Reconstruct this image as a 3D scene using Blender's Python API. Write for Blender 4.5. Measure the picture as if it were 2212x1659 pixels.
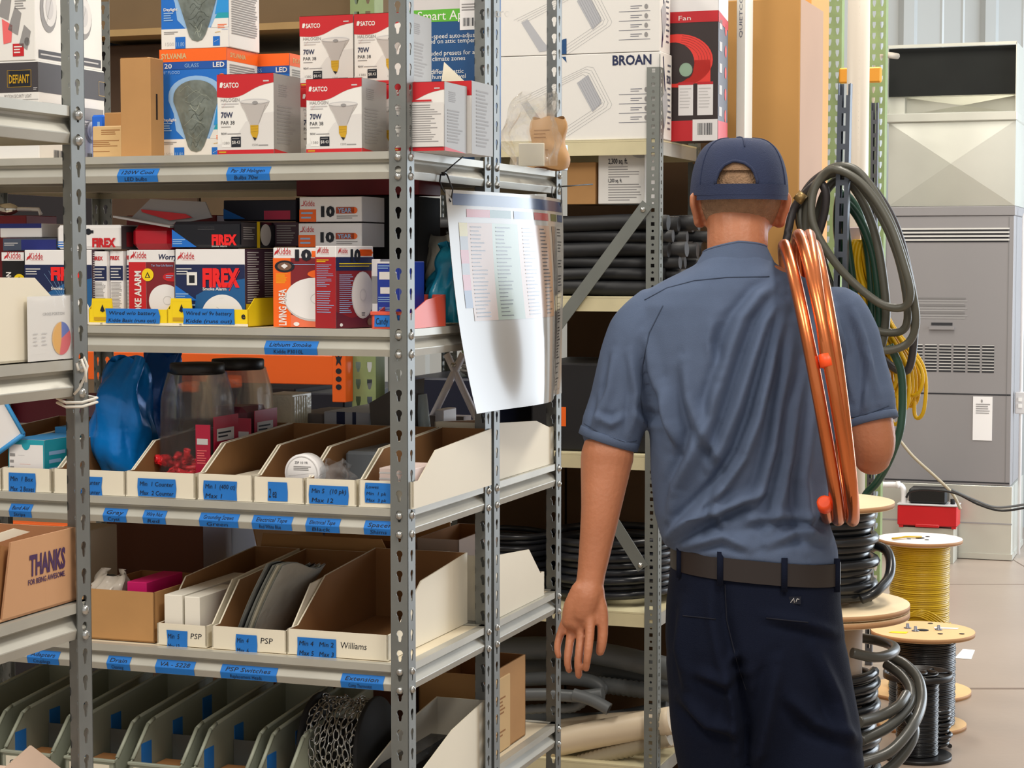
import bpy, math, random
from mathutils import Vector, Matrix, noise
rnd = random.Random(7)
PI = math.pi
scene = bpy.context.scene
COL = scene.collection
for o in list(bpy.data.objects): bpy.data.objects.remove(o)

# ---------------------------------------------------------------- camera
F, CX, CY, CAMH = 4300.0, 1106.0, 829.5, 1.57
PITCH = math.atan((CY - 560.0) / F)
cam_d = bpy.data.cameras.new('camera'); cam = bpy.data.objects.new('camera', cam_d); COL.objects.link(cam)
cam_d.sensor_width = 36.0; cam_d.lens = F / 2212.0 * 36.0
cam.location = (0, 0, CAMH); cam.rotation_euler = (PI/2 - PITCH, 0, 0)
cam_d.clip_start = 0.05; cam_d.clip_end = 100
scene.camera = cam
# ---------------------------------------------------------------- view, world, lights
scene.view_settings.view_transform = 'Standard'; scene.view_settings.look = 'None'
scene.view_settings.gamma = 1.0; scene.view_settings.use_curve_mapping = False
scene.view_settings.exposure = 0.32
w = bpy.data.worlds.new('world'); scene.world = w; w.use_nodes = True
w.node_tree.nodes['Background'].inputs[0].default_value = (1.0, 0.97, 0.94, 1)
w.node_tree.nodes["Background"].inputs[1].default_value = 0.48
def area(name, loc, rot, sx, sy, energy, color):
    d = bpy.data.lights.new(name, 'AREA'); d.shape = 'RECTANGLE'; d.size = sx; d.size_y = sy
    d.energy = energy; d.color = color
    o = bpy.data.objects.new(name, d); o.location = loc; o.rotation_euler = rot; COL.objects.link(o); return o
# open loading door on the right, cool daylight
area('door_daylight', (5.4, 9.2, 1.9), (0, PI/2, 0), 3.4, 3.8, 210, (0.80, 0.90, 1.0))
# rows of ceiling lamps, warm white
for lx, ly, e in ((-1.6, 1.4, 74), (1.3, 1.4, 66), (-1.6, 5.2, 50), (1.6, 5.4, 62), (-1.5, 8.4, 45), (1.8, 9.0, 70)):
    area('ceiling_lamp', (lx, ly, 4.2), (0, 0, 0), 0.5, 1.6, e, (1.0, 0.93, 0.82))

# ---------------------------------------------------------------- frames
TH = math.radians(-19.5)
RX, RY = math.cos(TH), math.sin(TH)           # shelf "right" direction
VX, VY = -math.sin(TH), math.cos(TH)          # shelf "depth" direction
AX, AY = -0.196, 3.73
cp, sp = math.cos(PITCH), math.sin(PITCH)
def SW(u, v, z=0): return Vector((AX + u*RX + v*VX, AY + u*RY + v*VY, z))
def UX(px, v, z):                              # shelf coordinate u of image column px at depth v, height z
    k = (px - CX) / F; bx, by = AX + v*VX, AY + v*VY; c = (z - CAMH) * sp
    return (k*(by*cp - c) - bx) / (RX - k*RY*cp)
def ZY(py, X, Y):                              # height of image row py at ground point X,Y
    k = (CY - py) / F
    return CAMH + Y * (k*cp - sp) / (cp + k*sp)
def ZS(py, u, v): p = SW(u, v); return ZY(py, p.x, p.y)
def VXp(px, u, z):                             # depth v of column px on side plane u
    k = (px - CX) / F; bx, by = AX + u*RX, AY + u*RY; c = (z - CAMH) * sp
    return (k*(by*cp - c) - bx) / (VX - k*VY*cp)
def WX(px, Y, z): return (px - CX) / F * (Y*cp - (z - CAMH)*sp)
def W(px, py, Y): z = ZY(py, 0, Y); return Vector((WX(px, Y, z), Y, z))

# ---------------------------------------------------------------- materials
MATS = {}
def lin(c):
    return tuple(((x/255.0)/12.92 if x <= 10.31 else (((x/255.0)+0.055)/1.055)**2.4) for x in c)
def mat(name, rgb, rough=0.6, metal=0.0, var=0.0, vscale=8.0, bump=0.0, bscale=60.0, **kw):
    if name in MATS: return MATS[name]
    m = bpy.data.materials.new(name); m.use_nodes = True; nt = m.node_tree; b = nt.nodes['Principled BSDF']
    c = lin(rgb); b.inputs['Base Color'].default_value = (*c, 1)
    b.inputs['Roughness'].default_value = rough; b.inputs['Metallic'].default_value = metal
    for k, val in kw.items():
        k2 = {'trans': 'Transmission Weight', 'ior': 'IOR', 'alpha': 'Alpha', 'coat': 'Coat Weight', 'sheen': 'Sheen Weight', 'sss': 'Subsurface Weight', 'aniso': 'Anisotropic', 'spec': 'Specular IOR Level'}[k]
        b.inputs[k2].default_value = val
    if var or bump:
        tc = nt.nodes.new('ShaderNodeTexCoord')
    if var:
        n = nt.nodes.new('ShaderNodeTexNoise'); n.inputs['Scale'].default_value = vscale; n.inputs['Detail'].default_value = 5
        nt.links.new(tc.outputs['Object'], n.inputs['Vector'])
        r = nt.nodes.new('ShaderNodeMapRange'); r.inputs[1].default_value = .25; r.inputs[2].default_value = .75; r.inputs[3].default_value = 1 - var; r.inputs[4].default_value = 1 + var
        nt.links.new(n.outputs[0], r.inputs[0])
        mx = nt.nodes.new('ShaderNodeMix'); mx.data_type = 'RGBA'; mx.blend_type = 'MULTIPLY'; mx.inputs[0].default_value = 1; mx.inputs[6].default_value = (*c, 1)
        nt.links.new(r.outputs[0], mx.inputs[7]); nt.links.new(mx.outputs[2], b.inputs['Base Color'])
    if bump:
        n2 = nt.nodes.new('ShaderNodeTexNoise'); n2.inputs['Scale'].default_value = bscale; n2.inputs['Detail'].default_value = 3
        nt.links.new(tc.outputs['Object'], n2.inputs['Vector'])
        bp = nt.nodes.new('ShaderNodeBump'); bp.inputs['Strength'].default_value = bump; bp.inputs['Distance'].default_value = 0.01
        nt.links.new(n2.outputs[0], bp.inputs['Height']); nt.links.new(bp.outputs[0], b.inputs['Normal'])
    MATS[name] = m; return m

steel = mat('shelf_steel', (124, 127, 125), .42, .35, .10, 14)
steel_beam = mat('beam_steel', (184, 182, 172), .40, .2, .08, 9)
deckm = mat('shelf_board', (226, 214, 188), .7, 0, .05, 5)
rivet = mat('rivet', (190, 190, 186), .25, .9)
tape = mat('blue_tape', (28, 118, 205), .7, 0, .05, 30)
ink = mat('ink', (14, 20, 34), .6)
white = mat('white_card', (236, 234, 230), .55)
cream = mat('cream_card', (240, 232, 212), .6, 0, .02, 6)
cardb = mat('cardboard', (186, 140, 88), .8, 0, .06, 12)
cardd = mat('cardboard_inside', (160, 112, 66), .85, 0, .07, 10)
black = mat('black_plastic', (20, 20, 22), .4)
blackm = mat('black_matte', (14, 14, 16), .8)
grey = mat('grey_print', (150, 148, 148), .6)
lgrey = mat('light_grey_print', (205, 203, 203), .6)
red = mat('red_print', (200, 28, 38), .5)
dred = mat('dark_red_print', (128, 28, 38), .5)
navy = mat('navy_print', (20, 34, 78), .5)
blue = mat('blue_print', (20, 110, 205), .5)
orange = mat('orange_print', (250, 106, 24), .5)
yellow = mat('yellow_print', (248, 214, 20), .5)
teal = mat('teal_print', (30, 160, 180), .5)
tan = mat('tan_card', (214, 180, 128), .75, 0, .04, 12)

# ---------------------------------------------------------------- mesh builder
FR = lambda o, ex, ey: (Vector(o), Vector(ex), Vector(ey))
_tc = {}
def text_mesh(s, bold, res=2):
    k = (s, bold)
    if k in _tc: return _tc[k]
    cu = bpy.data.curves.new('t', 'FONT'); cu.body = s; cu.size = 1; cu.resolution_u = res; cu.offset = bold
    ob = bpy.data.objects.new('t', cu); me = bpy.data.meshes.new_from_object(ob)
    vs = [(v.co.x, v.co.y) for v in me.vertices]; fs = [tuple(p.vertices) for p in me.polygons]
    bpy.data.objects.remove(ob); bpy.data.curves.remove(cu); bpy.data.meshes.remove(me)
    if not vs: vs = [(0, 0)]
    _tc[k] = (vs, fs, min(a for a, b in vs), max(a for a, b in vs)); return _tc[k]

class MB:
    def __init__(s): s.v = []; s.f = []; s.mi = []; s.sm = []; s.mats = []
    def idx(s, m):
        if m not in s.mats: s.mats.append(m)
        return s.mats.index(m)
    def add(s, vs, fs, m, smooth=False):
        n = len(s.v); s.v += [tuple(v) for v in vs]; i = s.idx(m)
        for f in fs: s.f.append(tuple(n + a for a in f)); s.mi.append(i); s.sm.append(smooth)
        return s
    def box(s, x0, y0, z0, x1, y1, z1, m, b=0.0):
        if b <= 0:
            v = [(x0,y0,z0),(x1,y0,z0),(x1,y1,z0),(x0,y1,z0),(x0,y0,z1),(x1,y0,z1),(x1,y1,z1),(x0,y1,z1)]
            return s.add(v, [(0,3,2,1),(4,5,6,7),(0,1,5,4),(1,2,6,5),(2,3,7,6),(3,0,4,7)], m)
        b = min(b, (x1-x0)*.45, (y1-y0)*.45, (z1-z0)*.45)
        v = []; ix = {}
        for cx in (0,1):
            for cy in (0,1):
                for cz in (0,1):
                    for ax in (0,1,2):
                        p = []
                        for a, (lo, hi, c) in enumerate(((x0,x1,cx),(y0,y1,cy),(z0,z1,cz))):
                            q = hi if c else lo
                            if a != ax: q += -b if c else b
                            p.append(q)
                        ix[cx,cy,cz,ax] = len(v); v.append(tuple(p))
        f = []
        for ax in (0,1,2):
            o1, o2 = [a for a in (0,1,2) if a != ax]
            for c in (0,1):
                q = []
                for a, bb in ((0,0),(1,0),(1,1),(0,1)):
                    k = [0,0,0]; k[ax] = c; k[o1] = a; k[o2] = bb; q.append(ix[k[0],k[1],k[2],ax])
                flip = (c == 0) != (ax == 1)
                f.append(tuple(reversed(q)) if flip else tuple(q))
            for a in (0,1):
                for bb in (0,1):
                    k0 = [0,0,0]; k1 = [0,0,0]; k0[o1] = k1[o1] = a; k0[o2] = k1[o2] = bb; k1[ax] = 1
                    f.append((ix[(*k0, o1)], ix[(*k1, o1)], ix[(*k1, o2)], ix[(*k0, o2)]))
        for k in [(a,bb,c) for a in (0,1) for bb in (0,1) for c in (0,1)]:
            f.append((ix[(*k,0)], ix[(*k,1)], ix[(*k,2)]))
        return s.add(v, f, m)
    def obox(s, x0, y0, z0, x1, y1, z1, t, mo, mi_, mf=None):     # open-topped box with wall thickness t
        s.box(x0, y0, z0, x1, y1, z0+t, mo)
        s.box(x0, y0, z0, x1, y0+t, z1, mf or mo); s.box(x0, y1-t, z0, x1, y1, z1, mo)
        s.box(x0, y0, z0, x0+t, y1, z1, mo); s.box(x1-t, y0, z0, x1, y1, z1, mo)
        e = .0006
        s.quad([(x0+t,y0+t+e,z0),(x1-t,y0+t+e,z0),(x1-t,y0+t+e,z1),(x0+t,y0+t+e,z1)], mi_)
        s.quad([(x0+t,y1-t-e,z0),(x1-t,y1-t-e,z0),(x1-t,y1-t-e,z1),(x0+t,y1-t-e,z1)], mi_)
        s.quad([(x0+t+e,y0+t,z0),(x0+t+e,y1-t,z0),(x0+t+e,y1-t,z1),(x0+t+e,y0+t,z1)], mi_)
        s.quad([(x1-t-e,y0+t,z0),(x1-t-e,y1-t,z0),(x1-t-e,y1-t,z1),(x1-t-e,y0+t,z1)], mi_)
        s.quad([(x0+t,y0+t,z0+t+e),(x1-t,y0+t,z0+t+e),(x1-t,y1-t,z0+t+e),(x0+t,y1-t,z0+t+e)], mi_)
        return s
    def quad(s, p, m, smooth=False): return s.add(p, [tuple(range(len(p)))], m, smooth)
    def prism(s, pts, off, m):                                    # pts: 3D polygon, off: extrusion vector
        n = len(pts); off = Vector(off); a = [Vector(p) for p in pts]; b = [p + off for p in a]
        return s.add(a + b, [tuple(reversed(range(n))), tuple(range(n, 2*n))] + [(i, (i+1) % n, n+(i+1) % n, n+i) for i in range(n)], m)
    def tube(s, path, r, m, n=8, closed=False, cap=True, smooth=True, flat=1.0, up=None):
        P = [Vector(p) for p in path]; N = len(P)
        if N < 2: return s
        R = r if isinstance(r, (list, tuple)) else [r]*N
        T = []
        for i in range(N):
            a = P[(i-1) % N] if (closed or i > 0) else P[i]; b = P[(i+1) % N] if (closed or i < N-1) else P[i]
            t = (b - a); T.append(t.normalized() if t.length > 1e-9 else Vector((0,0,1)))
        u = Vector(up) if up else (Vector((0,0,1)) if abs(T[0].z) < .9 else Vector((1,0,0)))
        u = (u - T[0]*u.dot(T[0])).normalized(); vs = []
        for i in range(N):
            u = u - T[i]*u.dot(T[i]); u = u.normalized() if u.length > 1e-6 else T[i].orthogonal().normalized()
            w_ = T[i].cross(u)
            for k in range(n):
                a = 2*PI*k/n; vs.append(P[i] + u*(R[i]*math.cos(a)*flat) + w_*(R[i]*math.sin(a)))
        fs = []
        for i in range(N if closed else N-1):
            j = (i+1) % N
            for k in range(n): fs.append((i*n+k, i*n+(k+1) % n, j*n+(k+1) % n, j*n+k))
        s.add(vs, fs, m, smooth)
        if cap and not closed:
            b0 = len(s.v) - len(vs)
            s.f.append(tuple(b0+k for k in reversed(range(n)))); s.mi.append(s.idx(m)); s.sm.append(False)
            s.f.append(tuple(b0+(N-1)*n+k for k in range(n))); s.mi.append(s.idx(m)); s.sm.append(False)
        return s
    def lathe(s, prof, m, n=24, c=(0,0,0), ax='z', smooth=True, a0=0, sx=1, sy=1):
        vs = []; c = Vector(c)
        for (r, z) in prof:
            for k in range(n):
                a = 2*PI*k/n + a0; x, y = r*math.cos(a)*sx, r*math.sin(a)*sy
                p = (x, y, z) if ax == 'z' else ((z, x, y) if ax == 'x' else (x, z, y) )
                vs.append(c + Vector(p))
        fs = [(i*n+k, i*n+(k+1) % n, (i+1)*n+(k+1) % n, (i+1)*n+k) for i in range(len(prof)-1) for k in range(n)]
        if ax == 'y': fs = [tuple(reversed(f)) for f in fs]
        s.add(vs, fs, m, smooth)
        b0 = len(s.v) - len(vs)
        for i, fl in ((0, True), (len(prof)-1, False)):
            if prof[i][0] > 1e-5:
                q = [b0+i*n+k for k in range(n)]; s.f.append(tuple(reversed(q) if fl else q)); s.mi.append(s.idx(m)); s.sm.append(False)
        return s
    def grid(s, fn, nu, nv, m, smooth=True, closed_u=False):
        vs = [fn(i/(nu), j/(nv)) for j in range(nv+1) for i in range(nu+(0 if closed_u else 1))]
        W_ = nu if closed_u else nu+1
        fs = [(j*W_+i, j*W_+(i+1) % W_, (j+1)*W_+(i+1) % W_, (j+1)*W_+i) for j in range(nv) for i in range(nu)]
        return s.add(vs, fs, m, smooth)
    # --- print on a face: frame fr = (origin, ex, ey), layer l lifts it off by a hair
    def P(s, fr, x, y, l=1):
        o, ex, ey = fr[:3]; return o + ex*x + ey*y + ex.cross(ey).normalized()*(.0004*l)
    def panel(s, fr, x0, y0, x1, y1, m, l=1): return s.shape(fr, [(x0,y0),(x1,y0),(x1,y1),(x0,y1)], m, l)
    def shape(s, fr, pts, m, l=1):                                # print stays on its face
        if len(fr) > 3:
            for ax, lim, sg in ((0, 0, 1), (0, 1, -1), (1, 0, 1), (1, 1, -1)):
                out = []
                for a, b in zip(pts, pts[1:] + pts[:1]):
                    ia, ib = (a[ax]-lim)*sg >= -1e-9, (b[ax]-lim)*sg >= -1e-9
                    if ia: out.append(a)
                    if ia != ib:
                        t = (lim-a[ax])/(b[ax]-a[ax]); out.append((a[0]+(b[0]-a[0])*t, a[1]+(b[1]-a[1])*t))
                pts = out
                if len(pts) < 3: return s
        return s.quad([s.P(fr, x, y, l) for x, y in pts], m)
    def ell(s, fr, cx, cy, rx, ry, m, l=1, n=24, a0=0, a1=2*PI):
        full = abs(a1-a0-2*PI) < 1e-6
        pts = [(cx+rx*math.cos(a0+(a1-a0)*k/n), cy+ry*math.sin(a0+(a1-a0)*k/n)) for k in range(n + (0 if full else 1))]
        if not full: pts = [(cx, cy)] + pts
        return s.shape(fr, pts, m, l)
    def ring(s, fr, cx, cy, rx, ry, t, m, l=1, n=24):
        for k in range(n):
            a, b = 2*PI*k/n, 2*PI*(k+1)/n
            s.shape(fr, [(cx+rx*math.cos(a), cy+ry*math.sin(a)), (cx+rx*math.cos(b), cy+ry*math.sin(b)), (cx+(rx-t)*math.cos(b), cy+(ry-t)*math.sin(b)), (cx+(rx-t)*math.cos(a), cy+(ry-t)*math.sin(a))], m, l)
    def line(s, fr, x0, y0, x1, y1, t, m, l=1):
        A_, B_ = fr[1].length, fr[2].length; dx, dy = (x1-x0)*A_, (y1-y0)*B_; L = math.hypot(dx, dy) or 1; nx, ny = -dy/L*t/2*B_/A_, dx/L*t/2
        return s.shape(fr, [(x0-nx, y0-ny), (x1-nx, y1-ny), (x1+nx, y1+ny), (x0+nx, y0+ny)], m, l)
    def pline(s, fr, pts, t, m, l=1, close=False):
        pts = list(pts) + ([pts[0]] if close else [])
        for a, b in zip(pts, pts[1:]): s.line(fr, a[0], a[1], b[0], b[1], t, m, l)
    def fine(s, fr, x0, y1, x1, y0, n, m, l=1, fill=.45, ragged=.35, seed=1):   # rows of print too small to read
        r = random.Random(seed); dy = (y1-y0)/n
        for k in range(n):
            yy = y1 - (k+.5)*dy; xe = x1 - (x1-x0)*ragged*r.random()
            s.panel(fr, x0, yy-dy*fill/2, xe, yy+dy*fill/2, m, l)
    def barcode(s, fr, x0, y0, x1, y1, m, l=1, n=16, seed=3):
        r = random.Random(seed); w_ = (x1-x0)/n
        for k in range(n): s.panel(fr, x0+k*w_, y0, x0+k*w_+w_*(.25+.5*r.random()), y1, m, l)
    def text(s, fr, t, x, y, h, m, w=None, l=2, bold=.0, shear=0, rot=0, anchor='l'):
        vs, fs, a, b = text_mesh(t, bold); sc = h/.7
        sx = sc*fr[2].length/fr[1].length if w is None else w/max(b-a, 1e-6)
        W_ = (b-a)*sx; ox = {'l': 0, 'c': -W_/2, 'r': -W_}[anchor]
        c_, s_ = math.cos(rot), math.sin(rot); out = []
        for (p, q) in vs:
            X = (p-a)*sx + ox + shear*q*sx; Y = q*sc
            out.append(s.P(fr, x + X*c_ - Y*s_, y + X*s_ + Y*c_, l))
        return s.add(out, fs, m)
    def build(s, name, parent=None, loc=None, rz=0.0):
        me = bpy.data.meshes.new(name); me.from_pydata(s.v, [], s.f)
        for m in s.mats: me.materials.append(m)
        me.polygons.foreach_set('material_index', s.mi); me.polygons.foreach_set('use_smooth', s.sm); me.update()
        o = bpy.data.objects.new(name, me); COL.objects.link(o)
        if parent: o.parent = parent
        if loc is not None: o.location = loc
        o.rotation_euler = (0, 0, rz); return o

def tag(o, label, cat, group=None, kind=None):
    if label: o['label'] = label
    if cat: o['category'] = cat
    if group: o['group'] = group
    if kind: o['kind'] = kind
    return o
def empty(name, loc, rz, label, cat, group=None):
    o = bpy.data.objects.new(name, None); COL.objects.link(o); o.location = loc; o.rotation_euler = (0, 0, rz)
    o.empty_display_size = .05; return tag(o, label, cat, group)
def S(u, v, z): return SW(u, v, z)
def put(mb, name, u, v, z, label, cat, group=None, rz=0.0):      # one-mesh thing placed in the shelf frame
    return tag(mb.build(name, None, S(u, v, z), TH + rz), label, cat, group)
def sempty(name, u, v, z, label, cat, group=None, rz=0.0): return empty(name, S(u, v, z), TH + rz, label, cat, group)
def dup(root, loc, rz, label, group=None):
    r = root.copy(); COL.objects.link(r); r.location = loc; r.rotation_euler = (0, 0, rz); r['label'] = label
    if group: r['group'] = group
    for ch in [o for o in bpy.data.objects if o.parent == root]:
        c = ch.copy(); COL.objects.link(c); c.parent = r
        for g in [o for o in bpy.data.objects if o.parent == ch]:
            d = g.copy(); COL.objects.link(d); d.parent = c
    return r
def struct(o): o['kind'] = 'structure'; return o
# ================================================================ the room
floorm = mat('concrete_floor', (166, 150, 136), .34, 0, .07, 1.6, .05, 30)
g = MB(); g.box(-8, -2, -.1, 7, 12.2, 0, floorm)
jn = mat('floor_joint', (120, 104, 92), .7)
struct(g.build('floor'))
g = MB()
for (x0, y0, x1, y1) in ((-8, 7.2, 7, 7.22), (-8, 9.55, 7, 9.558), (2.62, -2, 2.626, 12)): g.box(x0, y0, .0002, x1, y1, .0010, jn)
struct(g.build('trim_1'))
wallm = mat('wall_panel', (170, 173, 172), .4, .1, .03, 3)
# corrugated metal wall behind the furnace
YB = 11.6
g = MB(); prof = []; x = -8.0
while x < 6.0:
    for dx, dy in ((0, 0), (.13, 0), (.142, -.006), (.154, 0), (.25, 0), (.262, -.006), (.274, 0), (.36, 0), (.385, -.035), (.445, -.035), (.47, 0)):
        prof.append((x+dx, YB+dy))
    x += .47
vs = []; fs = []
for (a, b) in prof: vs += [(a, b, 0), (a, b, 5.0)]
for i in range(len(prof)-1): fs.append((2*i, 2*i+2, 2*i+3, 2*i+1))
g.add(vs, fs, wallm); g.box(-8, YB+.01, 0, 6, YB+.1, 5, wallm)
struct(g.build('wall_back'))
g = MB(); lw = mat('wall_paint', (190, 184, 172), .8)
g.box(-8.1, -2, 0, -8, 12, 5, lw); struct(g.build('wall_left'))
g = MB(); g.box(5.6, -2, 0, 5.7, 7.2, 5, lw); g.box(5.6, 11.2, 0, 5.7, 12, 5, lw); g.box(5.6, 7.2, 3.7, 5.7, 11.2, 5, lw)
struct(g.build('wall_right'))

# ================================================================ boltless rivet shelving
PITCHH, FL = .0381, .036
def keyhole_pts(n=16):
    out = []
    for k in range(n):
        a = 2*PI*k/n + PI/n; dx, dy = math.cos(a), math.sin(a)
        best = None                                    # ray from (0,0) to outline: circle r .0066 at (0,.004) or slot w .0035 down to -.0115
        for step in range(240):
            t = .015*step/240; x, y = dx*t, dy*t
            ins = (x*x + (y-.0042)**2 < .0066**2) or (abs(x) < .0036 and -.0115 < y < .004)
            if not ins: best = t; break
        out.append((dx*best, dy*best))
    return out
KH = keyhole_pts()
def flange(g, o, ex, nrm, width, H, m, t=.0018, kind='key'):
    o, ex, nrm = Vector(o), Vector(ex), Vector(nrm); n = len(KH); ez = Vector((0,0,1))
    cells = int(H / PITCHH)
    for c in range(cells):
        z0 = c*PITCHH; vs = []
        for (hx, hy) in KH:
            L = max(abs(hx)/(width/2), abs(hy)/(PITCHH/2)); rx, ry = hx/L, hy/L
            vs.append((rx, ry, hx, hy))
        # square off to rect corners
        out = []
        for lay in (0, -1):
            for (rx, ry, hx, hy) in vs: out.append(o + ex*(width/2+rx) + ez*(z0+PITCHH/2+ry) + nrm*(lay*t))
            for (rx, ry, hx, hy) in vs: out.append(o + ex*(width/2+hx) + ez*(z0+PITCHH/2+hy) + nrm*(lay*t))
        fs = []
        for k in range(n):
            j = (k+1) % n
            fs.append((k, j, n+j, n+k)); fs.append((2*n+k, 3*n+k, 3*n+j, 2*n+j)); fs.append((n+k, n+j, 3*n+j, 3*n+k))
        g.add(out, fs, m)
        for sx in (-1, 1):
            for sz in (-1, 1):
                cx_, cz_ = sx*width/2, sz*PITCHH/2
                q = [v for v in vs if v[0]*sx > 0 and v[1]*sz > 0]
                a = [v for v in q if abs(abs(v[0])-width/2) < 1e-6]; b = [v for v in q if abs(abs(v[1])-PITCHH/2) < 1e-6]
                if a and b:
                    va = max(a, key=lambda v: abs(v[1])); vb = max(b, key=lambda v: abs(v[0]))
                    if va is not vb: g.add([o+ex*(width/2+p)+ez*(z0+PITCHH/2+r_) for p, r_ in ((va[0],va[1]),(cx_,cz_),(vb[0],vb[1]))], [(0,1,2)], m)
    for x in (0, width): g.quad([o+ex*x, o+ex*x-nrm*t, o+ex*x-nrm*t+ez*H, o+ex*x+ez*H], m)
_pm = {}
def post(parent, x, y, dx, dy, H, m=steel, name='post'):          # dx,dy = directions the flanges run
    g = MB()
    flange(g, (0, 0, 0), (dx, 0, 0), (0, -dy, 0), FL, H, m)
    flange(g, (0, 0, 0), (0, dy, 0), (-dx, 0, 0), FL, H, m)
    o = g.build(name, parent, (x, y, 0)); return o
BP = [(0, 0), (0, -.014), (-.012, -.0165), (-.0135, -.0200), (.0005, -.037), (.0008, -.0385), (-.0030, -.0515), (-.012, -.0515)]
def beam(parent, p0, p1, nrm, z, rv=(1, 1), m=steel_beam):
    g = MB(); p0, p1, nrm = Vector(p0), Vector(p1), Vector(nrm); d = (p1-p0).normalized(); ez = Vector((0,0,1))
    vs = []; a, b = p0 + d*.0025, p1 - d*.0025
    pr = [(-.02, 0)] + BP
    for q in (a, b):
        for (o_, h) in pr: vs.append(q + nrm*(o_-.0025) + ez*h)
    n = len(pr); g.add(vs, [(i, i+1, n+i+1, n+i) for i in range(n-1)], m)
    for q, s_, on in ((p0, 1, rv[0]), (p1, -1, rv[1])):
        if on:
            for h in (-.012, -.0475):
                c = q + d*(s_*FL/2) + ez*h
                vs = []; N_ = 10
                for (r, k) in ((.0075, 0), (.007, .003), (.0045, .0055), (.0001, .0065)):
                    for i in range(N_):
                        t = 2*PI*i/N_; vs.append(c + d*(r*math.cos(t)) + ez*(r*math.sin(t)) + nrm*k)
                g.add(vs, [(j*N_+i, j*N_+(i+1) % N_, (j+1)*N_+(i+1) % N_, (j+1)*N_+i) for j in range(3) for i in range(N_)], rivet, True)
    o = g.build('shelf_beam', parent); o.location.z = z; return o
def shelving(name, u0, v0, wd, dp, levels, H, label, group, faces='frbl'):
    root = sempty(name, u0, v0, 0, label, 'shelving', group)
    for (x, y, dx, dy) in ((0,0,1,1), (wd,0,-1,1), (0,dp,1,-1), (wd,dp,-1,-1)): post(root, x, y, dx, dy, H)
    beams = {}
    for k, z in enumerate(levels):
        beams['f', k] = beam(root, (0,0,0), (wd,0,0), (0,-1,0), z)
        beams['r', k] = beam(root, (wd,0,0), (wd,dp,0), (1,0,0), z)
        beams['b', k] = beam(root, (0,dp,0), (wd,dp,0), (0,1,0), z)
        beams['l', k] = beam(root, (0,0,0), (0,dp,0), (-1,0,0), z)
        g = MB(); g.box(.004, .004, z-.014, wd-.004, dp-.004, z-.001, deckm); g.build('shelf_board', root)
    return root, beams
LV = [.487, .800, 1.098, 1.438, 1.772]           # shelf levels, bottom to top
WD, DP = 1.22, .457
u1, b1 = shelving('shelving_unit', -WD, 0, WD, DP, [.12]+LV, 2.24, 'grey steel rivet shelving unit with blue tape labels along its front shelf edges', 'grey rivet shelving units')
u2, b2 = shelving('shelving_unit', -WD, DP+.016, WD, DP, [.12]+LV, 2.24, 'grey steel rivet shelving unit standing back to back behind the one with blue tape labels', 'grey rivet shelving units')
u3, b3 = shelving('shelving_unit', -.071-WD, -1.005-DP, WD, DP, [.12, .45, .775, 1.087, 1.430, 1.782], 2.24, 'grey steel rivet shelving unit closest to the camera at the left edge, side frame showing', 'grey rivet shelving units')
# ================================================================ cartons on the shelves
class Ct:
    def __init__(s, x0, x1, yt, v, z, dep, m, b=.0012, u=None, w=None, h=None, rz=0.0):
        s.v, s.z = v, z + .0006
        s.u = UX(x0, v, z) if u is None else u
        s.w = (UX(x1, v, z) - s.u) if w is None else w
        s.h = (ZS(yt, s.u + s.w/2, v) - s.z) if h is None else h
        s.d = dep; s.rz = rz; s.g = MB()
        if m: s.g.box(0, 0, 0, s.w, s.d, s.h, m, b)
        s.f = FR((0, 0, 0), (s.w, 0, 0), (0, 0, s.h)) + (1,); s.r = FR((s.w, 0, 0), (0, s.d, 0), (0, 0, s.h)) + (1,); s.t = FR((0, 0, s.h), (s.w, 0, 0), (0, s.d, 0)) + (1,)
    def done(s, name, label, cat='box', group=None): return put(s.g, name, s.u, s.v, s.z, label, cat, group, s.rz)
    def root(s, name, label, cat='box', group=None):
        e = sempty(name, s.u, s.v, s.z, label, cat, group, s.rz); return e
Z5, Z4, Z3, Z2, Z1 = LV                            # Z1 = top shelf ... Z5 = lowest shelf in view
glass = mat('bulb_glass_print', (190, 184, 180), .3); gold = mat('gold_print', (214, 168, 40), .35, .2)
wash = mat('pale_print', (222, 219, 216), .5); silver = mat('silver_side', (158, 156, 154), .5, .0)
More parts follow.
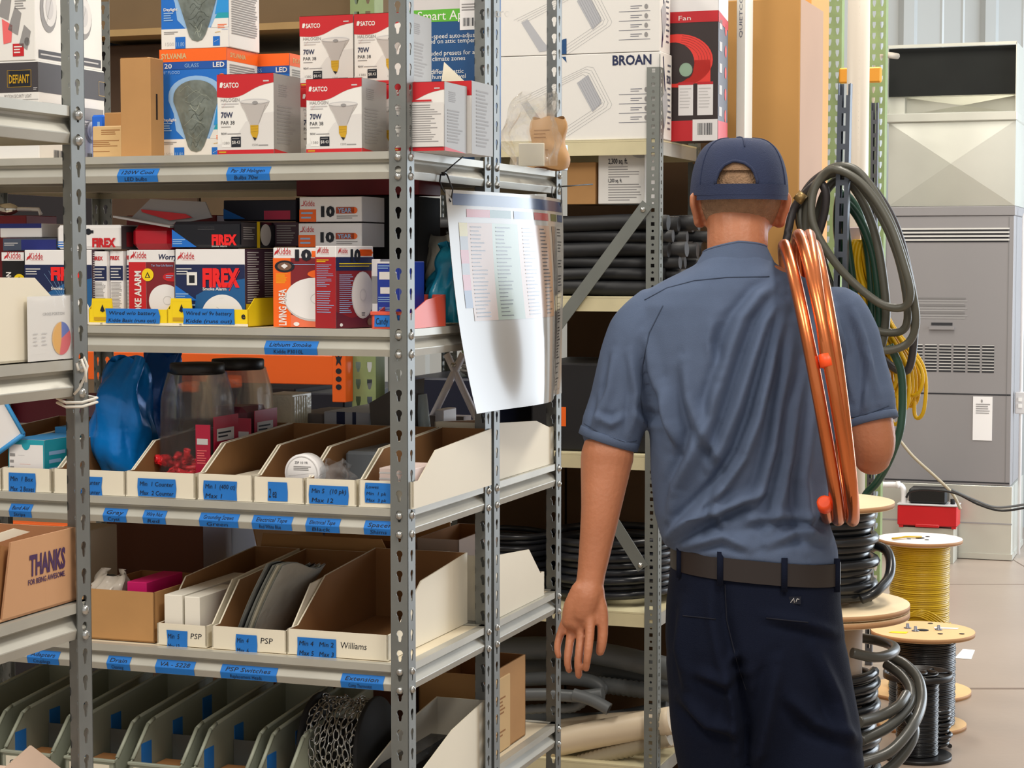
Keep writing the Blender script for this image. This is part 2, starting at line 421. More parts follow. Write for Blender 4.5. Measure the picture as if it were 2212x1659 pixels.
# ---- halogen bulb boxes
def satco(c, side=silver):
    g, f = c.g, c.f
    g.shape(f, [(0, .72)] + [(x/20, .72 + .17/(1+math.exp(-(x/20-.55)*9)) + .03*math.sin(x/20*PI)*(-1)) for x in range(21)] + [(1, 1), (0, 1)], red)
    g.shape(f, [(0, 0), (1, 0), (1, .52), (.72, .50), (.5, .40), (.3, .18), (0, .12)], wash)
    g.text(f, 'SATCO', .12, .835, .062, white, w=.27, bold=.03); g.shape(f, [(.05, .84), (.09, .835), (.11, .88), (.10, .905), (.06, .90)], white, 2)
    g.panel(f, .82, .90, .92, .917, lgrey, 2)
    g.text(f, 'HALOGEN', .07, .66, .045, grey, w=.33, bold=.0); g.fine(f, .08, .65, .40, .585, 2, lgrey, 2); g.line(f, .10, .58, .16, .65, .0016, red, 3)
    g.text(f, '70W', .07, .46, .07, navy, w=.21, bold=.02); g.text(f, 'PAR 38', .07, .375, .048, ink, w=.24); g.fine(f, .07, .355, .25, .335, 1, grey, 2)
    g.text(f, '90W', .07, .245, .03, ink, w=.10); g.panel(f, .18, .252, .42, .262, grey, 2)
    g.panel(f, .08, .09, .24, .215, white, 2); g.text(f, '1380', .10, .125, .035, grey, w=.12, l=3); g.panel(f, .25, .09, .42, .22, ink, 2); g.text(f, '$8.43', .265, .13, .04, white, w=.14, l=3); g.fine(f, .27, .21, .40, .185, 1, grey, 3)
    g.text(f, '1500', .62, .10, .028, grey, w=.10); g.panel(f, .73, .10, .90, .115, grey, 2)
    cx = .66                                         # the lamp
    g.shape(f, [(cx-.25, .655), (cx-.23, .61), (cx-.16, .52), (cx-.095, .40), (cx-.07, .36), (cx+.07, .36), (cx+.10, .41), (cx+.16, .52), (cx+.24, .61), (cx+.27, .655)], glass, 2)
    g.ell(f, cx+.01, .655, .26, .035, lgrey, 3); g.ell(f, cx+.01, .652, .235, .022, wash, 4); g.ell(f, cx+.02, .64, .05, .02, grey, 5)
    g.line(f, cx-.2, .60, cx-.06, .37, .0014, white, 4); g.line(f, cx+.2, .61, cx+.08, .38, .003, grey, 4)
    g.shape(f, [(cx-.07, .36), (cx-.065, .26), (cx-.03, .21), (cx+.01, .175), (cx+.045, .20), (cx+.07, .26), (cx+.075, .36)], gold, 3)
    for y in (.275, .31, .345): g.line(f, cx-.065, y, cx+.07, y+.005, .0012, ink, 4)
    g.shape(f, [(cx-.03, .21), (cx+.01, .165), (cx+.045, .20)], ink, 4)
    g.panel(f, 0, 0, 1, .055, red, 2); g.panel(f, .03, .02, .16, .038, gold, 3)
    g.panel(c.r, 0, 0, 1, 1, side); g.shape(c.r, [(0, 0), (.95, 0), (0, .06)], red, 2); g.fine(c.r, .18, .88, .5, .72, 6, grey, 2, seed=4); g.fine(c.r, .12, .62, .8, .12, 11, grey, 2, seed=5)
    g.panel(c.t, 0, 0, 1, 1, cardb); g.panel(c.t, 0, 0, 1, .06, red, 2)
GS = 'red and white halogen lamp boxes on the top shelf'
sx = []
def satco_at(x0, x1, yt, v, z, label, d=.118, w=None, h=None):
    c = Ct(x0, x1, yt, v, z, d, white, w=w, h=h); satco(c); c.done('bulb_box', label, 'light bulb box', GS); return c
a = satco_at(470, 592, 160, .02, Z1, 'red and white halogen bulb box half covering the big blue bulb box')
b = satco_at(662, 782, 170, .03, Z1, 'red and white halogen bulb box in the lower row, middle one of three facing front')
c3 = Ct(842, 960, 178, .03, Z1, .118, white); satco(c3); c3.g.panel(c3.f, .3, .06, 1, .70, wash, 7); c3.g.fine(c3.f, .36, .76, .8, .70, 1, red, 8); c3.g.fine(c3.f, .34, .68, .95, .12, 17, grey, 8, .35, .4, 6)
c3.done('bulb_box', 'red and white halogen bulb box standing behind the corner post, in the lower row', 'light bulb box', GS)
bw, bh = b.w, b.h
x1_ = UX(648, .16, Z1); x2_ = UX(766, .162, Z1)
for u_, lab, labt in ((x1_, 'halogen bulb box hidden behind two lower ones, carrying the upper left bulb box', 'red and white halogen bulb box in the upper row, left one of the two'),
                      (x2_, 'halogen bulb box at the back, carrying the upper bulb box beside the corner post', 'red and white halogen bulb box in the upper row, right one behind the corner post'[:0] + 'upper row halogen bulb box, right one partly behind the corner post')):
    for z_, l_ in ((Z1, lab), (Z1 + bh*.985 + .001, labt)):
        q = Ct(0, 0, 0, .162, z_, .118, white, u=u_, w=bw, h=bh*.985); satco(q); q.done('bulb_box', l_, 'light bulb box', GS)
# the back-side-out box behind the post and its neighbour
q = Ct(0, 0, 0, .155, Z1, .118, white, u=c3.u + .002, w=bw, h=bh); q.g.panel(q.f, 0, .8, 1, 1, red); q.g.panel(q.r, 0, 0, 1, 1, silver); q.g.fine(q.r, .2, .9, .8, .1, 16, grey, 2); q.done('bulb_box', 'halogen bulb box with a shiny grey side, directly behind the corner post box', 'light bulb box', GS)

# ---- big bulb boxes with a drop shaped window
winb = mat('foil_bulb', (122, 130, 124), .22, .25, .35, 26, .8, 18); halo = mat('light_blue_print', (150, 190, 232), .5)
dots = mat('cyan_print', (40, 150, 225), .5)
def sylv(c):
    g, f = c.g, c.f
    g.panel(f, 0, 0, 1, 1, blue); 
    g.panel(f, 0, 0, 1, .18, white, 2); g.panel(f, 0, .885, 1, 1, orange, 2); g.panel(f, 0, .815, 1, .882, mat('deep_blue_print', (24, 84, 170), .5), 3)
    g.text(f, 'SYLVANIA', .03, .915, .045, tan, w=.38, bold=.04, l=4)
    g.text(f, '120', .04, .826, .042, white, w=.15, l=5, bold=.01); g.text(f, 'GLASS', .38, .83, .035, halo, w=.21, l=5); g.text(f, 'LED', .80, .826, .045, white, w=.17, l=5, bold=.02)
    g.text(f, '40° FLOOD', .04, .775, .026, halo, w=.27, l=5)
    T = lambda s_: [(.54 + s_*x, .44 + (y-.44)*(1+(s_-1)*.6)) for x, y in ([(.33*math.cos(t), .56+.155*math.sin(t)) for t in [PI*k/14 for k in range(15)]] + [(-.33, .52), (-.27, .42), (-.17, .22), (-.12, .11), (-.08, .075), (0, .06), (.07, .075), (.12, .12), (.19, .24), (.28, .43), (.33, .52)])]
    g.shape(f, T(1.24)[:17] + [(.24, .26), (.36, .18), (.72, .18), (.86, .26)] + T(1.24)[24:], halo, 2)
    g.shape(f, [(.80, .30), (1, .30), (1, .55), (.86, .5)], dots, 3); g.shape(f, [(.80, .26), (1, .26), (1, .31), (.84, .31)], teal, 4)
    g.shape(f, [(.74, .18), (1, .18), (1, .26), (.80, .26)], white, 4)
    g.shape(f, T(1.0), winb, 6)
    # crumpled foil folds seen in the window
    r = random.Random(int(c.u*999)); hi = mat('foil_light', (196, 204, 188), .2, .3); dk = mat('foil_dark', (70, 78, 72), .35, .2)
    for k in range(13):
        y = .12 + .042*k; hw = min(.30, .06 + (y-.06)*.75) * .8; x0_ = .54 - hw*r.uniform(.3, 1); x1__ = .54 + hw*r.uniform(.3, 1); m_ = hi if r.random() < .5 else dk
        pts = [(x0_ + (x1__-x0_)*t/8, y + .03*math.sin(t*.8 + k) + .03*r.random()*(t/8)) for t in range(9)]
        g.pline(f, pts, .0012 + .003*r.random(), m_, 7)
    g.ell(f, .93, .74, .05, .026, orange, 6); g.text(f, 'Daylight', .04, .345, .026, white, w=.21, l=4, bold=.02); g.fine(f, .04, .335, .19, .25, 4, halo, 4)
    g.fine(f, .04, .16, .26, .13, 2, grey, 4); g.text(f, '1500', .06, .03, .03, lgrey, w=.13, l=4); g.panel(f, .21, .0, .36, .105, blue, 4); g.text(f, '11.80', .225, .02, .04, halo, w=.12, l=5)
    g.panel(f, .77, .015, .87, .10, blue, 4); g.line(f, .79, .05, .85, .07, .002, white, 5); g.line(f, .80, .135, .88, .14, .004, gold, 5); g.line(f, .90, .16, .99, .16, .003, blue, 5); g.fine(f, .84, .21, .98, .17, 3, orange, 5)
    g.panel(c.r, 0, .885, 1, 1, orange); g.text(c.r, 'SYLVANIA', .1, .92, .04, tan, w=.5, l=2, bold=.03); g.fine(c.r, .08, .86, .93, .12, 34, grey, 2, .5, .12, 9)
    g.panel(c.t, 0, 0, 1, 1, orange)
GB = 'blue and orange bulb boxes with a window'
c = Ct(347, 492, 105, .142, Z1, .135, white); sylv(c); sw_, sh_ = c.w, c.h; c.done('bulb_box', 'large blue LED bulb box with orange top band, standing on the shelf at the front', 'light bulb box', GB); su = c.u
c = Ct(0, 0, 0, .144, Z1 + sh_ + .001, .135, white, u=UX(352, .144, Z1), w=sw_, h=sh_); sylv(c); c.done('bulb_box', 'large blue LED bulb box stacked on top of another, cut off above', 'light bulb box', GB)
c = Ct(0, 0, 0, .285, Z1, .135, white, u=UX(627, .285, Z1) - sw_, w=sw_, h=sh_); sylv(c); c.done('bulb_box', 'blue LED bulb box behind the stacked ones, only its orange corner showing', 'light bulb box', GB)
c = Ct(636, 662, 140, .36, Z1, .08, white); c.g.fine(c.f, .1, .95, .9, .3, 10, blue); c.done('bulb_box', 'small white box with blue print between the blue and red bulb boxes', 'box')

# ---- tall brown carton with a hand slot, small cartons
c = Ct(261, 326, 124, .06, Z1, .055, cardb, b=.002); c.g.panel(c.r, .40, .38, .52, .64, mat('dark_slot', (40, 26, 18), .9)); c.g.shape(c.t, [(0, 0), (.9, 0), (1, .4), (.1, .5)], tan); c.done('cardboard_box', 'tall narrow brown cardboard box with a hand slot in its side, on the top shelf', 'box')
c = Ct(200, 265, 272, .09, Z1, .06, tan, b=.002); c.g.fine(c.f, .3, .9, .95, .72, 3, cardd); c.g.fine(c.f, .02, .58, .95, .36, 4, cardd, ragged=.5); c.g.fine(c.f, .02, .25, .6, .2, 1, cardd); c.done('cardboard_box', 'small tan box printed with lines of text beside the white security light boxes', 'box')
c = Ct(226, 264, 243, .17, Z1, .10, cardb, b=.002); c.done('cardboard_box', 'small brown cardboard box behind the small tan printed box', 'box')
c = Ct(198, 225, 248, .20, Z1, .05, mat('bright_blue', (30, 110, 230), .5), b=.004); c.g.panel(c.f, .5, .55, .7, .85, halo); c.done('plastic_case', 'bright blue plastic case peeking out left of the small cartons', 'case')

# ---- security light boxes, two high and two deep
charcoal = mat('charcoal_print', (66, 62, 66), .5)
def lamp_print(g, f, cx, cy, rx, ry):
    g.ell(f, cx, cy, rx, ry, grey, 2); g.ell(f, cx+rx*.15, cy+ry*.1, rx*.8, ry*.82, wash, 3); g.ell(f, cx+rx*.1, cy+ry*.1, rx*.45, ry*.5, lgrey, 4); g.line(f, cx-rx*.3, cy-ry*.6, cx+rx*.3, cy+ry*.5, .004, grey, 5)
def security(c, top):
    g, f = c.g, c.f
    if not top:
        g.panel(f, 0, .68, 1, .985, charcoal); g.panel(c.r, 0, .68, 1, .985, charcoal)
        g.panel(f, .58, .74, .88, .90, ink, 2)
        for a_, b_ in (((.55, .735), (.9, .735)), ((.9, .735), (.9, .905)), ((.9, .905), (.55, .905)), ((.55, .905), (.55, .735))): g.line(f, a_[0], a_[1], b_[0], b_[1], .0035, gold, 3)
        g.text(f, 'DEFIANT', .575, .775, .085, gold, w=.30, l=4, bold=.02)
        g.text(f, 'MOTION SECURITY LIGHT', .50, .625, .035, grey, w=.40, l=2); g.line(f, 0, .605, 1, .605, .003, ink, 2); g.fine(f, .93, .73, .99, .70, 2, lgrey, 2)
        g.line(c.r, .82, .73, .82, .88, .003, gold, 3); g.line(c.r, .82, .73, 1, .73, .003, gold, 3); g.line(c.r, .82, .88, 1, .88, .003, gold, 3)
        lamp_print(g, c.r, .58, .33, .2, .12); g.fine(c.r, .18, .57, .8, .5, 2, grey, 2)
        g.panel(c.r, .1, .45, .95, .58, grey, 3); g.fine(c.r, .15, .43, .9, .35, 3, grey, 2); g.barcode(c.r, .45, 0, .95, .10, ink, 2)
    else:
        lamp_print(g, c.r, .42, .62, .26, .27); g.panel(c.r, .1, .03, .95, .13, charcoal, 2); g.fine(c.r, .15, .1, .9, .06, 1, lgrey, 3)
        for k in range(3): g.shape(f, [(.42+.17*k, .55-.18*k), (.56+.14*k, .86-.22*k), (.66+.14*k, .78-.22*k), (.60+.14*k, .48-.18*k)], grey, 2)
        g.shape(f, [(.5, .5), (.66, .42), (.64, .22), (.52, .2)], mat('pink_print', (240, 110, 110), .5), 2); g.panel(f, .66, .05, .83, .2, red, 2); g.fine(f, .68, .18, .81, .08, 3, white, 3); g.fine(f, .7, .72, .88, .6, 4, grey, 2)
        g.shape(f, [(.88, .95), (1, .93), (.98, 1), (.9, 1)], red, 3); g.ell(f, .88, .22, .04, .05, grey, 2)
GD = 'white boxed security lights at the left end of the top shelf'
bu0 = UX(-60, .03, Z1); bw_ = UX(85, .03, Z1) - bu0
c = Ct(0, 0, 133, .03, Z1, .118, white, u=bu0, w=bw_); dh = c.h; security(c, 0); c.done('security_light_box', 'white security light box with charcoal band and gold framed name, lower front one', 'box', GD)
c = Ct(0, 0, 0, .152, Z1, .13, white, u=bu0, w=bw_, h=dh); security(c, 0); c.done('security_light_box', 'white security light box with charcoal band, lower one at the back', 'box', GD)
c = Ct(0, 0, 0, .03, Z1+dh+.001, .118, white, u=bu0, w=bw_-.006, h=dh*.86); security(c, 1); c.done('security_light_box', 'white security light box showing grey lamp heads and a red tag, upper front one', 'box', GD)
c = Ct(0, 0, 0, .152, Z1+dh+.001, .13, white, u=bu0, w=bw_-.004, h=dh*.84); security(c, 1); c.done('security_light_box', 'white security light box with a lamp picture on its side, upper one at the back', 'box', GD)

# ---- second shelf: smoke alarms
kw = mat('white_gloss', (240, 238, 238), .35); fired = mat('scarlet_print', (244, 32, 34), .5); lav = mat('plum_print', (74, 50, 66), .5)
def kidde(g, f, x, y, w_, l=2, t='Kidde'):
    g.text(f, t, x + w_*.2, y+.012, w_*.34*f[1].length/f[2].length, red, w=w_*.75, l=l); g.line(f, x+w_*.25, y, x+w_, y, .0022, red, l); g.shape(f, [(x, y), (x+w_*.18, y+.03), (x+w_*.2, y+.07), (x+w_*.05, y+.04)], red, l)
def disc(g, f, cx, cy, rx, ry, l=3, m=kw):
    g.ell(f, cx, cy - ry*.06, rx, ry, lgrey, l, 36); g.ell(f, cx, cy, rx*.985, ry*.97, m, l+1, 36); g.ring(f, cx+rx*.15, cy+ry*.0, rx*.27, ry*.27, .008, lgrey, l+2)
GK = 'boxed smoke alarms on the second shelf'
def firex(c, beams=False):
    g, f = c.g, c.f
    g.panel(f, 0, 0, 1, .80, navy); g.shape(f, [(.25, 0), (1, 0), (1, .62), (.6, .55), (.3, .4)], mat('mid_blue_print', (26, 92, 150), .5), 2)
    kidde(g, f, .03, .86, .26)
    if beams:
        for k in range(9):
            a = math.radians(60 + 10*k); g.line(f, .62, .25, .62 - .5*math.cos(a)*.9 - .1, .25 + .5*math.sin(a), .003, halo, 3)
    g.text(f, 'FIREX', .40, .52 if not beams else .60, .22 if not beams else .16, fired, w=.53, l=5, bold=.06); g.text(f, 'Smoke Alarm', .40, .465, .04, white, w=.34, l=5, bold=.02)
    g.line(f, .78, .46, .93, .72, .010, fired, 5)
    disc(g, f, .68, .12, .31, .30); g.line(f, .63, .36, .70, .37, .001, grey, 6); g.line(f, .60, .25, .63, .23, .002, ink, 7)
    g.shape(f, [(0, .53), (.32, .33), (0, .33)], blue, 3); g.fine(f, .01, .43, .2, .34, 3, halo, 4); g.fine(f, .01, .3, .30, .02, 5, halo, 3, .3); g.fine(f, .02, .76, .25, .66, 3, white, 3, .35)
    if not beams: g.panel(f, .17, .53, .32, .70, white, 4); g.panel(f, .205, .56, .285, .66, ink, 5)
    g.panel(c.r, 0, 0, 1, 1, lav)
    for a_, b_ in ((.02, .46), (.52, .98)): g.fine(c.r, a_+.04, .97, b_-.05, .30, 22, lgrey, 2, .4, .3, 8); g.panel(c.r, a_, .16, b_, .29, yellow, 2); g.fine(c.r, a_+.1, .27, b_-.1, .2, 2, grey, 3)
c = Ct(380, 530, 538, .05, Z2, .15, kw); firex(c); c.done('smoke_alarm_box', 'navy smoke alarm box with big red name, standing in a yellow display tray', 'smoke alarm box', GK)
c = Ct(55, 200, 540, .05, Z2, .05, kw); firex(c, True); c.done('smoke_alarm_box', 'blue smoke alarm box with light rays, left of the row of narrow alarm boxes', 'smoke alarm box', GK)
# narrow sides to the right of it
for i, (x0, x1) in enumerate(((201, 232), (239, 267), (275, 283))):
    c = Ct(x0, x1, 543 - i, .06 + .01*i, Z2, .14, kw); c.g.text(c.f, 'FIREX', .05, .88, .05, red, w=.7, bold=.04); c.g.panel(c.f, 0, .60, 1, .80, navy); c.g.fine(c.f, .08, .78, .9, .62, 4, lgrey, 2, .4); c.g.fine(c.f, .08, .58, .92, .2, 20, grey, 1, .4, .3, i+2); c.g.shape(c.f, [(.7, .52), (.78, .56), (.86, .52), (.78, .48)], lgrey, 2)
    c.done('smoke_alarm_box', ['narrow white alarm box on end, leftmost of the three behind the empty tray', 'narrow white alarm box on end, middle of the three behind the empty tray', 'narrow white alarm box on end touching the crimson alarm box'][i], 'smoke alarm box', GK)
# crimson box
c = Ct(280, 378, 540, .065, Z2, .14, kw); g, f = c.g, c.f
g.panel(f, 0, 0, 1, .84, dred); g.panel(f, 0, 0, .38, .84, red, 2); g.line(f, .385, 0, .385, .84, .0015, lgrey, 3); kidde(g, f, .03, .88, .38); g.text(f, 'Worry', .64, .875, .07, navy, w=.42, shear=.2, bold=.02)
g.text(f, 'SMOKE ALARM', .25, .06, .105, white, w=.68*c.h/c.w*.82, l=4, rot=PI/2, bold=.04) if False else None
fr2 = (f[0] + f[1]*.27, f[2], -f[1]); g.text(fr2, 'SMOKE ALARM', .02, .0, .14, white, w=.70, l=4, bold=.03)
g.ell(f, .42, .67, .13, .085, yellow, 4); g.shape(f, [(.36, .63), (.42, .71), (.48, .63)], ink, 5); g.shape(f, [(.39, .638), (.42, .685), (.45, .638)], yellow, 6); disc(g, f, .80, .33, .36, .22, 3); g.text(f, 'Ten Year Life Battery', .5, .78, .03, halo, w=.48, l=4); g.ell(f, .95, .64, .2, .06, red, 3); g.fine(f, .82, .67, .99, .62, 2, halo, 4)
c.done('smoke_alarm_box', 'crimson smoke alarm box with sideways white lettering and a yellow circle', 'smoke alarm box', GK)
# dark box at far left
c = Ct(6, 54, 545, .07, Z2, .12, blackm); g, f = c.g, c.f; g.panel(f, 0, .88, 1, 1, kw); kidde(g, f, .1, .9, .8, 2); g.ell(f, .78, .62, .24, .075, yellow, 2); g.shape(f, [(.66, .6), (.78, .66), (.9, .6)], ink, 3)
fr2 = (f[0] + f[1]*.42, f[2], -f[1]); g.text(fr2, 'CARBON', .36, 0, .22, white, w=.36, l=3, bold=.03); c.done('alarm_box', 'black alarm box with yellow circle at the left end of the second shelf', 'smoke alarm box', GK)
# living area box
ltor = (255, 128, 40)
c = Ct(591, 718, 535, .05, Z2, .05, kw); g, f = c.g, c.f
g.panel(f, 0, 0, .30, .87, orange); g.panel(f, .30, 0, 1, .87, dred, 1); g.shape(f, [(.3, 0), (1, 0), (1, .1), (.6, .08), (.3, .16)], mat('salmon_print', (236, 120, 84), .5), 2); kidde(g, f, .02, .905, .30); g.text(f, '10', .38, .845, .125, ink, w=.28, l=4, bold=.06); g.panel(f, .66, .88, 1, .96, orange, 2)
fr2 = (f[0] + f[1]*.225, f[2], -f[1]); g.text(fr2, 'LIVING AREA', .02, 0, .125, white, w=.46, l=4, bold=.03); g.fine(f, .05, .68, .26, .55, 8, yellow, 2, .3)
g.ell(f, .20, .765, .17, .075, ink, 3); g.ell(f, .20, .765, .12, .052, mat('brown_print', (120, 88, 70), .5), 4); g.shape(f, [(.14, .77), (.2, .735), (.26, .77), (.2, .80)], kw, 5)
g.fine(f, .33, .80, .92, .78, 1, halo, 3); disc(g, f, .70, .36, .50, .27, 3); g.ell(f, .82, .67, .23, .055, orange, 3); g.ell(f, .40, .04, .05, .025, kw, 5)
for k in range(7): g.line(f, .78, .14+.02*k, .95, .15+.02*k, .0016, grey, 6)
c.done('smoke_alarm_box', 'orange and maroon living area smoke alarm box, beside the angled alarm box', 'smoke alarm box', GK)
# the box standing on the corner: turned so both faces show
c = Ct(0, 0, 0, .010, Z2, .056, kw, u=UX(726, .010, Z2), w=.102, h=ZS(532, UX(727, .012, Z2), .012)-Z2, rz=math.radians(69)); g, f = c.g, c.f
# front face (the right one seen) and left side face
g.panel(f, 0, 0, 1, .865, dred); g.panel(f, 0, .70, 1, .865, navy, 2); g.shape(f, [(0, 0), (1, 0), (1, .18), (.4, .12), (0, .2)], mat('wine_print', (96, 26, 44), .5), 2); kidde(g, f, .06, .905, .26); g.text(f, '10', .38, .82, .135, ink, w=.26, l=4, bold=.06); g.ell(f, .78, .92, .2, .04, orange, 2); g.panel(f, .62, .88, .95, .96, orange, 2)
g.fine(f, .08, .80, .95, .74, 2, yellow, 3, .3, .1); g.fine(f, .08, .66, .46, .18, 20, halo, 3, .28, .4, 7); g.ell(f, .70, .40, .30, .29, lgrey, 3); g.ell(f, .70, .405, .285, .275, wash, 4); g.ring(f, .70, .40, .09, .08, .02, lgrey, 5); g.fine(f, .66, .19, .75, .14, 3, ink, 5, .4, 0); g.ell(f, .88, .07, .07, .045, mat('brown_print', (120, 88, 70), .5), 5); g.ell(f, .12, .04, .04, .02, kw, 5)
lf = FR((0, c.d, 0), (0, -c.d, 0), (0, 0, c.h)); g.panel(lf, 0, 0, 1, .865, mat('brick_red_print', (172, 30, 40), .5)); kidde(g, lf, .1, .905, .6); g.fine(lf, .08, .84, .7, .80, 2, yellow, 2, .4); g.fine(lf, .08, .78, .9, .50, 13, halo, 2, .3, .5, 3); g.fine(lf, .08, .46, .92, .18, 10, halo, 2, .3, .3, 5)
c.done('smoke_alarm_box', 'maroon ten year smoke alarm box turned with its corner to the front', 'smoke alarm box', GK)
# flat ten-year boxes stacked behind
for i, (yt, yb, x0) in enumerate(((482, 534, 645), (425, 480, 647))):
    zb = ZS(yb, UX(x0, .14, Z2), .14); c = Ct(x0, 782, yt, .14, zb, .11, kw); g, f = c.g, c.f
    g.panel(f, 0, 0, .27, .50, orange); g.fine(f, .03, .44, .22, .08, 2, halo, 2, .4, .2, i); kidde(g, f, .02, .62, .24); g.text(f, '10', .35, .22, .38, ink, w=.22, l=3, bold=.06); g.ell(f, .88, .45, .05, .13, orange, 2); g.panel(f, .59, .32, .88, .58, mat('rust_print', (178, 74, 44), .5), 2); g.text(f, 'YEAR', .62, .36, .18, halo, w=.22, l=4, bold=.02); g.fine(f, .6, .26, .95, .1, 2, grey, 2, .4); g.line(f, .36, .72, .6, .72, .001, lgrey, 2); g.line(f, .36, .82, .6, .82, .001, lgrey, 2)
    g.panel(c.r, 0, 0, 1, 1, lgrey)
    c.done('smoke_alarm_box', ['flat white ten year alarm box lying behind the maroon box, lower of the pair', 'flat white ten year alarm box lying on another, upper of the pair'][i], 'smoke alarm box', GK)
for k, x in enumerate((690, 742)):                   # alarm boxes that carry the flat ones
    c = Ct(x-46, x+4, 536, .16, Z2, .09, dred); c.done('smoke_alarm_box', ['dark red alarm box hidden behind the living area box', 'dark red alarm box hidden behind the angled alarm box'][k], 'smoke alarm box', GK)
c = Ct(800, 822, 560, .10, Z2, .12, kw); c.g.panel(c.r, 0, .8, 1, 1, lgrey); c.g.panel(c.f, .1, .35, .9, .75, grey); c.done('smoke_alarm_box', 'white box edge with grey label between the maroon box and the blue one', 'box')
c = Ct(815, 862, 565, .07, Z2+.004, .13, mat('royal_print', (24, 54, 160), .5)); g, f = c.g, c.f; g.panel(f, .1, .72, .9, .84, white, 1); g.panel(f, .15, .5, .6, .6, white, 1); g.fine(f, .05, .95, .7, .88, 2, halo); g.fine(f, .05, .46, .95, .36, 3, halo, 1, .3); g.fine(f, .08, .3, .95, .04, 11, halo, 1, .3, .1); g.panel(f, 0, .97, 1, 1, kw); c.done('alarm_box', 'royal blue carton with white print half hidden by the corner post', 'box')

# hanging display boxes lying on top of the row
def hangbox(x0, x1, yt, yb, v, m, label, dark, d=.16):
    zb = ZS(yb, UX(x0, v, Z2), v); c = Ct(x0, x1, yt, v, zb, d, m, b=.006); g, f = c.g, c.f
    if dark:
        g.shape(f, [(0, .7), (.36, .03), (0, .03)], blue, 1); g.fine(f, .01, .35, .2, .12, 3, halo, 2); g.text(f, 'FIREX', .58, .12, .36, fired, w=.36, l=3, bold=.06); g.line(f, .83, .06, .94, .5, .006, fired, 3); g.text(f, 'Smoke Alarm', .58, .03, .06, white, w=.22, l=3)
        g.line(f, .38, .70, .62, .70, .002, lgrey, 2); g.line(f, .38, .78, .62, .78, .001, lgrey, 2)
        g.panel(c.r, .0, .05, .42, .95, charcoal); g.panel(c.r, .42, 0, .5, 1, yellow, 2); g.ell(c.r, .66, .5, .15, .42, wash, 2); g.fine(c.r, .05, .8, .38, .3, 6, grey, 2)
    else:
        g.text(f, 'FIREX', .56, .10, .34, red, w=.36, l=3, bold=.06); g.line(f, .84, .03, .93, .45, .006, red, 3); g.ell(f, .50, .72, .045, .13, ink, 2); g.panel(f, .42, .66, .58, .78, ink, 3); g.fine(f, .02, .35, .15, .05, 3, blue)
        g.panel(c.r, 0, 0, 1, .95, charcoal); g.panel(c.r, .15, .1, .35, .7, dred, 2)
    c.done('hanging_box', label, 'smoke alarm box', GK)
hangbox(372, 521, 478, 536, .055, mat('black_gloss', (14, 16, 26), .3), 'black hang tab alarm box lying on the navy alarm box', True)
hangbox(122, 262, 486, 539, .06, kw, 'white hang tab alarm box lying across the narrow alarm boxes', False, .13)
def stackbox(x0, x1, yt, yb, v, d, m, label, fn=None, name='cardboard_box', z=Z2, b=.0015, grp=None, cat='box'):
    zb = ZS(yb, UX(x0, v, z), v) if yb else z
    c = Ct(x0, x1, yt, v, zb, d, m, b=b)
    if fn: fn(c.g, c.f, c)
    return c.done(name, label, cat, grp)
stackbox(0, 90, 483, 514, .10, .14, kw, 'white box with a dark blue lid band at the left end of the second shelf', lambda g, f, c: g.panel(f, 0, .68, 1, 1, mat('ultramarine_print', (32, 42, 120), .5)))
stackbox(6, 122, 515, 543, .09, .12, mat('slate_print', (70, 80, 100), .5), 'flat slate and blue box under the white lidded box', lambda g, f, c: (g.panel(f, .35, .1, 1, .9, mat('ultramarine_print', (32, 42, 120), .5)), g.fine(f, .03, .7, .3, .4, 2, lgrey)))
stackbox(483, 640, 432, 478, .21, .1, mat('dark_navy_card', (16, 18, 40), .5), 'dark navy carton with a magenta stripe at the back of the second shelf', lambda g, f, c: (g.panel(f, .56, .05, .92, .48, mat('magenta_print', (190, 40, 80), .5)), g.shape(f, [(0, .6), (.3, .1), (0, .1)], blue)))
stackbox(528, 645, 480, 533, .205, .1, lav, 'plum coloured alarm carton lying under the dark navy one', lambda g, f, c: (g.fine(f, .6, .9, .97, .1, 8, grey), g.ell(f, .42, .5, .12, .4, wash), g.panel(f, .26, 0, .33, 1, yellow, 2)))
for x0, x1, v, l_ in ((480, 560, .215, 'plum alarm box standing at the back under the dark cartons, left one'), (562, 640, .215, 'plum alarm box standing at the back under the dark cartons, right one')): stackbox(x0, x1, 537, None, v, .09, lav, l_)
c = Ct(640, 905, 372, .30, ZS(424, UX(640, .30, Z2), .30), .12, dred); c.done('carton', 'large dark red carton right under the top shelf at the back', 'box')
c = Ct(640, 905, 426, .30, Z2, .12, blackm); c.done('carton', 'black carton standing at the back of the second shelf under the dark red one', 'box')
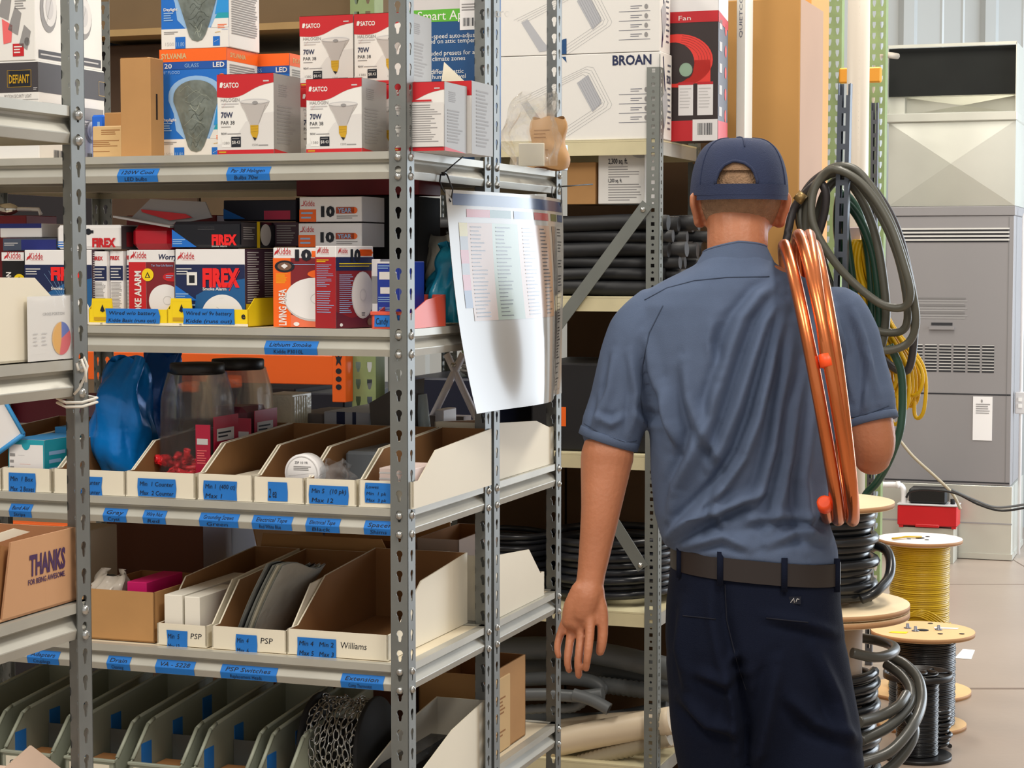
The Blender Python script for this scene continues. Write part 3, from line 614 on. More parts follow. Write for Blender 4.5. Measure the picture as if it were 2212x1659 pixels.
# yellow display trays with tape labels
def hand(g, f, lines, l=4, m=ink, sh=.15):
    n = len(lines)
    for i, t in enumerate(lines): g.text(f, t, .06, 1 - (i+.82)/n, .48/n, m, w=min(.88, .075*len(t)+.1), l=l, shear=sh)
def tape_on(parent, o, ex, ey, lines, name='tape_label', ragged=True, underline=False):
    g = MB(); fr = FR(o, ex, ey); r = random.Random(len(lines[0])*7 + int(abs(o[0])*1000))
    j = (lambda: r.uniform(-.015, .015)) if ragged else (lambda: 0)
    g.shape(fr, [(j(), 0), (1+j(), 0), (1+j()*2, .5), (1+j(), 1), (j(), 1), (j()*2, .5)], tape, 2)
    hand(g, fr, lines)
    if underline:
        for i in range(len(lines)): g.line(fr, .42, 1-(i+.92)/len(lines), .92, 1-(i+.92)/len(lines), .0012, ink, 4)
    return g.build(name, parent)
def tray(x0, x1, v, label, lines, tx0, tx1, word):
    z = Z2; u = UX(x0, v, z); w_ = UX(x1, v, z) - u; d = .17
    e = sempty('display_tray', u, v, z + .0006, label, 'tray', 'yellow smoke alarm display trays')
    g = MB(); h = ZS(668, u, v) - z; t = .0015
    g.box(0, 0, 0, w_, d, t, yellow); g.box(0, 0, 0, w_, t, h, yellow)
    for xx in (0, w_-t): g.prism([(xx, 0, 0), (xx, d, 0), (xx, d, h*1.65), (xx, .03, h*1.65), (xx, 0, h)], (t, 0, 0), yellow)
    fr = FR((0, 0, 0), (w_, 0, 0), (0, 0, h))
    ht = ZS(645, u, v) - z; g.prism([(.006, 0, h), (.055, 0, h), (.053, 0, ht), (.008, 0, ht)], (0, .0015, 0), yellow)
    g.pline(fr, [(.06, .25), (.06, 1.45), (.30, 1.45), (.30, .25)], .0022, ink, 2, True); g.shape(fr, [(.15, .9), (.18, 1.3), (.21, .9), (.18, .8)], ink, 3); g.line(fr, .10, .72, .27, .72, .0016, ink, 3); g.panel(fr, .07, .30, .29, .5, gold, 3)
    g.text(fr, word, .97, .45, .4, ink, l=2, bold=.03, anchor='r'); g.panel(fr, 0, 0, 1, .16, cream, 1); g.text(fr, 'vi', .15, .02, .16, ink, l=3)
    g.build('tray_body', e)
    a = UX(tx0, v, z) - u; b_ = UX(tx1, v, z) - u
    tape_on(e, (a, -.001, .004), (b_-a, 0, 0), (0, 0, h*.92), lines)
tray(192, 362, .035, 'yellow display tray in front of the narrow alarm boxes', ['Wired w/o battery', 'Kidde Basic (runs out)'], 229, 344, '')
tray(362, 536, .035, 'yellow display tray holding the navy alarm box', ['Wired w/ 9v battery', 'Kidde (runs out)'], 396, 508, 'e')
# salmon bin behind the corner post
salmon = mat('salmon_plastic', (226, 92, 70), .4)
def open_bin(name, u, v, z, w_, d, hf, hs, m, label, cat='bin', slope=.25, t=.002, mi=None, group=None, sx=0, back=1.0, rz=0, frontm=None):
    e = sempty(name, u, v, z + .0006, label, cat, group, rz); g = MB(); mi = mi or m
    g.box(0, 0, 0, w_, d, t, m); g.box(0, 0, t, w_, t, hf, frontm or m); g.box(0, d-t, t, w_, d, hs*back, m)
    pts = [(0, t), (0, hf), (d*slope*.25, hf), (d*slope, hs*.86), (d, hs), (d, t)]
    for x0, x1, inn in ((0, t, t+.0004), (w_-t, w_, w_-t-.0004)):
        g.prism([(x0, y, z_) for y, z_ in pts], (x1-x0, 0, 0), m)
        q = [(inn, y, z_-.0006 if z_ > t else z_) for y, z_ in pts]; q[0] = (inn, t, t)
        g.quad(q, mi)
    g.quad([(t, d-t-.0004, t), (w_-t, d-t-.0004, t), (w_-t, d-t-.0004, hs*back), (t, d-t-.0004, hs*back)], mi); g.quad([(t, t+.0004, t), (w_-t, t+.0004, t), (w_-t, t+.0004, hf), (t, t+.0004, hf)], mi)
    g.quad([(t, t, t+.0004), (w_-t, t, t+.0004), (w_-t, d-t, t+.0004), (t, d-t, t+.0004)], mi)
    return e, g
u_ = UX(803, .012, Z2); e, g = open_bin('plastic_bin', u_, .012, Z2, -u_-.006, .20, .030, .062, salmon, 'salmon red plastic bin reaching past the corner post, with a tape label', slope=.5)
g.box(-.002, -.003, .026, -u_-.006, .002, .033, salmon, .001); g.build('bin_body', e); tape_on(e, (.006, -.0006, .004), (.052, 0, 0), (0, 0, .026), ['Candy'])
# ================================================================ third shelf: white card bins
GBn = 'white card bins with blue tape labels'
whiteb = mat('bin_card', (238, 230, 210), .6, 0, .02, 5); brown_in = mat('bin_inside', (150, 108, 66), .85, 0, .06, 9)
def cbin(x0, x1, yt, lv, label, v=.012, d=.43, hs=.118, tapepx=None, lines=None, extra=None, slope=.27, group=GBn, ul=True):
    z = LV[lv]; u = UX(x0, v, z); w_ = UX(x1, v, z) - u; hf = ZS(yt, u + w_/2, v) - z
    e, g = open_bin('card_bin', u, v, z, w_, d, hf, hs, whiteb, label, 'bin', slope, .003, brown_in, group, frontm=whiteb); g.build('bin_body', e)
    fr = FR((0, 0, 0), (w_, 0, 0), (0, 0, hf))
    if tapepx:
        a, b, ya, yb = tapepx; ua = UX(a, v, z+.03) - u; ub = UX(b, v, z+.03) - u; za, zb = ZS(ya, u+ua, v) - z, ZS(yb, u+ua, v) - z
        tape_on(e, (ua, -.0006, zb), (ub-ua, 0, 0), (0, 0, za-zb), lines, underline=ul)
    if extra:
        g = MB(); g.text(fr, extra[0], extra[1], .38, .25, ink, w=extra[2], l=1, shear=.1); g.build('handwriting', e)
    return u, w_, hf, e
B3 = {}
B3[0] = cbin(-118, 2, 1010, 2, 'white card bin cut off by the left photo edge, third shelf')
B3[1] = cbin(5, 110, 1012, 2, 'white card bin holding a small blue and white carton, left of the foreground post', tapepx=(20, 77, 1021, 1064), lines=['Min  1 Box', 'Max  2 Boxes'])
B3[2] = cbin(116, 270, 1016, 2, 'white card bin behind the foreground post, holding the blue bag', tapepx=(147, 221, 1028, 1070), lines=['Min 1 Counter', 'Max 2 Counter'])
B3[3] = cbin(272, 421, 1021, 2, 'white card bin holding the clear jars of red wire nuts', tapepx=(298, 380, 1033, 1072), lines=['Min  1 Counter', 'Max  2 Counter'])
B3[4] = cbin(427, 545, 1026, 2, 'white card bin with a 400 count label, right of the jars', tapepx=(440, 513, 1038, 1079), lines=['Min 1  (400 ct)', 'Max 1'])
B3[5] = cbin(548, 656, 1032, 2, 'white card bin labelled 2 ea, holding a round tin', tapepx=(579, 621, 1041, 1082), lines=['2 ea'], ul=False)
B3[6] = cbin(660, 769, 1036, 2, 'white card bin labelled Min 5 Max 12, holding a crumpled clear bag', tapepx=(669, 753, 1048, 1088), lines=['Min 5   (10 pk)', 'Max 12'])
B3[7] = cbin(775, 893, 1040, 2, 'white card bin behind the corner post, its long side facing the aisle', tapepx=(789, 844, 1043, 1086), lines=['Lowes', 'Min  1 pk', 'Max  3 pk'])
zb = Z3 + .004
# contents
def inbin(k, fx, v, w_, d, h, m, name, label, fn=None, rz=0, b=.001, z=None, cat='box', grp=None):
    c = Ct(0, 0, 0, v, (z or zb), d, m, u=B3[k][0] + fx, w=w_, h=h, rz=rz, b=b)
    if fn: fn(c.g, c.f, c)
    return c.done(name, label, cat, grp)
def bandaid(g, f, c):
    g.panel(f, 0, 0, 1, 1, teal); g.panel(f, .03, 0, .97, .9, kw, 2); g.ell(f, .5, .93, .12, .14, teal, 3, 16, PI, 2*PI); g.fine(f, .05, .75, .2, .1, 5, grey, 3); g.line(f, .28, .68, .46, .68, .002, navy, 3); g.line(f, .32, .5, .62, .5, .003, orange, 3); g.line(f, .5, .34, .86, .34, .003, red, 3); g.fine(f, .3, .2, .9, .1, 1, grey, 3)
    g.panel(c.r, 0, 0, 1, 1, teal); g.fine(c.r, .1, .8, .5, .3, 3, halo, 2); g.panel(c.t, .02, .02, .98, .98, mat('sky_print', (60, 150, 215), .5))
inbin(1, .004, .03, .085, .16, .10, kw, 'small_carton', 'small white and sky blue carton with coloured lines, standing in the left bin', bandaid)
inbin(1, .006, .20, .08, .10, .112, mat('sky_print', (60, 150, 215), .5), 'small_carton', 'sky blue carton behind the white and blue one in the same bin')
c = sempty('product_panel', B3[0][0] + .115, .0, Z3 + .02, 'tilted white panel with a blue border leaning in the leftmost bin', 'packaging', None)
g = MB(); s2 = .135; fr = FR((0, 0, 0), Vector((-.66, 0, .75))*s2, Vector((-.75, 0, -.66))*s2*.9)
c.location = S(UX(51, .02, Z3+.12), .02, ZS(938, UX(51, .02, Z3+.12), .02))
p = [Vector((0, 0, 0)), Vector((-.085, 0, .13)), Vector((-.185, 0, .06)), Vector((-.10, 0, -.065))]
g.prism([tuple(q) for q in p], (0, .004, 0), kw)
for a, b_ in zip(p, p[1:] + p[:1]): g.tube([a, b_], .005, mat('sky_print', (60, 150, 215), .5), 6)
g.build('panel_board', c)
# lean it: thin stand block so that it rests in the bin
# blue foil bag
foil = mat('blue_foil', (8, 128, 218), .25, .1, .1, 6, .55, 14)
def bag(name, u, v, z, w_, d, h, m, label, seed=1, rz=0, cat='bag', squash=.6, deco=None):
    g = MB(); r = random.Random(seed); ph = [r.uniform(0, 6) for _ in range(6)]
    def fn(a, b_):
        t = 2*PI*a; s_ = b_
        wid = w_/2*(.80 + .25*math.sin(PI*min(1, s_*1.25)) - .25*max(0, s_-.75)*2)
        dep = d/2*(math.sin(PI*min(1, .08 + s_*.92))**squash)*(1 if s_ < .8 else 1 - (s_-.8)*3.4) + .002
        c_, s__ = math.cos(t), math.sin(t); k = .006*math.sin(5*t + ph[0] + 4*s_) + .005*math.sin(9*t+ph[1]-6*s_) + .006*math.sin(13*s_+ph[2]+2*t)
        x = (abs(c_)**.7*(1 if c_ > 0 else -1))*wid + .02*math.sin(3*s_+ph[3])*s_; y = (abs(s__)**.8*(1 if s__ > 0 else -1))*dep
        return (w_/2 + x + k*c_, d/2 + y + k*s__, s_*h + .008*math.sin(2*t+ph[4])*s_)
    g.grid(fn, 28, 22, m, True, True); n0 = len(g.v)
    if deco: deco(g)
    return put(g, name, u, v, z, label, cat, None, rz)
bu = B3[2][0] + .008
bag('foil_bag', bu, .13, zb+.001, .112, .12, .26, foil, 'crumpled glossy blue foil bag standing in the bin behind the foreground post', 3)
bag('foil_bag', bu, .28, zb+.001, .105, .09, .27, mat('blue_foil_dark', (10, 90, 175), .28, .1, .1, 6, .5, 16), 'second blue foil bag directly behind the first one', 8)
# jars with wire nuts
pet = mat('clear_plastic', (236, 238, 240), .08, 0, trans=.96, ior=1.12, alpha=.42)
maroon_l = mat('jar_label', (176, 26, 60), .4)
def jar(u, v, label, fill):
    e = sempty('wire_nut_jar', u, v, zb, label, 'jar', 'clear jars with black lids'); W_, H_ = .135, .235
    g = MB()
    def fn(a, b_, inset=0):
        t = 2*PI*a; c_, s_ = math.cos(t), math.sin(t); s1 = b_; hw = (.068 if s1 < .78 else .068 - (s1-.78)/.22*.012)*(1 - .10*s1); hw -= inset
        p_ = .42; x = (abs(c_)**p_)*(1 if c_ > 0 else -1)*hw; y = (abs(s_)**p_)*(1 if s_ > 0 else -1)*hw
        if .35 < s1 < .9 and s_ < -.3 and abs(x - .012) < .022: y += .012
        return (.068 + x, .068 + y, .003 + s1*H_)
    g.grid(lambda a, b_: fn(a, b_), 48, 20, pet, True, True); g.grid(lambda a, b_: fn(a, b_, .002), 48, 20, pet, True, True)
    g.build('jar_body', e)
    g = MB(); g.lathe([(.0001, 0), (.052, 0), (.056, .003), (.056, .020), (.054, .023), (.0001, .023)], black, 32, (.068, .068, H_ - .002)); g.build('lid', e)
    g = MB(); g.box(.134, .012, .05, .1352, .118, .15, maroon_l); g.box(.100, -.0008, .035, .133, .0008, .135, maroon_l)
    fr = FR((.100, -.0012, .035), (.033, 0, 0), (0, 0, .1)); g.panel(fr, .1, .6, .85, .72, lgrey); g.fine(fr, .1, .5, .8, .2, 6, mat('pink_print', (240, 110, 110), .5)); fr = FR((.1356, .012, .05), (0, .106, 0), (0, 0, .1)); g.panel(fr, .1, .5, .8, .75, lgrey); g.fine(fr, .15, .7, .7, .55, 2, ink, 2)
    g.build('jar_label', e); return e
ju = B3[3][0] + .0045
jar(ju, .11, 'clear square jar with black lid and red wire nuts in the bottom, nearer one', 1)
jar(ju + .001, .288, 'clear square jar with black lid and dark red filling, the one behind', 2)
nutm = mat('red_wire_nut', (222, 34, 44), .35)
g = MB(); g.lathe([(.0001, 0), (.0042, .0005), (.0052, .006), (.0075, .019), (.0078, .0235), (.0060, .0235), (.0055, .016), (.0001, .015)], nutm, 8); g.box(-.0095, -.002, .014, .0095, .002, .0225, nutm)
r = random.Random(5); nut = None; k = 0
for lay in range(4):
    for i in range(5):
        for j in range(3 if lay < 3 else 2):
            x = ju + .022 + .022*i + r.uniform(-.004, .004); y = .133 + .026*j + r.uniform(-.004, .004); z = zb + .016 + .015*lay + r.uniform(-.003, .003)
            if nut is None: o = put(g, 'wire_nut', x, y, z, 'small red wire nut in the heap inside the nearer clear jar', 'wire nut', 'red wire nuts in the nearer jar'); nut = o
            else: o = nut.copy(); COL.objects.link(o); o.location = S(x, y, z)
            o.rotation_euler = (r.uniform(0, 6), r.uniform(0, 6), r.uniform(0, 6))
c = Ct(0, 0, 0, .305, zb+.006, .10, mat('wine_plastic', (120, 16, 50), .4), u=ju+.02, w=.09, h=.15, b=.012); c.done('wire_nut_bag', 'dark red bag of wire nuts inside the jar behind', 'bag')
# bin 4: flat dark strip pack
inbin(4, .02, .05, .075, .2, .03, mat('dark_brown_plastic', (44, 24, 26), .4), 'flat_pack', 'flat dark pack with a cream edge lying in the bin right of the jars', lambda g, f, c: g.box(0, 0, c.h, c.w, c.d, c.h+.003, cream), cat='package')
# bin 5: round tin on edge
g = MB(); g.lathe([(.0001, 0), (.036, 0), (.038, .002), (.038, .03), (.036, .032), (.0001, .032)], kw, 36, (0, 0, 0), 'y')
fr = FR((-.034, -.0, -.034), (.068, 0, 0), (0, 0, .068)); g.ring(fr, .5, .5, .5, .5, .03, lgrey, 1, 32); g.text(fr, 'ZIP 10 YR', .28, .78, .07, ink); g.fine(fr, .24, .72, .8, .58, 3, grey, 1, .5, .2); g.line(fr, .08, .42, .9, .53, .004, ink, 2); g.fine(fr, .25, .36, .8, .15, 4, grey, 1, .5, .3)
put(g, 'round_tin', B3[5][0] + .088, .045, zb + .052, 'round white lidded tin with black print leaning in the bin labelled 2 ea', 'tin', None)
g = MB(); g.box(-.030, 0, 0, .036, .034, .014, brown_in); put(g, 'cardboard_spacer', B3[5][0] + .085, .043, zb+.0005, 'folded brown cardboard under the round tin', 'cardboard', None)
# bin 6: crumpled bag and rolls
clearbag = mat('clear_film', (225, 228, 232), .12, 0, 0, 8, .9, 25, trans=.7, ior=1.1, alpha=.38)
bag('clear_bag', B3[6][0] + .018, .03, zb, .07, .06, .075, clearbag, 'crumpled clear plastic bag in the bin labelled Min 5', 11)
for k, (dx, dy, m) in enumerate(((.03, .055, mat('navy_tape', (38, 44, 60), .5)), (.065, .12, mat('slate_tape', (100, 106, 112), .4)))):
    g = MB(); g.lathe([(.012, 0), (.026, 0), (.026, .019), (.012, .019), (.012, 0)], m, 28); put(g, 'tape_roll', B3[6][0] + dx, dy, zb + .001 + k*.0, ['dark navy tape roll lying in the clear bag', 'slate grey tape roll behind the clear bag'][k], 'tape', None)
inbin(6, .012, .17, .085, .2, .085, mat('slate_tape', (100, 106, 112), .4), 'grey_pack', 'slate grey pack filling the back of the bin labelled Min 5', cat='package', b=.006)
inbin(7, .035, .03, .07, .12, .07, mat('pink_card', (226, 206, 200), .6), 'flat_pack', 'pale pink pack of shims in the bin behind the corner post', lambda g, f, c: g.fine(f, 0, .95, 1, .3, 4, lgrey, 1, .3, 0), cat='package')
# ---- second unit, third shelf: things seen over the bins
V2 = DP + .016
def st2(x0, x1, yt, yb, v, d, m, name, label, fn=None, z=Z3, b=.002, cat='box', rz=0):
    zb_ = ZS(yb, UX(x0, v, z), v) if yb else z
    c = Ct(x0, x1, yt, v, zb_, d, m, b=b, rz=rz)
    if fn: fn(c.g, c.f, c)
    return c.done(name, label, cat, None)
wrap = mat('wrapped_white', (226, 218, 196), .25, 0, .06, 20, .4, 40)
def zig(g, f, c):
    for k in range(6): g.box(c.w + .000 + .0, .012*k, 0, c.w+.006, .012*k+.006, c.h*.97, wrap)
    g.line(f, .2, .3, .5, .55, .002, grey); g.line(f, .3, .7, .8, .6, .002, grey)
st2(570, 632, 852, None, V2+.02, .1, wrap, 'wrapped_stack', 'stack of white cards wrapped in clear film behind the jars', zig)
st2(630, 700, 893, None, V2+.1, .2, mat('dim_card', (120, 112, 112), .7), 'carton', 'dull grey carton between the wrapped stack and the blue strip', cat='box')
st2(700, 800, 890, None, V2+.08, .3, mat('pale_blue_card', (186, 192, 206), .6), 'carton', 'pale box with dark blue patches on the second unit, third shelf', lambda g, f, c: (g.panel(f, .28, .72, .46, 1, navy), g.panel(f, .62, .75, .70, 1, navy)))
c = Ct(788, 850, 835, .44, Z3, .012, mat('dark_grey_card', (92, 88, 84), .8), b=.002, rz=-.0); c.v = V2+.02; c.d = .16; c.g = MB(); c.g.prism([(0, 0, 0), (c.w, 0, 0), (c.w+.01, 0, c.h*1.05), (-.012, 0, c.h*.80)], (0, .1, 0), mat('dark_grey_card', (92, 88, 84), .8)); c.done('grey_bin', 'dark grey bin with slanted rim behind the white card bins', 'bin')
g = MB(); zz = ZS(918, 0, V2+.1) ; u_ = UX(918, V2+.1, Z3+.1)
g.tube([(0, 0, 0), (-.022, 0, .175)], .014, mat('frosted_tube', (206, 226, 236), .15, 0, 0, 8, .3, 60), 12); put(g, 'lamp_tube', u_ + .012, V2+.1, Z3+.002, 'short frosted blue white tube leaning beside the corner post', 'tube', None)
whitem = mat('white_painted_metal', (250, 246, 252), .35)
def pt(px, py, v): u = UX(px, v, 1.2); return Vector((u, v, ZS(py, u, v)))
g = MB(); v_ = V2 + .40
o0 = pt(982, 788, v_)
for (a, b_) in (((965, 764), (1030, 905)), ((1001, 764), (932, 905))):
    A_, B_ = pt(*a, v_) - o0, pt(*b_, v_ ) - o0; g.tube([A_, B_], .009, whitem, 4, flat=.35, up=(0, 1, 0))
g.lathe([(.0001, -.014), (.005, -.013), (.005, .013), (.0001, .014)], rivet, 10, (0, 0, 0), 'y')
tag(g.build('scissor_stand', None, S(*o0), TH), 'white crossed metal bars joined by a bolt, behind the hanging poster', 'stand')
g = MB(); g.box(0, 0, 0, .09, .05, ZS(897, o0.x, v_) - Z3 - .002, mat('dim_card', (120, 112, 112), .7)); put(g, 'carton', o0.x - .06, v_ - .02, Z3 + .001, 'low grey carton carrying the white crossed bars', 'box')
st2(940, 958, 885, None, V2+.16, .08, whitem, 'white_bar_end', 'small white metal part beside the frosted tube', cat='part')
g = MB(); g.tube([(0, 0, 0), (.05, -.09, -.02)], .012, mat('grey_tube', (150, 146, 140), .4, .3), 12); 
# ---- second unit right ends: bins opening to the other aisle
def rbin(name, v0, v1, z, w_, hf, hs, label, m=whiteb):
    e = sempty(name, 0, v1, z + .0006, label, 'bin', None, PI); g = MB(); d = v1 - v0
    e2, g = open_bin(name, -.012, v1, z, w_, d, hf, hs, m, label, 'bin', .30, .003, brown_in, None, rz=PI)
    bpy.data.objects.remove(e); g.build('bin_body', e2); return e2
rbin('card_bin', V2 + .02, V2 + .44, Z3, .13, .085, .125, 'white card bin on the second unit behind the poster bottom, opening to the far aisle')
rbin('card_bin', V2 + .012, V2 + .37, Z4, .13, .055, .14, 'white card bin with a pointed side near the hand, second unit fourth shelf')
# ================================================================ fourth shelf
GB4 = 'white card bins with handwriting'
b1_ = cbin(340, 446, 1350, 1, 'narrow white card bin marked PSP, holding two white boxes', tapepx=(361, 405, 1361, 1404), lines=['Min  5', 'Max 12'], extra=('PSP', .68, .22), hs=.14, group=GB4, v=.03)
b2_ = cbin(458, 618, 1358, 1, 'white card bin marked PSP, holding grey envelopes', tapepx=(510, 555, 1370, 1413), lines=['Min  4', 'Max  6'], extra=('PSP', .66, .16), hs=.14, group=GB4, v=.03)
b3_ = cbin(621, 838, 1366, 1, 'wide empty white card bin marked Williams', tapepx=(642, 726, 1376, 1418), lines=['Min 4   Min 2', 'Max 5   Max 3'], extra=('Williams', .53, .26), hs=.15, group=GB4, v=.03, slope=.4)
z4 = Z4 + .004
for k, (dx, w_, h_, d_) in enumerate(((.008, .040, .095, .30), (.052, .034, .093, .16))):
    c = Ct(0, 0, 0, .045 + .003*k, z4, d_, mat('matte_white_box', (244, 240, 228), .6), u=b1_[0] + dx, w=w_, h=h_, b=.001); c.done('white_box', ['narrow plain white box in the PSP bin, left one with a long top', 'narrow plain white box in the PSP bin, right one with a creased end'][k], 'box', 'plain white boxes in the narrow bin')
env = mat('grey_film_envelope', (176, 178, 172), .5, 0, .1, 10, .4, 20)
for k in range(4):
    g = MB(); ww = .002
    def fn(a, b_, k=k): return (.006*math.sin(3*a) + (.055)*b_ + .02*b_*b_, .20*a, .008 + .16*b_*(1-.18*a) + .006*math.sin(7*a))
    g.grid(fn, 10, 10, env if k != 1 else black); n0 = len(g.v)
    g.grid(lambda a, b_: tuple(Vector(fn(a, b_)) + Vector((ww, 0, -ww))), 10, 10, env if k != 2 else cream)
    put(g, 'envelope', b2_[0] + .036 + .011*k, .05, z4, ['grey film envelope leaning in the PSP bin, first from the left', 'black backed envelope leaning in the PSP bin, second one', 'grey envelope with a cream back in the PSP bin, third one', 'grey film envelope in the PSP bin, rightmost one'][k], 'envelope', 'leaning envelopes in a card bin')
def ocart(x0, x1, yt, v, z, d, label, m=cardb, name='cardboard_box', flaps=(), rz=0, u=None, w=None, h=None):
    u = UX(x0, v, z) if u is None else u; w_ = (UX(x1, v, z) - u) if w is None else w; h_ = (ZS(yt, u+w_/2, v) - z) if h is None else h
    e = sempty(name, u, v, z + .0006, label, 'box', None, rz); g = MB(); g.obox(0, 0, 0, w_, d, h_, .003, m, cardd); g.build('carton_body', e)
    for k, (side, ang, ln) in enumerate(flaps):
        g = MB(); c_, s_ = math.cos(ang)*ln, math.sin(ang)*ln
        if side == 'b': g.prism([(0, d, h_), (w_, d, h_), (w_-.02, d+c_, h_+s_), (.02, d+c_, h_+s_)], (0, .003, 0), m)
        if side == 'f': g.prism([(0, 0, h_), (w_, 0, h_), (w_-.02, -c_, h_+s_), (.02, -c_, h_+s_)], (0, .003, 0), m)
        if side == 'l': g.prism([(0, 0, h_), (0, d, h_), (-c_, d-.02, h_+s_), (-c_, .02, h_+s_)], (.003, 0, 0), m)
        if side == 'r': g.prism([(w_, 0, h_), (w_, d, h_), (w_+c_, d*.9, h_+s_), (w_+c_, d*.3, h_+s_)], (-.003, 0, 0), m)
        g.build('flap', e)
    return e, u, w_, h_
e, u_, w_, h_ = ocart(172, 334, 1276, .04, Z4, .25, 'open brown cardboard box on the fourth shelf, pink packet inside')
bag('packet', u_ + .012, .06, Z4+.012, .075, .1, .115, mat('cloudy_film', (205, 196, 184), .25, 0, .1, 12, .5, 20), 'cloudy plastic packet in the open brown box', 21)
c = Ct(0, 0, 0, .08, Z4+.006, .15, mat('magenta_card', (214, 20, 110), .5), u=u_ + .088, w=.045, h=.108); c.g.panel(c.f, -.6, .8, 0, 1.05, mat('rose_print', (226, 130, 140), .5)); c.done('packet', 'bright pink packet standing in the open brown box', 'package')
c = Ct(0, 0, 0, V2+.02, Z4, .36, mat('dark_brown_card', (104, 62, 44), .85), u=UX(232, V2+.02, Z4), w=UX(440, V2+.02, Z4) - UX(232, V2+.02, Z4), h=.255); c.g.panel(c.r, 0, 0, 1, 1, mat('film_side', (168, 164, 182), .3)); c.g.panel(c.r, .38, 0, .7, 1, mat('film_side_dark', (128, 124, 142), .3), 2); c.g.line(c.r, .36, .75, .40, .9, .004, white, 3); c.done('carton', 'big dark brown carton with a filmed grey side on the second unit, fourth shelf', 'box')
ocart(560, 850, 1212, V2+.03, Z4, .34, 'open brown carton with raised flaps behind the PSP bins', flaps=(('b', 1.0, .09), ('l', 1.2, .07), ('f', 1.25, .06)))
e, u_, w_, h_ = ocart(900, 962, 1165, V2+.10, Z4, .26, 'brown carton with a pale side behind the corner post, fourth shelf', m=mat('pale_brown_card', (190, 170, 156), .75), w=.10)
# ================================================================ lowest shelf in view
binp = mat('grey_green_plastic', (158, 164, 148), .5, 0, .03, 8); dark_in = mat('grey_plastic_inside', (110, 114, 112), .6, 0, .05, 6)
xs = [-135, 2, 139, 277, 414, 551]
labs = ['grey green plastic parts bin cut off by the left photo edge, lowest shelf', 'grey green plastic parts bin left of the foreground post, lowest shelf', 'grey green plastic parts bin directly behind the foreground post', 'grey green plastic parts bin labelled three quarter by one, right of the foreground post', 'grey green plastic parts bin with a Thread label', 'grey green plastic parts bin next to the chain spool']
wrd = ['', 'Cross', 'Elbow', '3/4 x 1', 'Thread Tee', '']
for k, x0 in enumerate(xs):
    v = .012; u = UX(x0, v, Z5+.14); wv = .116 if k < 5 else .070; e = sempty('parts_bin', u, v, Z5 + .0006, labs[k], 'bin', 'grey green parts bins on the lowest shelf'); g = MB(); t = .003; hs, hf, d = .168, .072, .42
    g.box(0, 0, 0, wv, d, t, binp); g.box(0, 0, 0, wv, t, hf, binp); g.box(0, d-t, 0, wv, d, hs, binp)
    pts = [(0, 0), (0, hf), (.012, hf+.004), (.075, hs*.80), (.10, hs*.84), (d, hs), (d, 0)]
    for xx in (0, wv-t): g.prism([(xx, y, z_) for y, z_ in pts], (t, 0, 0), binp)
    for a, b_ in zip(pts[2:5], pts[3:6]):
        for xx in (.002, wv-.002): g.tube([(xx, a[0], a[1]), (xx, b_[0], b_[1])], .0042, binp, 6)
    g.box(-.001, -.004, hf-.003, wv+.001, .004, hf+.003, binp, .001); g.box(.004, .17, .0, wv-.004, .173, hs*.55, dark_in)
    g.build('bin_body', e)
    g = MB(); g.box(.012, -.0025, hf-.036, wv-.012, -.0005, hf-.008, cream); g.text(FR((.012, -.0026, hf-.036), (wv-.024, 0, 0), (0, 0, .028)), wrd[k], .1, .3, .45, ink, l=1) if wrd[k] else None
    g.build('label_card', e)
    for q in range(2 + k % 2):
        g = MB(); g.box(t, .045+.13*q, .05+.02*q, t+.0012, .085+.13*q, .10+.02*q, tape); g.build('tape_mark', e)
    c = Ct(0, 0, 0, .03, Z5+.004, .12, cardd, u=u+.006, w=wv-.012, h=.045); c.done('fitting_box', ['brown box of fittings inside the leftmost parts bin', 'brown box of fittings inside the parts bin left of the foreground post', 'brown box of fittings inside the parts bin behind the foreground post', 'brown box of fittings inside the three quarter by one bin', 'brown box of fittings inside the Thread bin', 'brown box of fittings in the bin next to the chain spool'][k], 'box', 'brown boxes inside the parts bins')
# chain spool
su_ = UX(706, .10, Z5+.1); R_ = .098; e = sempty('chain_spool', su_, .10+R_, Z5 + .0006, 'black spool wound with bright steel chain, on the lowest shelf', 'spool')
g = MB()
for x_, xa in ((-.068, 0), (.056, 0)): g.lathe([(.0001, x_), (R_, x_), (R_+.002, x_+.003), (R_+.002, x_+.007), (R_, x_+.010), (.0001, x_+.010)], blackm, 48, (0, 0, R_+.003), 'x')
g.lathe([(.05, -.06), (.05, .06)], blackm, 32, (0, 0, R_+.003), 'x'); g.build('spool_body', e)
g = MB(); chainm = mat('zinc_chain', (176, 176, 174), .25, .9); N_ = 0; r = random.Random(2)
for row in range(9):
    x_ = -.052 + .013*row
    for k in range(30):
        a = 2*PI*(k + .5*(row % 2))/30 + r.uniform(-.03, .03); rr = .088 + .004*math.sin(row*2.1 + k*1.7); cc = Vector((x_ + r.uniform(-.002, .002), math.sin(a)*rr, R_ + .003 + math.cos(a)*rr))
        if math.sin(a) > .55: continue
        tdir = Vector((.25*math.sin(k+row), math.cos(a), -math.sin(a))).normalized(); nd = Vector((0, math.sin(a), math.cos(a))); sd = tdir.cross(nd).normalized()
        if k % 2: nd, sd = (nd*.5 + sd*.85).normalized(), (sd*.5 - nd*.85).normalized()
        g.tube([cc + tdir*(.0125*math.cos(t)) + sd*(.0062*math.sin(t)) for t in [2*PI*q/9 for q in range(9)]], .0017, chainm, 5, closed=True)
g.build('chain', e)
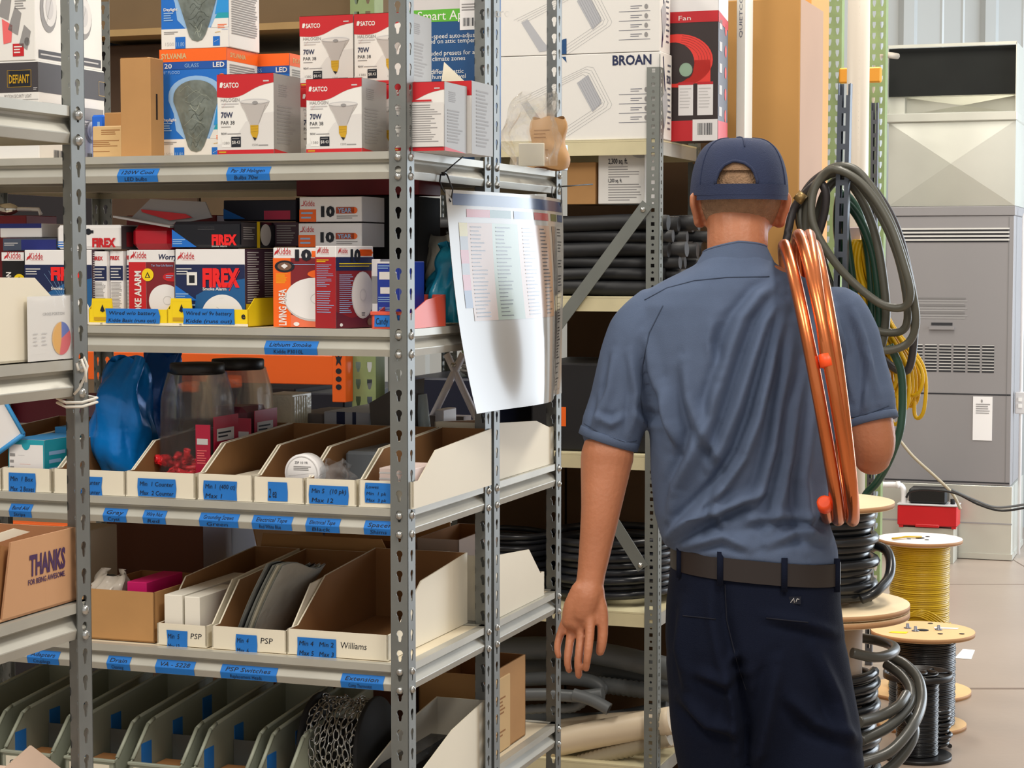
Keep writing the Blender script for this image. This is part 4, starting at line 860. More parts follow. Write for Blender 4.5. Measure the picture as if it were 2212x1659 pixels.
# open card bin right of it, with black case inside
zf = Z5; u0_ = UX(770, .03, Z5+.1)
e, g = open_bin('card_bin', u0_, .03, Z5, -u0_-.012, .42, .085, .152, whiteb, 'wide white card bin on the lowest shelf, a glossy black case inside', 'bin', .55, .003, mat('bin_inside_pale', (196, 190, 176), .7)); g.build('bin_body', e)
c = Ct(0, 0, 0, .07, Z5+.005, .28, mat('black_film', (16, 16, 18), .12, 0, 0, 8, .3, 12), u=u0_+.02, w=-u0_-.06, h=.095, b=.012); c.done('black_case', 'glossy black film wrapped case lying in the wide card bin', 'case')
ocart(905, 1000, 1455, V2+.06, Z5, .25, 'brown open cardboard box at the right end of the lowest shelf, back unit', w=.16)
c = Ct(0, 0, 0, V2+.05, Z5, .15, tan, u=-.052, w=.018, h=.165, b=.002); c.g.fine(c.r, .3, .75, .8, .5, 5, cardd); c.g.fine(c.r, .3, .3, .8, .2, 2, cardd); c.done('flat_carton', 'thin light brown carton standing on edge, printed side to the aisle', 'box')
ocart(400, 690, 1478, V2+.03, Z5, .3, 'brown carton at the back of the lowest shelf behind the parts bins')
ocart(700, 860, 1490, V2+.03, Z5, .3, 'dark carton at the back of the lowest shelf behind the chain spool', m=mat('dark_brown_card', (104, 62, 44), .85))
# ================================================================ tape labels along the shelf edges
def edge_tape(beam_o, x0, x1, lines, z, hgt=.036, skew=.01):
    u0 = UX(x0, -.002, z-.03) + WD; u1_ = UX(x1, -.002, z-.03) + WD; g = MB(); yo = -.0012
    pr = [(.0116, -.0245), (.0014, -.0372), (.0011, -.0387), (.0048, -.0510)]
    for (a, b_) in zip(pr, pr[1:]):
        g.quad([(u0, a[0]-.0006, a[1]), (u0, b_[0]-.0006, b_[1]), (u1_, b_[0]-.0006, b_[1]), (u1_, a[0]-.0006, a[1])], tape)
    n = len(lines); L = u1_ - u0
    fr = FR((u0+.004, .0006, -.0368), (L-.008, 0, 0), (0, .0100, .0121)); g.text(fr, lines[0], .06, .12, .58, ink, w=.85, l=1, shear=.15)
    if n > 1 and lines[1]: fr = FR((u0+.004, .0040, -.0505), (L-.008, 0, 0), (0, -.0034, .0112)); g.text(fr, lines[1], .15, .2, .66, ink, w=.6, l=2, shear=.15)
    g.build('tape_label', beam_o)
B1 = lambda k: b1['f', k]
for x0, x1, ls in ((251, 338, ['120W Cool', 'LED bulbs']), (487, 580, ['Par 38 Halogen', 'Bulbs 70w'])): edge_tape(B1(5), x0, x1, ls, Z1)
edge_tape(B1(4), 569, 683, ['Lithium Smoke', 'Kidde P3010L'], Z2)
for x0, x1, ls in ((17, 65, ['Band Aid', 'Strips']), (220, 270, ['Gray', 'Cryst']), (306, 355, ['Wire Nut', 'Red']), (428, 512, ['Grounding Screws', 'Green']), (542, 628, ['Electrical Tape', 'Red White Blue']), (658, 731, ['Electrical Tape', 'Black']), (784, 852, ['Spacer', 'Shims'])): edge_tape(B1(3), x0, x1, ls, Z3)
for x0, x1, ls in ((56, 124, ['Adapters', 'Couplings']), (228, 278, ['Drain', 'Cleaning']), (333, 417, ['VA - 5228', '']), (474, 595, ['PSP Switches', 'Replacement Heads']), (734, 826, ['Extension', 'Comp Thermostat'])): edge_tape(B1(2), x0, x1, ls, Z4)
# ================================================================ second unit, top shelf
V2 = DP + .016
deepb = mat('deep_teal_blue', (14, 74, 128), .4); leaf = mat('leaf_green', (92, 176, 50), .45)
c = Ct(880, 1048, -60, V2+.02, Z1, .10, deepb); g, f = c.g, c.f
zf = lambda py: (ZS(py, c.u+.15, c.v) - c.z)/c.h
xf = lambda px: (UX(px, c.v, 1.9) - c.u)/c.w
g.panel(f, 0, zf(44), 1, zf(17), leaf); g.panel(f, 0, zf(17), 1, 1, lgrey); g.text(f, 'Smart App Control', xf(903), zf(40), .048, white, l=2)
for t_, y in (('two-speed auto-adjustment', 80), ('based on attic temperature', 91), ('included presets for all seasons', 117), ('and climate zones', 129), ('for different attic', 157), ('and humidity level', 168)): g.text(f, t_, xf(912), zf(y), .024, white, l=2)
g.panel(f, xf(994), zf(64), xf(1050), zf(-20), kw, 3); g.barcode(f, xf(1001), zf(56), xf(1046), zf(38), ink, 4); g.fine(f, xf(998), zf(6), xf(1045), zf(24), 3, grey, 4)
g.panel(f, xf(1026), zf(205), xf(1050), zf(142), kw, 3); g.panel(f, xf(1026), zf(147), xf(1050), zf(142), red, 4); g.fine(f, xf(1031), zf(172), xf(1046), zf(198), 4, grey, 4); g.shape(f, [(xf(1030), zf(158)), (xf(1034), zf(164)), (xf(1038), zf(158)), (xf(1034), zf(152))], leaf, 4)
c.done('fan_box', 'large blue box with a green Smart App stripe behind the corner post', 'box')
c = Ct(1020, 1050, 235, V2+.005, Z1, .014, tan, u=UX(1034, V2+.005, Z1), w=.014); c.done('small_carton', 'slim tan carton between the bulb boxes and the middle posts, top shelf', 'box')
c = Ct(0, 0, 0, DP-.05, Z1, .035, cream, u=UX(930, DP-.05, Z1+.2), w=.06, h=ZS(140, -.1, DP)-Z1); c.g = MB(); c.g.prism([(.0, 0, 0), (.05, 0, 0), (.075, 0, c.h*.80), (.03, 0, c.h)], (0, .002, 0), cream); c.done('loose_tag', 'loose cream instruction sheet standing behind the upper bulb boxes', 'paper')
film = mat('bag_film', (232, 226, 216), .12, 0, 0, 8, .8, 22, trans=.75, ior=1.1, alpha=.30)
parcel = mat('kraft_paper', (196, 150, 98), .6, 0, .06, 20)
c = Ct(1136, 1206, 252, V2+.29, Z1, .09, parcel, b=.01); c.g = MB()
def fn(a, b_):
    t = 2*PI*a; w2 = c.w/2*(1 - .22*max(0, b_-.45)**1.5*2); d2 = .042*(1 - .8*max(0, b_-.4)/.6)
    return (c.w/2 + w2*math.cos(t)*(1.15 if abs(math.cos(t)) > .7 else 1) + .006*math.sin(9*b_+t), .045 + d2*math.sin(t), b_*c.h + .004*math.sin(3*t))
c.g.grid(fn, 20, 14, parcel, True, True); fr_ = FR((c.w*.25, .0, c.h*.2), (c.w*.5, 0, 0), (0, 0, c.h*.6)); c.g.fine(fr_, 0, .95, 1, .6, 3, cardd, 1, .3); c.g.fine(fr_, .1, .3, .9, .1, 2, cardd, 1, .4)
c.done('paper_bag', 'brown paper bag with faint print, standing in a clear film bag on the top shelf', 'bag')
bag('film_bag', UX(1104, V2+.22, Z1), V2+.16, Z1+.001, .11, .10, .155, film, 'clear film bag with a cream card inside, right end of the top shelf', 31)
c = Ct(1120, 1175, 300, V2+.205, Z1, .004, cream, h=.05); c.done('paper_insert', 'cream card standing inside the clear film bag', 'paper')
c = Ct(1204, 1218, 312, V2+.40, Z1, .03, mat('ice_blue_card', (200, 220, 245), .4)); c.done('small_carton', 'narrow pale blue box at the far right end of the top shelf', 'box')
# second unit, second shelf, seen right of the corner post
tealb = mat('teal_bag', (28, 140, 168), .3, 0, .08, 8, .5, 20)
bag('detector_bag', UX(925, .25, Z2+.1), .22, Z2+.006, .062, .08, .155, tealb, 'teal plastic bag standing in the salmon bin beside the corner post', 41)
bag('detector_bag', UX(905, .33, Z2+.1), .33, Z2+.002, .085, .08, .185, mat('smoke_film', (120, 116, 106), .2, 0, .1, 8, .6, 20), 'smoky clear bag with a yellow tag behind the teal bag', 44)
c = Ct(0, 0, 0, V2+.1, Z2, .22, mat('dark_wood_card', (60, 38, 26), .8), u=-.5, w=.46, h=.20); c.done('carton', 'dark brown carton on the second unit behind the salmon bin', 'box')
c = Ct(918, 948, 418, V2+.14, Z2+.202, .01, tan, h=.055); c.done('flat_carton', 'small tan card on top of the dark brown carton', 'paper')
st2(275, 470, 465, None, .30, .1, dred, 'carton', 'dark red carton at the back of the second shelf behind the crimson alarm box', z=Z2)
# blister pack lying across the row
g = MB(); p0 = pt(250, 482, .06); q = lambda x, y, v=.06: pt(x, y, v) - p0
g.prism([q(250, 466), q(372, 488), q(372, 492), q(250, 470)], (0, .14, 0), mat('grey_card', (150, 146, 146), .6))
g.prism([q(290, 470, .10), q(372, 486, .10), q(462, 470, .10), q(448, 436, .10), q(330, 430, .10)], (0, .004, 0), mat('grey_card', (150, 146, 146), .6))
g.prism([q(312, 458, .095), q(372, 476, .095), q(420, 470, .095), q(405, 462, .095), q(310, 452, .095)], (0, .002, 0), red)
tag(g.build('blister_card', None, S(*p0), TH), 'bent grey and red blister card lying over the alarm boxes', 'package')
c = Ct(282, 372, 486, .075, ZS(540, UX(282, .075, Z2), .075), .1, mat('red_blister', (176, 20, 36), .15), b=.012); c.done('blister_pack', 'glossy red blister pack between the two hang tab boxes', 'package')
# chrome fitting and white arm at the left
chrome = mat('chrome', (225, 225, 220), .12, .95)
g = MB(); g.lathe([(.0001, 0), (.012, .001), (.013, .03), (.011, .038), (.006, .048), (.0001, .05)], chrome, 20, (0, 0, 0), 'x'); g.tube([(.046, 0, 0), (.095, .01, -.001), (.10, .01, -.012)], .0045, kw, 8)
o0 = pt(4, 452, .26); tag(g.build('shower_fitting', None, S(*o0), TH), 'shiny chrome fitting with a white arm lying on the white lidded box', 'fitting')
c = Ct(-40, 60, 0, .245, Z2, .12, dred, h=o0.z - .0145 - Z2); c.done('carton', 'dark carton at the back left of the second shelf carrying the chrome fitting', 'box')
# dark red cartons deep in the third and fourth shelves, left
st2(20, 150, 860, None, .47+.02, .2, mat('maroon_card', (110, 14, 40), .5), 'carton', 'dark maroon carton behind the left bins on the third shelf', lambda g, f, c: (g.panel(f, .12, .4, .42, .62, lgrey), g.fine(f, .15, .58, .4, .44, 3, grey, 2)))
st2(-40, 68, 1165, None, .06, .2, mat('black_card', (24, 22, 24), .6), 'carton', 'black box at the left edge of the fourth shelf', z=Z4)
st2(72, 150, 1155, None, .2, .2, mat('beige_card', (214, 200, 180), .7), 'carton', 'beige box right of the black box on the fourth shelf', z=Z4)

# ================================================================ foreground unit things
U3 = -.071
def sidep(px, py, u): # point on side plane u
    v = VXp(px, u, CAMH - (py-560)/F*2.7); z = ZS(py, u, v); v = VXp(px, u, z); return Vector((u, v, ZS(py, u, v)))
L3_ = [.775, 1.087, 1.430]
def side_box(name, pts, depth, m, label, cat='box', extra=None, inner=None):
    P_ = [sidep(x, y, U3-.012) for x, y in pts]; o = P_[0].copy(); g = MB(); q = [p - o for p in P_]
    g.prism(q, (-depth, 0, 0), m)
    if extra: extra(g, o)
    return tag(g.build(name, None, S(*o), TH), label, cat)
zt = 1.430 + .002
# white shelf bin with slanted rim; bottom on the shelf
def wb(g, o): pass
pa, pb, pc, pd = sidep(-140, 598, U3-.012), sidep(75, 600, U3-.012), sidep(112, 641, U3-.012), sidep(152, 690, U3-.012)
g = MB(); o = Vector((U3-.012, pa.y, zt))
poly = [(0, pa.y-o.y, 0), (0, pd.y-o.y, 0), (0, pd.y-o.y, .045), (0, pc.y-o.y, pc.z-zt), (0, pb.y-o.y, pb.z-zt), (0, 0, pa.z-zt)]
for x in (0, -.20): g.prism([(x, b_, c_) for _, b_, c_ in poly], (-.003, 0, 0), whiteb)
g.box(-.203, 0, 0, 0, pd.y-o.y, .003, whiteb); g.box(-.203, 0, 0, 0, .003, pa.z-zt, whiteb); g.box(-.203, pd.y-o.y-.003, 0, 0, pd.y-o.y, .045, whiteb)
e = sempty('card_bin', o.x, o.y, o.z, 'tall white card bin on the foreground shelf with a printed sheet in front', 'bin'); g.build('bin_body', e)
# sleeve with the pie chart sheet
g = MB(); a = sidep(60, 778, U3-.006); b_ = sidep(157, 772, U3-.006); h = ZS(641, a.x, a.y) - zt
L = b_.y - a.y; fr = FR((0, 0, 0), (0, L, 0), (0, 0, h)); g.panel(fr, 0, 0, 1, 1, white, 0)
g.text(fr, 'CROSS PORTION', .33, .70, .045, grey, w=.48, l=2); g.fine(fr, .12, .45, .22, .22, 4, lgrey, 2, .3); g.fine(fr, .3, .45, .42, .22, 4, lgrey, 2, .3); g.line(fr, .1, .1, .38, .11, .001, grey, 2)
for m_, a0, a1 in ((mat('pie_yellow', (236, 176, 60), .5), PI/2, PI*1.42), (mat('pie_red', (224, 76, 84), .5), -PI*.58, PI*.15), (mat('pie_blue', (70, 100, 190), .5), PI*.15, PI/2)): g.ell(fr, .74, .33, .21, .26, m_, 2, 20, a0, a1)
g.build('sheet', sleeve := sempty('printed_sheet', a.x, a.y, zt, 'white sheet with a yellow, red and blue pie chart in a clear sleeve', 'paper'))
g = MB(); fl = mat('sleeve_film', (240, 242, 246), .08, 0, 0, 8, .3, 14, trans=.5, alpha=.22)
g.grid(lambda s_, t_: (.004 + .003*math.sin(5*s_)*t_, L*(-.02 + 1.04*s_), h*(t_*(1.02))), 10, 10, fl); g.build('sleeve', sleeve)
# THANKS carton
g = MB(); a = sidep(4, 1338, U3-.012); b_ = sidep(165, 1300, U3-.012); zt2 = 1.087 + .002; y1 = b_.y
tl = sidep(24, 1172, U3-.012); tr = sidep(166, 1138, U3-.012); o = Vector((U3-.012, a.y, zt2)); kr = mat('kraft_light', (206, 158, 118), .75, 0, .03, 8)
Hc = max(tl.z, tr.z) - zt2; L = b_.y - a.y
e = sempty('cardboard_box', o.x, o.y, o.z, 'open brown cardboard box printed THANKS on the foreground shelf', 'box')
g.prism([(0, 0, 0), (0, L, 0), (0, L, tr.z-zt2), (0, tl.y-a.y, tl.z-zt2)], (-.003, 0, 0), kr)
g.box(-.25, -.30, 0, -.247, L, Hc*.9, kr); g.box(-.25, L-.003, 0, -.003, L, tr.z-zt2, kr); g.box(-.25, -.3, 0, 0, L, .003, kr)
fr = FR((0, tl.y-a.y+.0, 0), (0, L-(tl.y-a.y), 0), (0, 0, Hc)); pur = mat('purple_ink', (76, 48, 92), .6)
g.text(fr, 'THANKS', .26, .50, .26, pur, w=.56, l=2, bold=.04, shear=.06); g.text(fr, 'FOR BEING AWESOME.', .24, .38, .07, pur, w=.58, l=2, bold=.02); g.line(fr, .5, .02, .5, .33, .0006, cardd, 2)
g.build('carton_body', e)
g = MB(); g.prism([(-.02, -.20, Hc*.86), (-.02, L*.55, Hc*1.03), (-.02, L*.35, Hc*1.12), (-.02, -.2, Hc*.97)], (-.003, 0, 0), whiteb); g.build('inner_sheet', e)
g = MB(); g.prism([(-.006, -.02, 0), (-.006, .02, 0), (-.012, .045, tl.z-zt2-.01), (-.012, .02, tl.z-zt2-.004)], (-.003, 0, 0), cardd); g.build('flap', e)
# pale carton with a peaked flap, lower
g = MB(); zt3 = .775+.002; a = sidep(95, 1613, U3-.02); o = Vector((U3-.02, a.y, zt3)); hh = a.z - zt3; pk = mat('pink_kraft', (222, 196, 176), .75)
c_ = .13; g.prism([(0, 0, 0), (c_, c_*0+.0, 0), (0, 0, 0)], (0, 0, 0), pk) if False else None
e = sempty('cardboard_box', U3-.03, a.y - .13, zt3, 'pale cardboard box with a peaked flap at the bottom left corner', 'box')
g.box(-.2, -.1, 0, .0, .2, hh*.55, pk); g.build('carton_body', e)
g = MB(); g.prism([(0, -.1, hh*.55), (0, .2, hh*.55), (-.01, .13, hh)], (-.003, 0, 0), pk); g.build('flap', e)
# white cable loops on the foreground post
g = MB(); cw = mat('white_cord', (236, 232, 222), .5); P0 = Vector((UX(178, -1.03, 1.4), -1.045, 1.37))
zl = lambda y: ZS(y, P0.x, P0.y) - P0.z; xl = lambda x, y: UX(x, P0.y, ZS(y, P0.x, P0.y)) - P0.x
loop = [(175, 790), (182, 772), (189, 790), (184, 812), (172, 838), (160, 852)]
g.tube([(xl(*p), 0, zl(p[1])) for p in loop], .0020, cw, 6); g.tube([(xl(*p)+.001, -.004, zl(p[1])) for p in [(172, 800), (168, 785), (178, 776), (187, 800), (188, 825)]], .0020, cw, 6)
for dz in (0, -.006): g.tube([(-.032, .0, zl(862)+dz), (-.010, -.012, zl(869)+dz), (.012, -.006, zl(868)+dz), (.014, .03, zl(862)+dz), (-.02, .05, zl(860)+dz)], .0020, cw, 6, closed=True)
tag(g.build('cord', None, S(*P0), TH), 'white cord looped around the foreground shelf post', 'cord')

# ================================================================ the hanging laminated chart
sheet = mat('laminated_sheet', (160, 156, 150), .10, 0, .02, 4)
pc_ = {n: mat('chart_' + n, tuple(int(q*.74) for q in c_), .12) for n, c_ in (('navy', (64, 84, 130)), ('red', (214, 86, 74)), ('green', (70, 116, 84)), ('grey', (150, 146, 142)), ('peach', (226, 188, 160)), ('yellow', (226, 204, 70)), ('mint', (196, 214, 192)), ('ink', (70, 66, 70)), ('white', (222, 216, 206)))}
UP = .030
cor = [sidep(x, y, UP) for x, y in ((1030, 894), (1237, 850), (1215, 432), (962, 409))]
O_ = cor[3].copy(); e = sempty('wall_chart', O_.x, O_.y, O_.z, 'curled glossy laminated chart hanging from the shelf side by zip ties', 'chart')
def cs(s_, t_, off=0):     # s across 0..1, t from bottom 0 to top 1
    b0 = cor[0].lerp(cor[1], s_); t0 = cor[3].lerp(cor[2], s_); p = b0.lerp(t0, t_) - O_
    left = .008*math.sin(PI*min(1, max(0, (t_-.0))))*(1-s_)**2
    cf = lambda q: math.cos((q-.50)*PI*.95)
    p.x += .046*(cf(s_) - (1-s_)*cf(0) - s_*cf(1))*(.45+.55*t_) - .012*math.sin(2.6*PI*s_)*(1-t_) + .016*(1-t_)*math.sin(PI*(s_*1.6-t_*.7)) + off
    p.y += -left*1.1; return tuple(p)
g = MB(); g.grid(lambda a, b_: cs(a, b_), 40, 48, sheet); g.grid(lambda a, b_: cs(a, b_, -.0008), 40, 48, sheet); g.build('sheet', e)
g = MB()
def cr(x0, y0, x1, y1, m, l=1, nx=0):
    nx = nx or max(2, int(abs(x1-x0)*30)); ny = max(2, int(abs(y1-y0)*30))
    g.grid(lambda a, b_: cs(x0+(x1-x0)*a, y0+(y1-y0)*b_, .0006*l), nx, ny, m)
cr(.03, .935, .97, .985, pc_['navy']); 
cr(.10, .885, .23, .92, pc_['red']); cr(.23, .885, .36, .92, pc_['green']); cr(.38, .885, .52, .92, pc_['navy']); cr(.54, .885, .7, .92, pc_['red']); cr(.86, .885, .97, .92, pc_['navy']); cr(.74, .885, .84, .92, pc_['green'])
for k, (n, a, b_) in enumerate((('yellow', .80, .86), ('grey', .74, .80), ('red', .68, .74), ('grey', .63, .68), ('red', .56, .63), ('navy', .48, .56))): cr(.055, a, .10, b_, pc_[n])
cr(.10, .42, .24, .86, pc_['peach']); cr(.24, .42, .40, .86, pc_['mint']); cr(.40, .42, .70, .86, pc_['peach']); cr(.74, .2, .80, .86, pc_['grey']); cr(.82, .03, .97, .86, pc_['white'])
r = random.Random(4)
for k in range(52):
    y = .845 - .0155*k
    if r.random() < .82: cr(.84, y, .84 + .11*r.uniform(.5, 1), y+.0045, pc_['ink'], 2, 3)
for k in range(24):
    y = .84 - .0175*k
    for x0 in (.115, .26, .43, .58): cr(x0, y, x0 + .09*r.uniform(.5, 1), y+.004, pc_['ink'], 2, 2)
g.build('print', e)
for (px, py, tx, ty) in ((966, 432, 978, 415), (1211, 455, 1209, 437)):
    pass
g = MB()
def tie(pts): g.tube([sidep(x, y, u_) - O_ for x, y, u_ in pts], .0016, black, 6)
tie([(974, 436, UP-.002), (978, 410, UP+.012), (966, 378, .02), (958, 372, .006)]); tie([(958, 374, .006), (1003, 336, .02)]); tie([(952, 376, .004), (950, 392, .0), (955, 406, .02), (974, 436, UP+.004)])
g.box(*[a for a in (sidep(958, 376, .004) - O_ - Vector((.003, .004, .003)))], *[a for a in (sidep(958, 376, .004) - O_ + Vector((.005, .004, .004)))], black)
g.build('zip_tie', e)
g = MB(); tie([(1205, 456, UP+.004), (1213, 438, UP+.012), (1213, 410, .02), (1211, 402, .006)]); tie([(1211, 403, .006), (1280, 398, .03)]); tie([(1193, 404, .004), (1192, 420, .01), (1205, 456, UP)]); g.build('zip_tie', e)

# ================================================================ row behind: angle iron rack
angm = mat('rack_grey', (128, 132, 128), .45, .35, .08, 10); yedge = mat('rack_board', (214, 204, 166), .6, 0, .12, 10)
V3 = 1.86; RWD, RDP = .90, .46
def hole_flange(g, o, ex, nrm, width, H, m, t=.002):
    o, ex, nrm = Vector(o), Vector(ex), Vector(nrm); ez = Vector((0, 0, 1)); P2 = .0381; n = 12
    for c in range(int(H/P2)):
        for half in (0, 1):
            z0 = c*P2 + half*P2/2; hh = P2/2; out = []
            for lay in (0, -1):
                for rr in (1, 0):
                    for k in range(n):
                        a = 2*PI*(k+.5)/n; dx, dy = math.cos(a), math.sin(a)
                        if rr: L = max(abs(dx)/(width/2), abs(dy)/(hh/2)); rx, ry = dx/L, dy/L
                        else:
                            if half: L = max(abs(dx), abs(dy))/.0052; rx, ry = dx/L, dy/L
                            else: rx, ry = dx*.0036, dy*.0036
                        out.append(o + ex*(width/2+rx) + ez*(z0+hh/2+ry) + nrm*(lay*t))
            fs = []
            for k in range(n):
                j = (k+1) % n; fs += [(k, j, n+j, n+k), (2*n+k, 3*n+k, 3*n+j, 2*n+j), (n+k, n+j, 3*n+j, 3*n+k)]
            g.add(out, fs, m)
            for sx in (-1, 1):
                for sz in (-1, 1):
                    q = [out[k] for k in range(n)]
                    cc = o + ex*(width/2+sx*width/2) + ez*(z0+hh/2+sz*hh/2); q.sort(key=lambda p: (p-cc).length); g.add([q[0], cc, q[1]], [(0, 1, 2)], m)
    for x in (0, width): g.quad([o+ex*x, o+ex*x-nrm*t, o+ex*x-nrm*t+ez*H, o+ex*x+ez*H], m)
def rack(u0, v0, wd, dp, levels, H, label, thick=.042):
    root = sempty('storage_rack', u0, v0, 0, label, 'rack', None)
    for (x, y, dx, dy) in ((0,0,1,1), (wd,0,-1,1), (0,dp,1,-1), (wd,dp,-1,-1)):
        g = MB(); hole_flange(g, (0,0,0), (dx,0,0), (0,-dy,0), .038, H, angm); hole_flange(g, (0,0,0), (0,dy,0), (-dx,0,0), .038, H, angm); g.build('post', root, (x, y, 0))
    for z in levels:
        g = MB(); g.box(.003, .003, z-.005, wd-.003, dp-.003, z, yedge); g.build('shelf_board', root)
        g = MB(); g.box(.003, .003, z-thick, wd-.003, .006, z-.0055, yedge); g.box(.003, dp-.006, z-thick, wd-.003, dp-.003, z-.0055, yedge)
        g.box(wd-.005, .006, z-thick, wd-.003, dp-.006, z-.0055, steel_beam); g.box(.003, .006, z-thick, .005, dp-.006, z-.0055, steel_beam); g.build('shelf_edge', root)
    return root
ur = UX(1424, V3, 1.57); RWD = ur - UX(838, V3, 1.2); zr = [ZS(y, ur, V3) for y in (1660, 1326, 985, 641, 300)]
rk = rack(ur-RWD, V3, RWD, RDP, zr, ZS(117, ur, V3), 'grey perforated angle iron rack in the next row, full of black tubing')
def brace(p, q_, label=None):
    a = pt(p[0], p[1], V3-.006) - Vector((ur-RWD, V3, 0)); b_ = pt(q_[0], q_[1], V3-.006) - Vector((ur-RWD, V3, 0)); d = (b_-a).normalized(); n_ = Vector((d.z, 0, -d.x))*.017
    g = MB(); g.prism([a-n_, b_-n_, b_+n_, a+n_], (0, .004, 0), angm)
    g.lathe([(.0001, -.006), (.006, -.005), (.008, 0), (.008, .002)], rivet, 12, a + (b_-a)*.04 + Vector((0, -.001, 0)), 'y'); g.build('brace', rk)
brace((1396, 441), (1180, 735)); brace((1390, 1228), (1270, 1040))
def st3(x0, x1, yt, yb, v, d, m, name, label, fn=None, lv=4, b=.002, cat='box', grp=None):
    z = zr[lv]; zb_ = ZS(yb, UX(x0, v, z), v) if yb else z + .0006
    c = Ct(x0, x1, yt, v, zb_, d, m, b=b)
    if fn: fn(c.g, c.f, c)
    c.done(name, label, cat, grp); return c
shade = mat('cool_grey_print', (184, 186, 192), .5); line_ = mat('line_ink', (98, 102, 118), .5)
def broan(up):
    def fn(g, f, c):
        X = lambda px: (UX(px, c.v, c.z+c.h/2) - c.u)/c.w; Y = lambda py: (ZS(py, c.u+c.w/2, c.v) - c.z)/c.h
        oy = -177 if up else 0      # the same art on both boxes
        pts = lambda L: [(X(x), Y(y+oy)) for x, y in L]
        for k, dk in enumerate((0, 8, 16, 24)):
            g.pline(f, pts([(1110+dk, 216+k*2), (1268-k*3, 145+dk*.7), (1282-k*4, 148+dk*.8), (1322-k*8, 228-k*3), (1318-k*8, 236-k*2), (1170, 330-k*7)]), .0021, line_, 2)
        g.shape(f, pts([(1126, 222), (1140, 215), (1172, 262), (1190, 284), (1165, 287)]), shade, 2); g.shape(f, pts([(1246, 180), (1270, 163), (1300, 225), (1280, 243)]), shade, 2)
        for k in range(6): g.line(f, *pts([(1250+4*k, 178-3*k)])[0], *pts([(1282+4*k, 240-3*k)])[0], .0016, line_, 3)
        for k in range(4): g.panel(f, X(1337), Y(208+oy+20*k), X(1405), Y(207+oy+20*k), line_, 2); g.fine(f, X(1362), Y(194+oy+20*k), X(1388), Y(203+oy+20*k), 2, line_, 2, .3); g.ell(f, X(1396), Y(198+oy+20*k), .010, .03, grey, 2, 12)
        g.shape(f, pts([(1204, 300), (1211, 268), (1219, 268), (1219, 300)]) if not up else pts([(1203, 294), (1215, 262), (1224, 260), (1224, 294)]), deepb, 2)
        if not up:
            g.text(f, 'BROAN', X(1323), Y(144), .11, navy, w=X(1407)-X(1323), l=2, bold=.03); g.shape(f, pts([(1213, 122), (1222, 122), (1224, 135)]), deepb, 2); g.text(c.r, 'BROAN', .52, .66, .09, navy, w=.36, l=2, bold=.02)
        g.shape(c.r, [(.22, .95), (.42, .55), (.24, .05), (.16, .05), (.34, .55), (.16, .95)], navy, 2); g.shape(c.r, [(.1, .48), (.5, .60), (.62, .38), (.3, .12)], shade, 3); g.fine(c.r, .6, .9, .9, .1, 12, line_, 2, .3)
    return fn
GBr = 'white boxed bath fans on the rack'
cb = st3(1040, 1427, 118, None, V3+.012, .115, white, 'bath_fan_box', 'white bath fan box with navy name and line drawing, lower of the two', broan(False), grp=GBr)
c = Ct(0, 0, 0, V3+.012, cb.z+cb.h+.001, .11, white, u=cb.u, w=cb.w-.004, h=cb.h); broan(True)(c.g, c.f, c); c.done('bath_fan_box', 'white bath fan box with the line drawing cut off above, upper of the two', 'box', GBr)
# fan box right of it: front face towards us, set back
dkb = mat('dark_brown_print', (52, 40, 40), .5); c = Ct(1395, 1550, -30, V3+.135, zr[4], .115, dkb); g, f = c.g, c.f
X = lambda px: (UX(px, c.v, c.z+c.h/2) - c.u)/c.w; Y = lambda py: (ZS(py, c.u+c.w*.7, c.v) - c.z)/c.h
g.panel(f, 0, Y(24), 1, 1, kw); g.panel(f, 0, Y(48), 1, Y(24), red, 2); g.text(f, 'Fan', X(1492), Y(43), .030, white, l=3, anchor='r', w=.17)
g.ell(f, X(1462), Y(130), X(1540)-X(1462), Y(72)-Y(130), mat('fan_red', (240, 60, 50), .4), 2, 36); g.panel(f, X(1462), Y(180), X(1535), Y(130), mat('fan_red', (240, 60, 50), .4), 2); g.ell(f, X(1455), Y(135), X(1500)-X(1455), Y(90)-Y(135), dkb, 3, 30)
for k in range(5): g.pline(f, [(X(1462)+(X(1540)-X(1462))*(.62+.08*k)*math.cos(t), Y(130)+(Y(72)-Y(130))*(.62+.08*k)*math.sin(t)) for t in [PI*q/20 for q in range(0, 10)]], .0012, dkb, 4)
g.ell(f, X(1482), Y(150), X(1498)-X(1482), Y(131)-Y(150), mat('sage_print', (150, 180, 156), .5), 5, 20); g.ring(f, X(1482), Y(150), X(1498)-X(1482), Y(131)-Y(150), .012, dkb, 6)
for x0, x1 in ((1466, 1498), (1507, 1541)): g.panel(f, X(x0), Y(249), X(x1), Y(177), kw, 4); g.panel(f, X(x0), Y(183), X(x1), Y(177), red, 5); g.fine(f, X(x0)+.02, Y(188), X(x1)-.02, Y(235), 7, lgrey, 5, .3)
g.panel(f, 0, 0, X(1497), Y(260), red, 3); g.panel(f, X(1497), 0, 1, Y(258), kw, 3); g.barcode(f, X(1508), Y(292), X(1541), Y(266), ink, 4)
g.panel(c.r, 0, 0, 1, 1, mat('slate_blue_print', (86, 90, 104), .4)); g.panel(c.r, 0, Y(38), 1, 1, kw, 2); g.shape(c.r, [(0, Y(48)), (1, Y(60)), (1, Y(40)), (0, Y(24))], red, 3); g.panel(c.r, 0, 0, 1, .13, mat('fan_red2', (210, 50, 60), .4), 2)
for k in range(5): g.panel(c.r, .1, .72-.14*k, .38, .78-.14*k, lgrey, 3); g.ell(c.r, .75, .73-.14*k, .09, .04, mat('fan_red', (240, 60, 50), .4), 3, 12)
